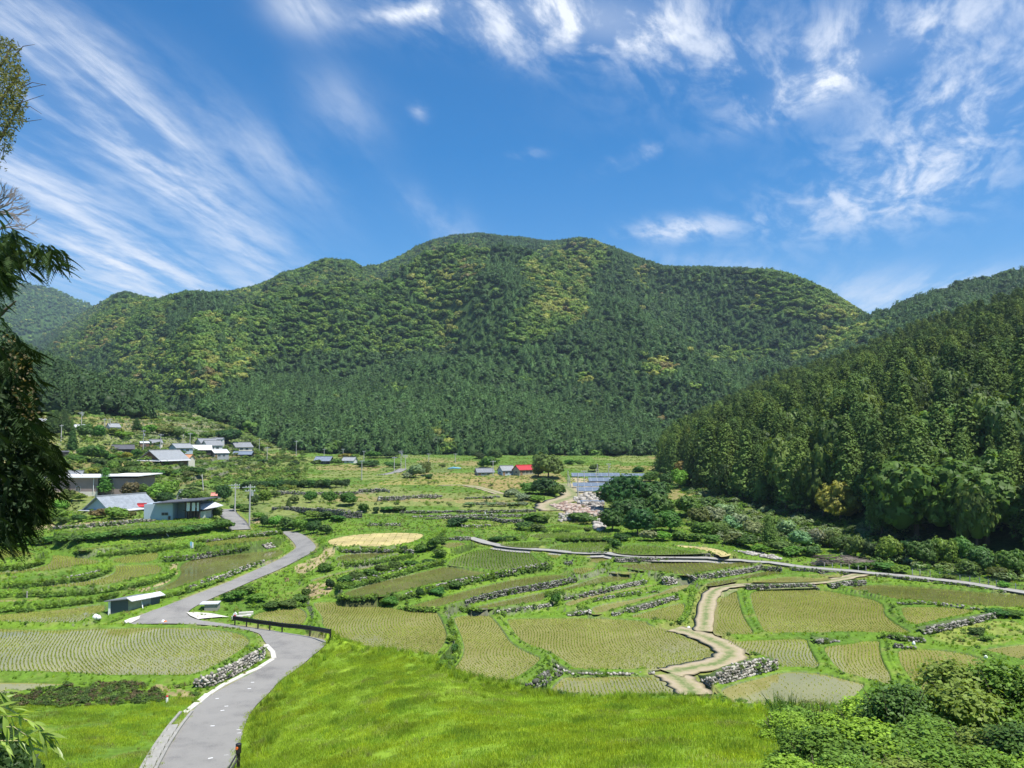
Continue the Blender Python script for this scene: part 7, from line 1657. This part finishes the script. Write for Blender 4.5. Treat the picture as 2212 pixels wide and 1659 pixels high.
bankl = in_poly(PVX, PVY, cv('E', [(0, 1100), (250, 1080), (650, 1040), (900, 1015), (1100, 1040), (1260, 1110), (1250, 1150), (1000, 1185), (600, 1200), (200, 1190), (-100, 1200), (-100, 1120)]))
ground_scatter('bank_creeper', bankl & OFFR, 14, .42, 6, 3, [(.09, .14, .03), (.07, .12, .028), (.12, .10, .045), (.12, .20, .035)], 'dark creeper covering the bank above the left lawn', .8)
farm_m = OFFR & (YY >= 128) & (YY < 345) & (UU < .35)
ground_scatter('field_weeds', farm_m & (SLOPE > .30), .8, .62, 6, 3, [(.10, .18, .035), (.07, .13, .03), (.15, .21, .045)], 'weeds on the far terrace banks', .7)
ground_scatter('field_grass', farm_m & (SLOPE <= .32), .28, .8, 3, 3, [(.19, .31, .045), (.27, .31, .10), (.14, .24, .035)], 'grass of the far terraces', .4)
hill_v = OFFR & (YY >= 165) & (UU < -.26)
ground_scatter('village_green', hill_v, .07, 2.4, 6, 3, [(.10, .18, .03), (.15, .25, .04), (.07, .13, .025), (.19, .24, .06)], 'garden shrubs and weeds all over the village slope', .7)
river = OFFR & (UU > .22) & (XX > 26) & (YY < 170) & (PVY < 1290) & (PVX < 2300)
river &= PVY < np.interp(PVX, [1350, 1500, 1640, 1750, 1900, 2212, 2500], [1160, 1172, 1178, 1200, 1222, 1262, 1300])
ground_scatter('river_brush', river, .55, 1.5, 6, 3, [(.13, .23, .04), (.24, .30, .15), (.09, .17, .03), (.18, .25, .09)], 'tangled brush along the stream', .8)

ws = np.array(WPTS); n = len(ws); q = RS.rand(n) ** .6; sc_ = RS.uniform(.22, .55, n)
scatter('wall_weeds', np.stack([ws[:, 0], ws[:, 1] + q * ws[:, 3] * .12 - .1, ws[:, 2] + q * ws[:, 3] - .1], 1), np.stack([sc_, sc_, sc_ * .8], 1), np.stack([RS.uniform(.2, .7, n), np.zeros(n), RS.uniform(-.4, .4, n)], 1),
        C3(.12, .21, .03) * RS.uniform(.6, 1.4, (n, 1)), np.where(RS.rand(n) < .4, 3 + RS.randint(0, 3, n), 6 + RS.randint(0, 3, n)), gcoll, 'weeds rooted in the joints and on top of the stone walls')
BV = [('E', [(-100, 152), (60, 158), (200, 150), (330, 104)], 50), ('E', [(-100, 296), (200, 285), (430, 258), (620, 236), (760, 204), (842, 158)], 52), ('E', [(-100, 362), (300, 358), (560, 350), (800, 326), (1000, 292), (1180, 255), (1290, 215), (1325, 180)], 52),
      ('E', [(-100, 476), (150, 470), (400, 440), (600, 416), (800, 388), (900, 352)], 48), ('A', [(740, 1258), (900, 1250), (1100, 1228), (1250, 1208), (1430, 1192)], 50), ('A', [(1240, 1300), (1350, 1296), (1500, 1274), (1700, 1240), (1900, 1205)], 50),
      ('A', [(1500, 1150), (1700, 1126), (1900, 1106), (2140, 1082)], 24), ('A', [(560, 1232), (620, 1228), (700, 1222)], 26), ('F', [(820, 372), (950, 378), (1100, 372)], 30), ('F', [(1270, 448), (1400, 462), (1560, 462)], 26), ('G', [(-20, 462), (60, 466), (130, 462)], 24),
      ('F', [(800, 300), (900, 292), (1080, 250), (1250, 205), (1450, 148), (1620, 112)], 56), ('F', [(1140, 412), (1300, 380), (1500, 330), (1700, 280), (2000, 215), (2200, 170), (2420, 140)], 44), ('F', [(120, 440), (330, 430), (560, 428)], 30), ('E', [(1150, 380), (1320, 355), (1500, 305), (1700, 232)], 36),
      ('C', [(700, 1130), (850, 1132), (1000, 1132), (1160, 1130)], 30), ('C', [(1070, 1215), (1110, 1190), (1170, 1150)], 34), ('C', [(180, 1140), (300, 1142), (420, 1135)], 28), ('C', [(440, 1060), (600, 1070), (800, 1066)], 34), ('G', [(630, 355), (700, 340), (760, 330)], 36), ('F', [(1640, 905), (1700, 840), (1730, 760), (1700, 660), (1660, 560)], 30),
      ('G', [(1640, 560), (1700, 500), (1730, 400), (1740, 300)], 34), ('H', [(1960, 492), (2080, 498), (2250, 500)], 46), ('H', [(1130, 664), (1300, 680), (1450, 695)], 34), ('B', [(830, 1222), (1000, 1215), (1200, 1218), (1370, 1232)], 24), ('B', [(850, 1330), (1000, 1322), (1200, 1290), (1380, 1262)], 36), ('B', [(1390, 1225), (1480, 1180), (1560, 1120), (1620, 1085)], 52)]
PTS = []
for v, pl, hpx in BV:
    G = [hit(*a) for a in chaikin(cv(v, pl), 2, False)]
    for a, b in zip(G, G[1:]):
        L = math.hypot(b.x - a.x, b.y - a.y)
        if L > 12: continue
        h_ = pxm(hpx * .28345, a.y)
        for _ in range(int(L * 11) + 1):
            t_ = random.random(); q = random.random() ** .8; PTS.append((a.x + (b.x - a.x) * t_, a.y + (b.y - a.y) * t_ + q * h_ * .35 + random.uniform(-.15, .15), a.z + (b.z - a.z) * t_ + q * h_ * .72, q))
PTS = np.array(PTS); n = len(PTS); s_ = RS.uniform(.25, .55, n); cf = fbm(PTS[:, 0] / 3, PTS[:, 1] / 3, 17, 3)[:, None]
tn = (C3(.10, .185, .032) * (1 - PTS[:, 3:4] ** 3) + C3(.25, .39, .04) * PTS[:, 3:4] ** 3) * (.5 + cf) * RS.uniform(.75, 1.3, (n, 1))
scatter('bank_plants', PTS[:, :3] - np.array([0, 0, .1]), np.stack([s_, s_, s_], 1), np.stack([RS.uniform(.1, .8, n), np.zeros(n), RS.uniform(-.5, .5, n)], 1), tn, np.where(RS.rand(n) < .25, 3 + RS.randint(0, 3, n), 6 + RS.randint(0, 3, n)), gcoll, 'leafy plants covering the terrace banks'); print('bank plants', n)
# ================================================================== leafy thicket at the lower right
def mound(seed, n=9500, leaf=.06):
    rs = np.random.RandomState(seed); L = [(np.array([rs.uniform(-.38, .38), rs.uniform(-.32, .32), rs.uniform(.1, .68)]), rs.uniform(.18, .38)) for _ in range(8)]; cc_ = []; nn = []
    for c, r in L:
        k = int(n / 8 / 5); d = rs.normal(0, 1, (k, 3)); d[:, 2] = np.abs(d[:, 2]) * .9 + .05; d /= np.linalg.norm(d, axis=1)[:, None]; cc_.append(c + d * r * rs.uniform(.62, 1.22, (k, 1)) ** 1.0); nn.append(d)
    cc_ = np.concatenate(cc_); nn = np.concatenate(nn); K = len(cc_)
    # broad leaves: quads folded as two triangles
    c = np.repeat(cc_, 6, 0) + rs.normal(0, .055, (K * 6, 3)); f = np.repeat(nn, 6, 0) * .7 + rs.normal(0, .5, (K * 6, 3)) + np.array([0, 0, .6]); f /= np.linalg.norm(f, axis=1)[:, None]
    a = np.cross(f, rs.normal(0, 1, f.shape)); a /= np.linalg.norm(a, axis=1)[:, None]; b = np.cross(f, a); s = leaf * rs.uniform(.55, 1.3, (len(c), 1)) * .5
    V = np.stack([c - a * s * .1 - b * s, c + a * s * .75, c + b * s * 1.15, c - a * s * .75], 1).reshape(-1, 3); q = np.arange(len(c)) * 4
    T2 = np.concatenate([np.stack([q, q + 1, q + 2], 1), np.stack([q, q + 2, q + 3], 1)])
    parts = [(V, T2)]
    for cc1, r in L:
        v, fc = core([(-.5 * r, .5 * r), (0, .68 * r), (.4 * r, .5 * r), (.6 * r, .2 * r), (.66 * r, .01)], 8, rs, .15); parts.append((v + cc1, fc))
    return cat(parts)
me_mnd = [np_mesh('thicket_foliage', *mound(s), M['leaf']) for s in (61, 62, 63, 64)]
BU = [(1690, 1600, 90, 45, 'bright', 'low bright weeds at the meadow edge above the thicket'), (1765, 1585, 110, 50, 'mid', 'leafy bush at the upper left corner of the thicket'), (1850, 1590, 120, 70, 'bright', 'bright bush left of the dark vine covered mound'), (1935, 1605, 150, 125, 'dark', 'dark vine covered mound in front of the wet paddy'),
      (2010, 1590, 120, 90, 'mid', 'bush between the two tall mounds of the thicket'), (2095, 1592, 180, 130, 'olive', 'tall yellowish mound of the thicket with the highest top'), (2195, 1590, 170, 140, 'mid', 'big leafy mound at the right edge of the picture'), (1740, 1650, 120, 60, 'mid', 'bush of the thicket beside the meadow'),
      (1830, 1655, 150, 70, 'mid', 'broad bush in the middle left of the thicket'), (1930, 1660, 160, 75, 'bright', 'light green bush below the dark mound'), (2030, 1655, 160, 80, 'mid', 'bush below the yellowish mound'), (2130, 1660, 170, 85, 'olive', 'yellow flecked bush in the lower right'), (2225, 1660, 170, 90, 'dark', 'dark bush at the lower right edge'),
      (1770, 1720, 150, 70, 'bright', 'bottom bush next to the meadow'), (1880, 1725, 160, 75, 'mid', 'bottom bush under the middle of the thicket'), (1990, 1725, 170, 75, 'olive', 'bottom bush with olive leaves'), (2100, 1725, 170, 80, 'mid', 'bottom bush near the lower right corner'), (2210, 1730, 170, 85, 'bright', 'bottom bush in the lower right corner'), (2320, 1640, 150, 110, 'mid', 'bush just outside the right edge')]
for k, (x, y, w, hh, tn, lb) in enumerate(BU):
    yy = min(y, 1785); p = hit(x, yy); W_ = pxm(w, p.y); H_ = pxm(hh, p.y); t = thing('thicket_bush', p, random.uniform(0, 6.28), lb, 'bush', 'bushes of the thicket')
    o = link('foliage', me_mnd[k % 4], t); o.scale = (W_ / .95, W_ / .95, H_ * 1.12); o.location = (0, 0, -.1 * H_); o['tint'] = [c * q_ for c, q_ in zip(TONE[tn], (1.55, 1.4, 1.0))]
    mb = MB()
    for q in range(5):
        a = random.uniform(0, 6.28); mb.tube([(0, 0, -.1), (math.cos(a) * W_ * .25, math.sin(a) * W_ * .25, H_ * .5), (math.cos(a) * W_ * .42, math.sin(a) * W_ * .42, H_ * random.uniform(.8, 1.05))], [.03, .02, .006], 5)
    mb.build('stems', M['bark'], t)
thick = (PVX > np.interp(PVY, [1535, 1600, 1660, 1760], [1660, 1690, 1720, 1740])) & LAWN & OFFR
ground_scatter('thicket_weeds', thick, 9, .42, 6, 3, [(.14, .26, .035), (.09, .18, .03), (.20, .32, .045), (.23, .28, .06)], 'leafy weeds filling the thicket', .9)
ground_scatter('thicket_grass', thick, 1.2, .75, 3, 3, [(.12, .20, .04), (.08, .16, .03)], 'arching grass in the thicket', .9)

# ================================================================== near trees at the left edge
def spray_cloud(blobs, depth, dens, leaf, aspect, rs, droop=.0, depth_j=.9):
    C_ = []; 
    for vx, vy, r, dn in blobs:
        n = int(r * r * dens * dn); a = rs.rand(n) * 6.28; q = rs.rand(n) ** .55; u, w = uw(vx + np.cos(a) * q * r, vy + np.sin(a) * q * r)
        Y = depth + rs.normal(0, 1, n) * depth_j * (r / F * depth + .25); C_.append(np.stack([u * Y, Y, w * Y], 1))
    c = np.concatenate(C_); n = len(c); f = rs.normal(0, 1, (n, 3)) + np.array([0, -.3, .9]); f /= np.linalg.norm(f, axis=1)[:, None]
    g_ = rs.normal(0, 1, (n, 3)) + np.array([.5, 0, -droop]); b = g_ - f * np.sum(g_ * f, 1)[:, None]; b /= np.linalg.norm(b, axis=1)[:, None]; a = np.cross(b, f); s = leaf * rs.uniform(.6, 1.4, (n, 1))
    V = np.stack([c - b * s, c + a * s * aspect, c + b * s, c - a * s * aspect], 1).reshape(-1, 3); q = np.arange(n) * 4
    return V, np.concatenate([np.stack([q, q + 1, q + 2], 1), np.stack([q, q + 2, q + 3], 1)])
def frond_cloud(blobs, depth, dens, L, rs):
    """drooping flat sprays: a rib with leaflets"""
    Vs = []; Fs = []; o = 0
    for vx, vy, r, dn in blobs:
        n = max(2, int(r * r * dens * dn))
        for _ in range(n):
            a = rs.rand() * 6.28; q = rs.rand() ** .6; u, w = uw(vx + math.cos(a) * q * r, vy + math.sin(a) * q * r); Y = depth + rs.normal(0, .5) * (r / F * depth + .2)
            p = np.array([float(u) * Y, Y, float(w) * Y]); d = np.array([rs.uniform(-.1, 1.0), rs.uniform(-.5, .5), rs.uniform(-.9, -.05)]); d /= np.linalg.norm(d); s = np.cross(d, [0, 0, 1]); s /= np.linalg.norm(s) + 1e-6; s = s + rs.normal(0, .3, 3); ln = L * rs.uniform(.6, 1.4)
            for k in range(9):
                t = k / 9; b = p + d * ln * t + np.array([0, 0, -.25 * ln * t * t]); wl = ln * .34 * (1 - t * .75)
                for sg in (-1, 1):
                    tip = b + (s * sg * .8 + d * .9) * wl + np.array([0, 0, -.3 * wl]); m_ = (b + tip) / 2; wv = np.cross(tip - b, [.2, .9, .4]); wv /= np.linalg.norm(wv) + 1e-9; wv *= wl * .16
                    Vs += [b, m_ + wv, tip, m_ - wv]; Fs += [(o, o + 1, o + 2), (o, o + 2, o + 3)]; o += 4
    return np.array(Vs), np.array(Fs)
rs = np.random.RandomState(5); Dn = 13.0
def wp(vx, vy, Y=Dn): u, w = uw(vx, vy); return Vector((float(u) * Y, Y, float(w) * Y))
UPB = [(-10, 130, 55, 1), (20, 112, 28, 1), (25, 175, 42, 1), (-10, 215, 70, 1), (38, 190, 22, .8), (45, 150, 14, .7), (14, 255, 40, 1), (40, 225, 22, .9), (-10, 300, 45, .9), (12, 305, 22, .7), (5, 92, 14, .8), (28, 250, 26, .9), (-40, 180, 90, 1), (2, 345, 14, .5), (60, 260, 8, .5), (8, 365, 8, .4)]
V, Fc = spray_cloud(UPB, Dn, .30, .030, .36, rs, .6)
t = thing('broadleaf_tree', (wp(-150, 900).x, Dn, wp(-150, 1300).z - 3), 0, 'near leafy branches of a tall tree hanging in at the upper left edge', 'tree')
iv = Vector(t.location)
def rel(V): return V - np.array(iv)
o = link('crown', np_mesh('crown', rel(V), Fc, M['leaf']), t); o['tint'] = [.14, .15, .045]
mb = MB()
def br(pts, r0, r1, dep=None):
    P_ = [wp(a, b, dep or Dn) - iv for a, b in pts]; n = len(P_); mb.tube(P_, [r0 + (r1 - r0) * i / (n - 1) for i in range(n)], 6)
br([(-150, 1500), (-140, 900), (-130, 500), (-110, 200), (-80, 20)], .25, .05)
for q in [[(-130, 420), (-60, 300), (0, 220), (40, 160), (46, 140)], [(-120, 300), (-50, 200), (10, 130), (25, 100)], [(-130, 480), (-60, 380), (0, 300), (30, 250), (50, 215)], [(-110, 200), (-40, 120), (5, 85)]]: br(q, .05, .008)
for q in [[(20, 180), (60, 190), (98, 182)], [(45, 190), (70, 178), (100, 184)], [(20, 230), (50, 220), (95, 205)], [(40, 232), (65, 230), (90, 246)], [(30, 200), (50, 180), (66, 176)], [(30, 120), (50, 100), (75, 96)], [(10, 105), (24, 88), (30, 82)], [(30, 260), (60, 262), (90, 258)], [(10, 310), (6, 340), (14, 352)]]: br(q, .009, .003)
mb.build('limbs', M['bark'], t)
# bare twiggy branch
t = thing('bare_branch', wp(-60, 480), 0, 'bare grey twiggy branches reaching in between the two leafy trees', 'branch'); iv = Vector(t.location); mb = MB(); rr_ = random.Random(3)
def twig(vx, vy, ang, L, r, dep):
    if dep == 0 or L < 5: return
    x2 = vx + math.cos(ang) * L; y2 = vy - math.sin(ang) * L; br([(vx, vy), ((vx + x2) / 2 + rr_.uniform(-2, 2), (vy + y2) / 2 + rr_.uniform(-2, 2)), (x2, y2)], r, r * .6)
    for _ in range(rr_.choice([2, 3, 3])): twig(x2 - rr_.uniform(0, .4) * (x2 - vx), y2 - rr_.uniform(0, .4) * (y2 - vy), ang + rr_.uniform(-.75, .75), L * rr_.uniform(.5, .8), r * .6, dep - 1)
twig(-50, 475, .42, 50, .03, 5); twig(-40, 440, .1, 40, .025, 5); twig(-30, 480, .5, 55, .02, 5); twig(-20, 460, -.1, 40, .02, 4); twig(-30, 500, .2, 50, .02, 4)
mb.build('twigs', simple('grey_twigs', (.30, .25, .23), .9, .2, 5), t)
# lower cedar
t = thing('cedar_tree', wp(-120, 1600), 0, 'near dark cedar with drooping sprays filling the left edge', 'tree'); iv = Vector(t.location)
MIDB = [(0, 460, 14, .6), (12, 500, 22, .8), (28, 520, 20, .9), (50, 532, 18, 1), (75, 540, 20, 1), (98, 536, 16, 1), (118, 540, 14, 1), (128, 555, 14, 1), (120, 568, 12, .9), (60, 560, 14, .9), (62, 585, 8, .8), (90, 560, 10, .8), (5, 540, 34, 1), (22, 560, 22, .9), (0, 600, 26, 1), (12, 620, 12, .7), (-30, 560, 60, 1), (2, 660, 14, .5), (0, 690, 10, .5)]
LOWB = [(10, 735, 28, 1), (24, 752, 24, 1), (0, 790, 50, 1), (40, 748, 16, .8), (52, 775, 20, .9), (30, 830, 44, 1), (64, 820, 20, .9), (0, 870, 60, 1), (50, 880, 34, 1), (10, 950, 70, 1), (65, 940, 34, 1), (55, 985, 44, 1), (100, 975, 26, .9), (122, 1000, 16, .9), (100, 1020, 32, 1), (128, 1040, 12, .8), (40, 1050, 60, 1), (92, 1062, 24, .9), (80, 1090, 26, .8), (30, 1105, 50, 1), (0, 1110, 60, 1), (-30, 950, 120, 1), (-30, 1080, 120, 1), (80, 1010, 50, 1), (95, 960, 26, 1), (112, 985, 22, 1), (70, 1080, 36, 1), (50, 770, 26, 1), (-40, 800, 80, 1), (60, 1120, 18, .6)]
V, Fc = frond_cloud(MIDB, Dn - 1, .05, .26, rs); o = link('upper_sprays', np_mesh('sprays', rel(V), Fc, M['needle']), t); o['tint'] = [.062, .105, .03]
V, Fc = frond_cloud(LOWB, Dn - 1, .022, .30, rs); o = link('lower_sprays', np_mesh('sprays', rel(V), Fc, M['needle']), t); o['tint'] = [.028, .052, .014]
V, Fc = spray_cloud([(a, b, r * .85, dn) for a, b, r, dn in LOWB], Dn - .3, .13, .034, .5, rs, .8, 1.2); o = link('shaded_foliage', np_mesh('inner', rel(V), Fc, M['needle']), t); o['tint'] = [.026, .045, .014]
V, Fc = spray_cloud([(45, 790, 28, 1), (55, 850, 32, 1), (30, 780, 20, 1), (60, 890, 24, 1), (20, 740, 20, .8)], Dn - 1.2, .10, .028, .5, rs, .6); o = link('dead_leaves', np_mesh('dry', rel(V), Fc, M['leaf']), t); o['tint'] = [.15, .12, .055]
mb = MB(); br([(-120, 1700), (-110, 1100), (-95, 700), (-80, 430)], .3, .1, Dn)
for q in [[(-95, 650), (-30, 580), (40, 545), (120, 550)], [(-100, 760), (-20, 790), (50, 800)], [(-105, 900), (0, 940), (90, 960)], [(-108, 1000), (0, 1010), (120, 1010)], [(-110, 1080), (0, 1075), (80, 1090)], [(-95, 700), (0, 680), (35, 650)]]: br(q, .06, .01)
mb.build('limbs', M['bark'], t)

# bamboo spray and dark shrub at the lower left corner
D2 = 4.6; iv = wp(-60, 1700, D2); t = thing('bamboo', iv, 0, 'spray of long yellow green bamboo leaves at the lower left corner', 'bamboo'); mb = MB(); rb = random.Random(9)
stems = [[(-60, 1560), (-10, 1545), (35, 1548), (75, 1560), (100, 1580), (118, 1600)], [(-60, 1600), (-10, 1570), (30, 1570), (60, 1590), (72, 1625)], [(-60, 1530), (-20, 1520), (10, 1528), (45, 1545)], [(-60, 1640), (0, 1600), (40, 1600), (60, 1620)], [(70, 1565), (95, 1590), (112, 1612)], [(-60, 1520), (-10, 1500), (10, 1490)]]
def leafmesh(seed):
    r_ = random.Random(seed); V = []; n = 7; L = 1.0; cv_ = r_.uniform(.05, .3)
    for k in range(n):
        a = k / (n - 1); w = .085 * math.sin(math.pi * min(a * 1.12 + .05, 1)) ** .7 + .002; z = -cv_ * a * a
        V += [(a, -w, z + .02), (a, 0, z - .0), (a, w, z + .02)]
    Fc = [];
    for k in range(n - 1):
        for j in range(2): Fc.append((k * 3 + j, (k + 1) * 3 + j, (k + 1) * 3 + j + 1, k * 3 + j + 1))
    me = bpy.data.meshes.new('leaf'); me.from_pydata(V, [], Fc); me.materials.append(M['bamboo_leaf']); me.polygons.foreach_set('use_smooth', [True] * len(Fc)); me.update(); return me
LM_ = [leafmesh(s) for s in range(4)]
for st_ in stems:
    for (a, b), (c, d) in zip(st_, st_[1:]):
        mb.tube([wp(a, b, D2) - iv, wp(c, d, D2) - iv], [.0035, .0028], 5)
        for _ in range(4):
            tq = rb.random(); x = a + (c - a) * tq; y = b + (d - b) * tq
            if x < -45: continue
            o = link('leaf', LM_[rb.randrange(4)], t); o.location = wp(x, y, D2) - iv; L = rb.uniform(.085, .155)
            an = rb.uniform(-1.25, .5); o.rotation_euler = (rb.uniform(-.9, .9), -an, rb.uniform(-.7, .7)); 
            # rotation about Y: positive dips the tip
            o.scale = (L, L * rb.uniform(.9, 1.3), L)
mb.build('stems', simple('bamboo_stem', (.38, .36, .16), .6, .1, 5), t)
V, Fc = spray_cloud([(-10, 1640, 60, 1), (30, 1640, 40, 1), (60, 1665, 34, 1), (10, 1600, 34, .8), (-20, 1580, 40, 1)], 6.0, .34, .030, .5, np.random.RandomState(8), .2)
iv = wp(0, 1700, 6.0); t = thing('dark_shrub', iv, 0, 'dark small leaved shrub under the bamboo at the lower left corner', 'shrub'); o = link('foliage', np_mesh('foliage', rel(V), Fc, M['leaf']), t); o['tint'] = [.045, .085, .022]
mb = MB()
for q in range(6): mb.tube([(random.uniform(-.1, .1), 0, -.3), (random.uniform(-.25, .25), 0, .1), (random.uniform(-.3, .3), 0, .3)], [.01, .007, .003], 5)
mb.build('stems', M['bark'], t)

# ================================================================== air
hz = MB(); hz.box(-4700, 4700, -60, 3450, -75, 640)
o = hz.mesh('haze', []) if False else None
me = bpy.data.meshes.new('haze'); me.from_pydata(hz.v, [], hz.f); me.update()
HZ = bpy.data.materials.new('air'); HZ.use_nodes = True; HZ.node_tree.nodes.clear()
pv = N(HZ.node_tree, 'ShaderNodeVolumePrincipled'); pv.inputs['Density'].default_value = .00011; pv.inputs['Color'].default_value = (.62, .78, 1, 1); pv.inputs['Anisotropy'].default_value = .2
ou = N(HZ.node_tree, 'ShaderNodeOutputMaterial'); HZ.node_tree.links.new(pv.outputs[0], ou.inputs['Volume']); me.materials.append(HZ)
o = link('haze', me); o['kind'] = 'stuff'
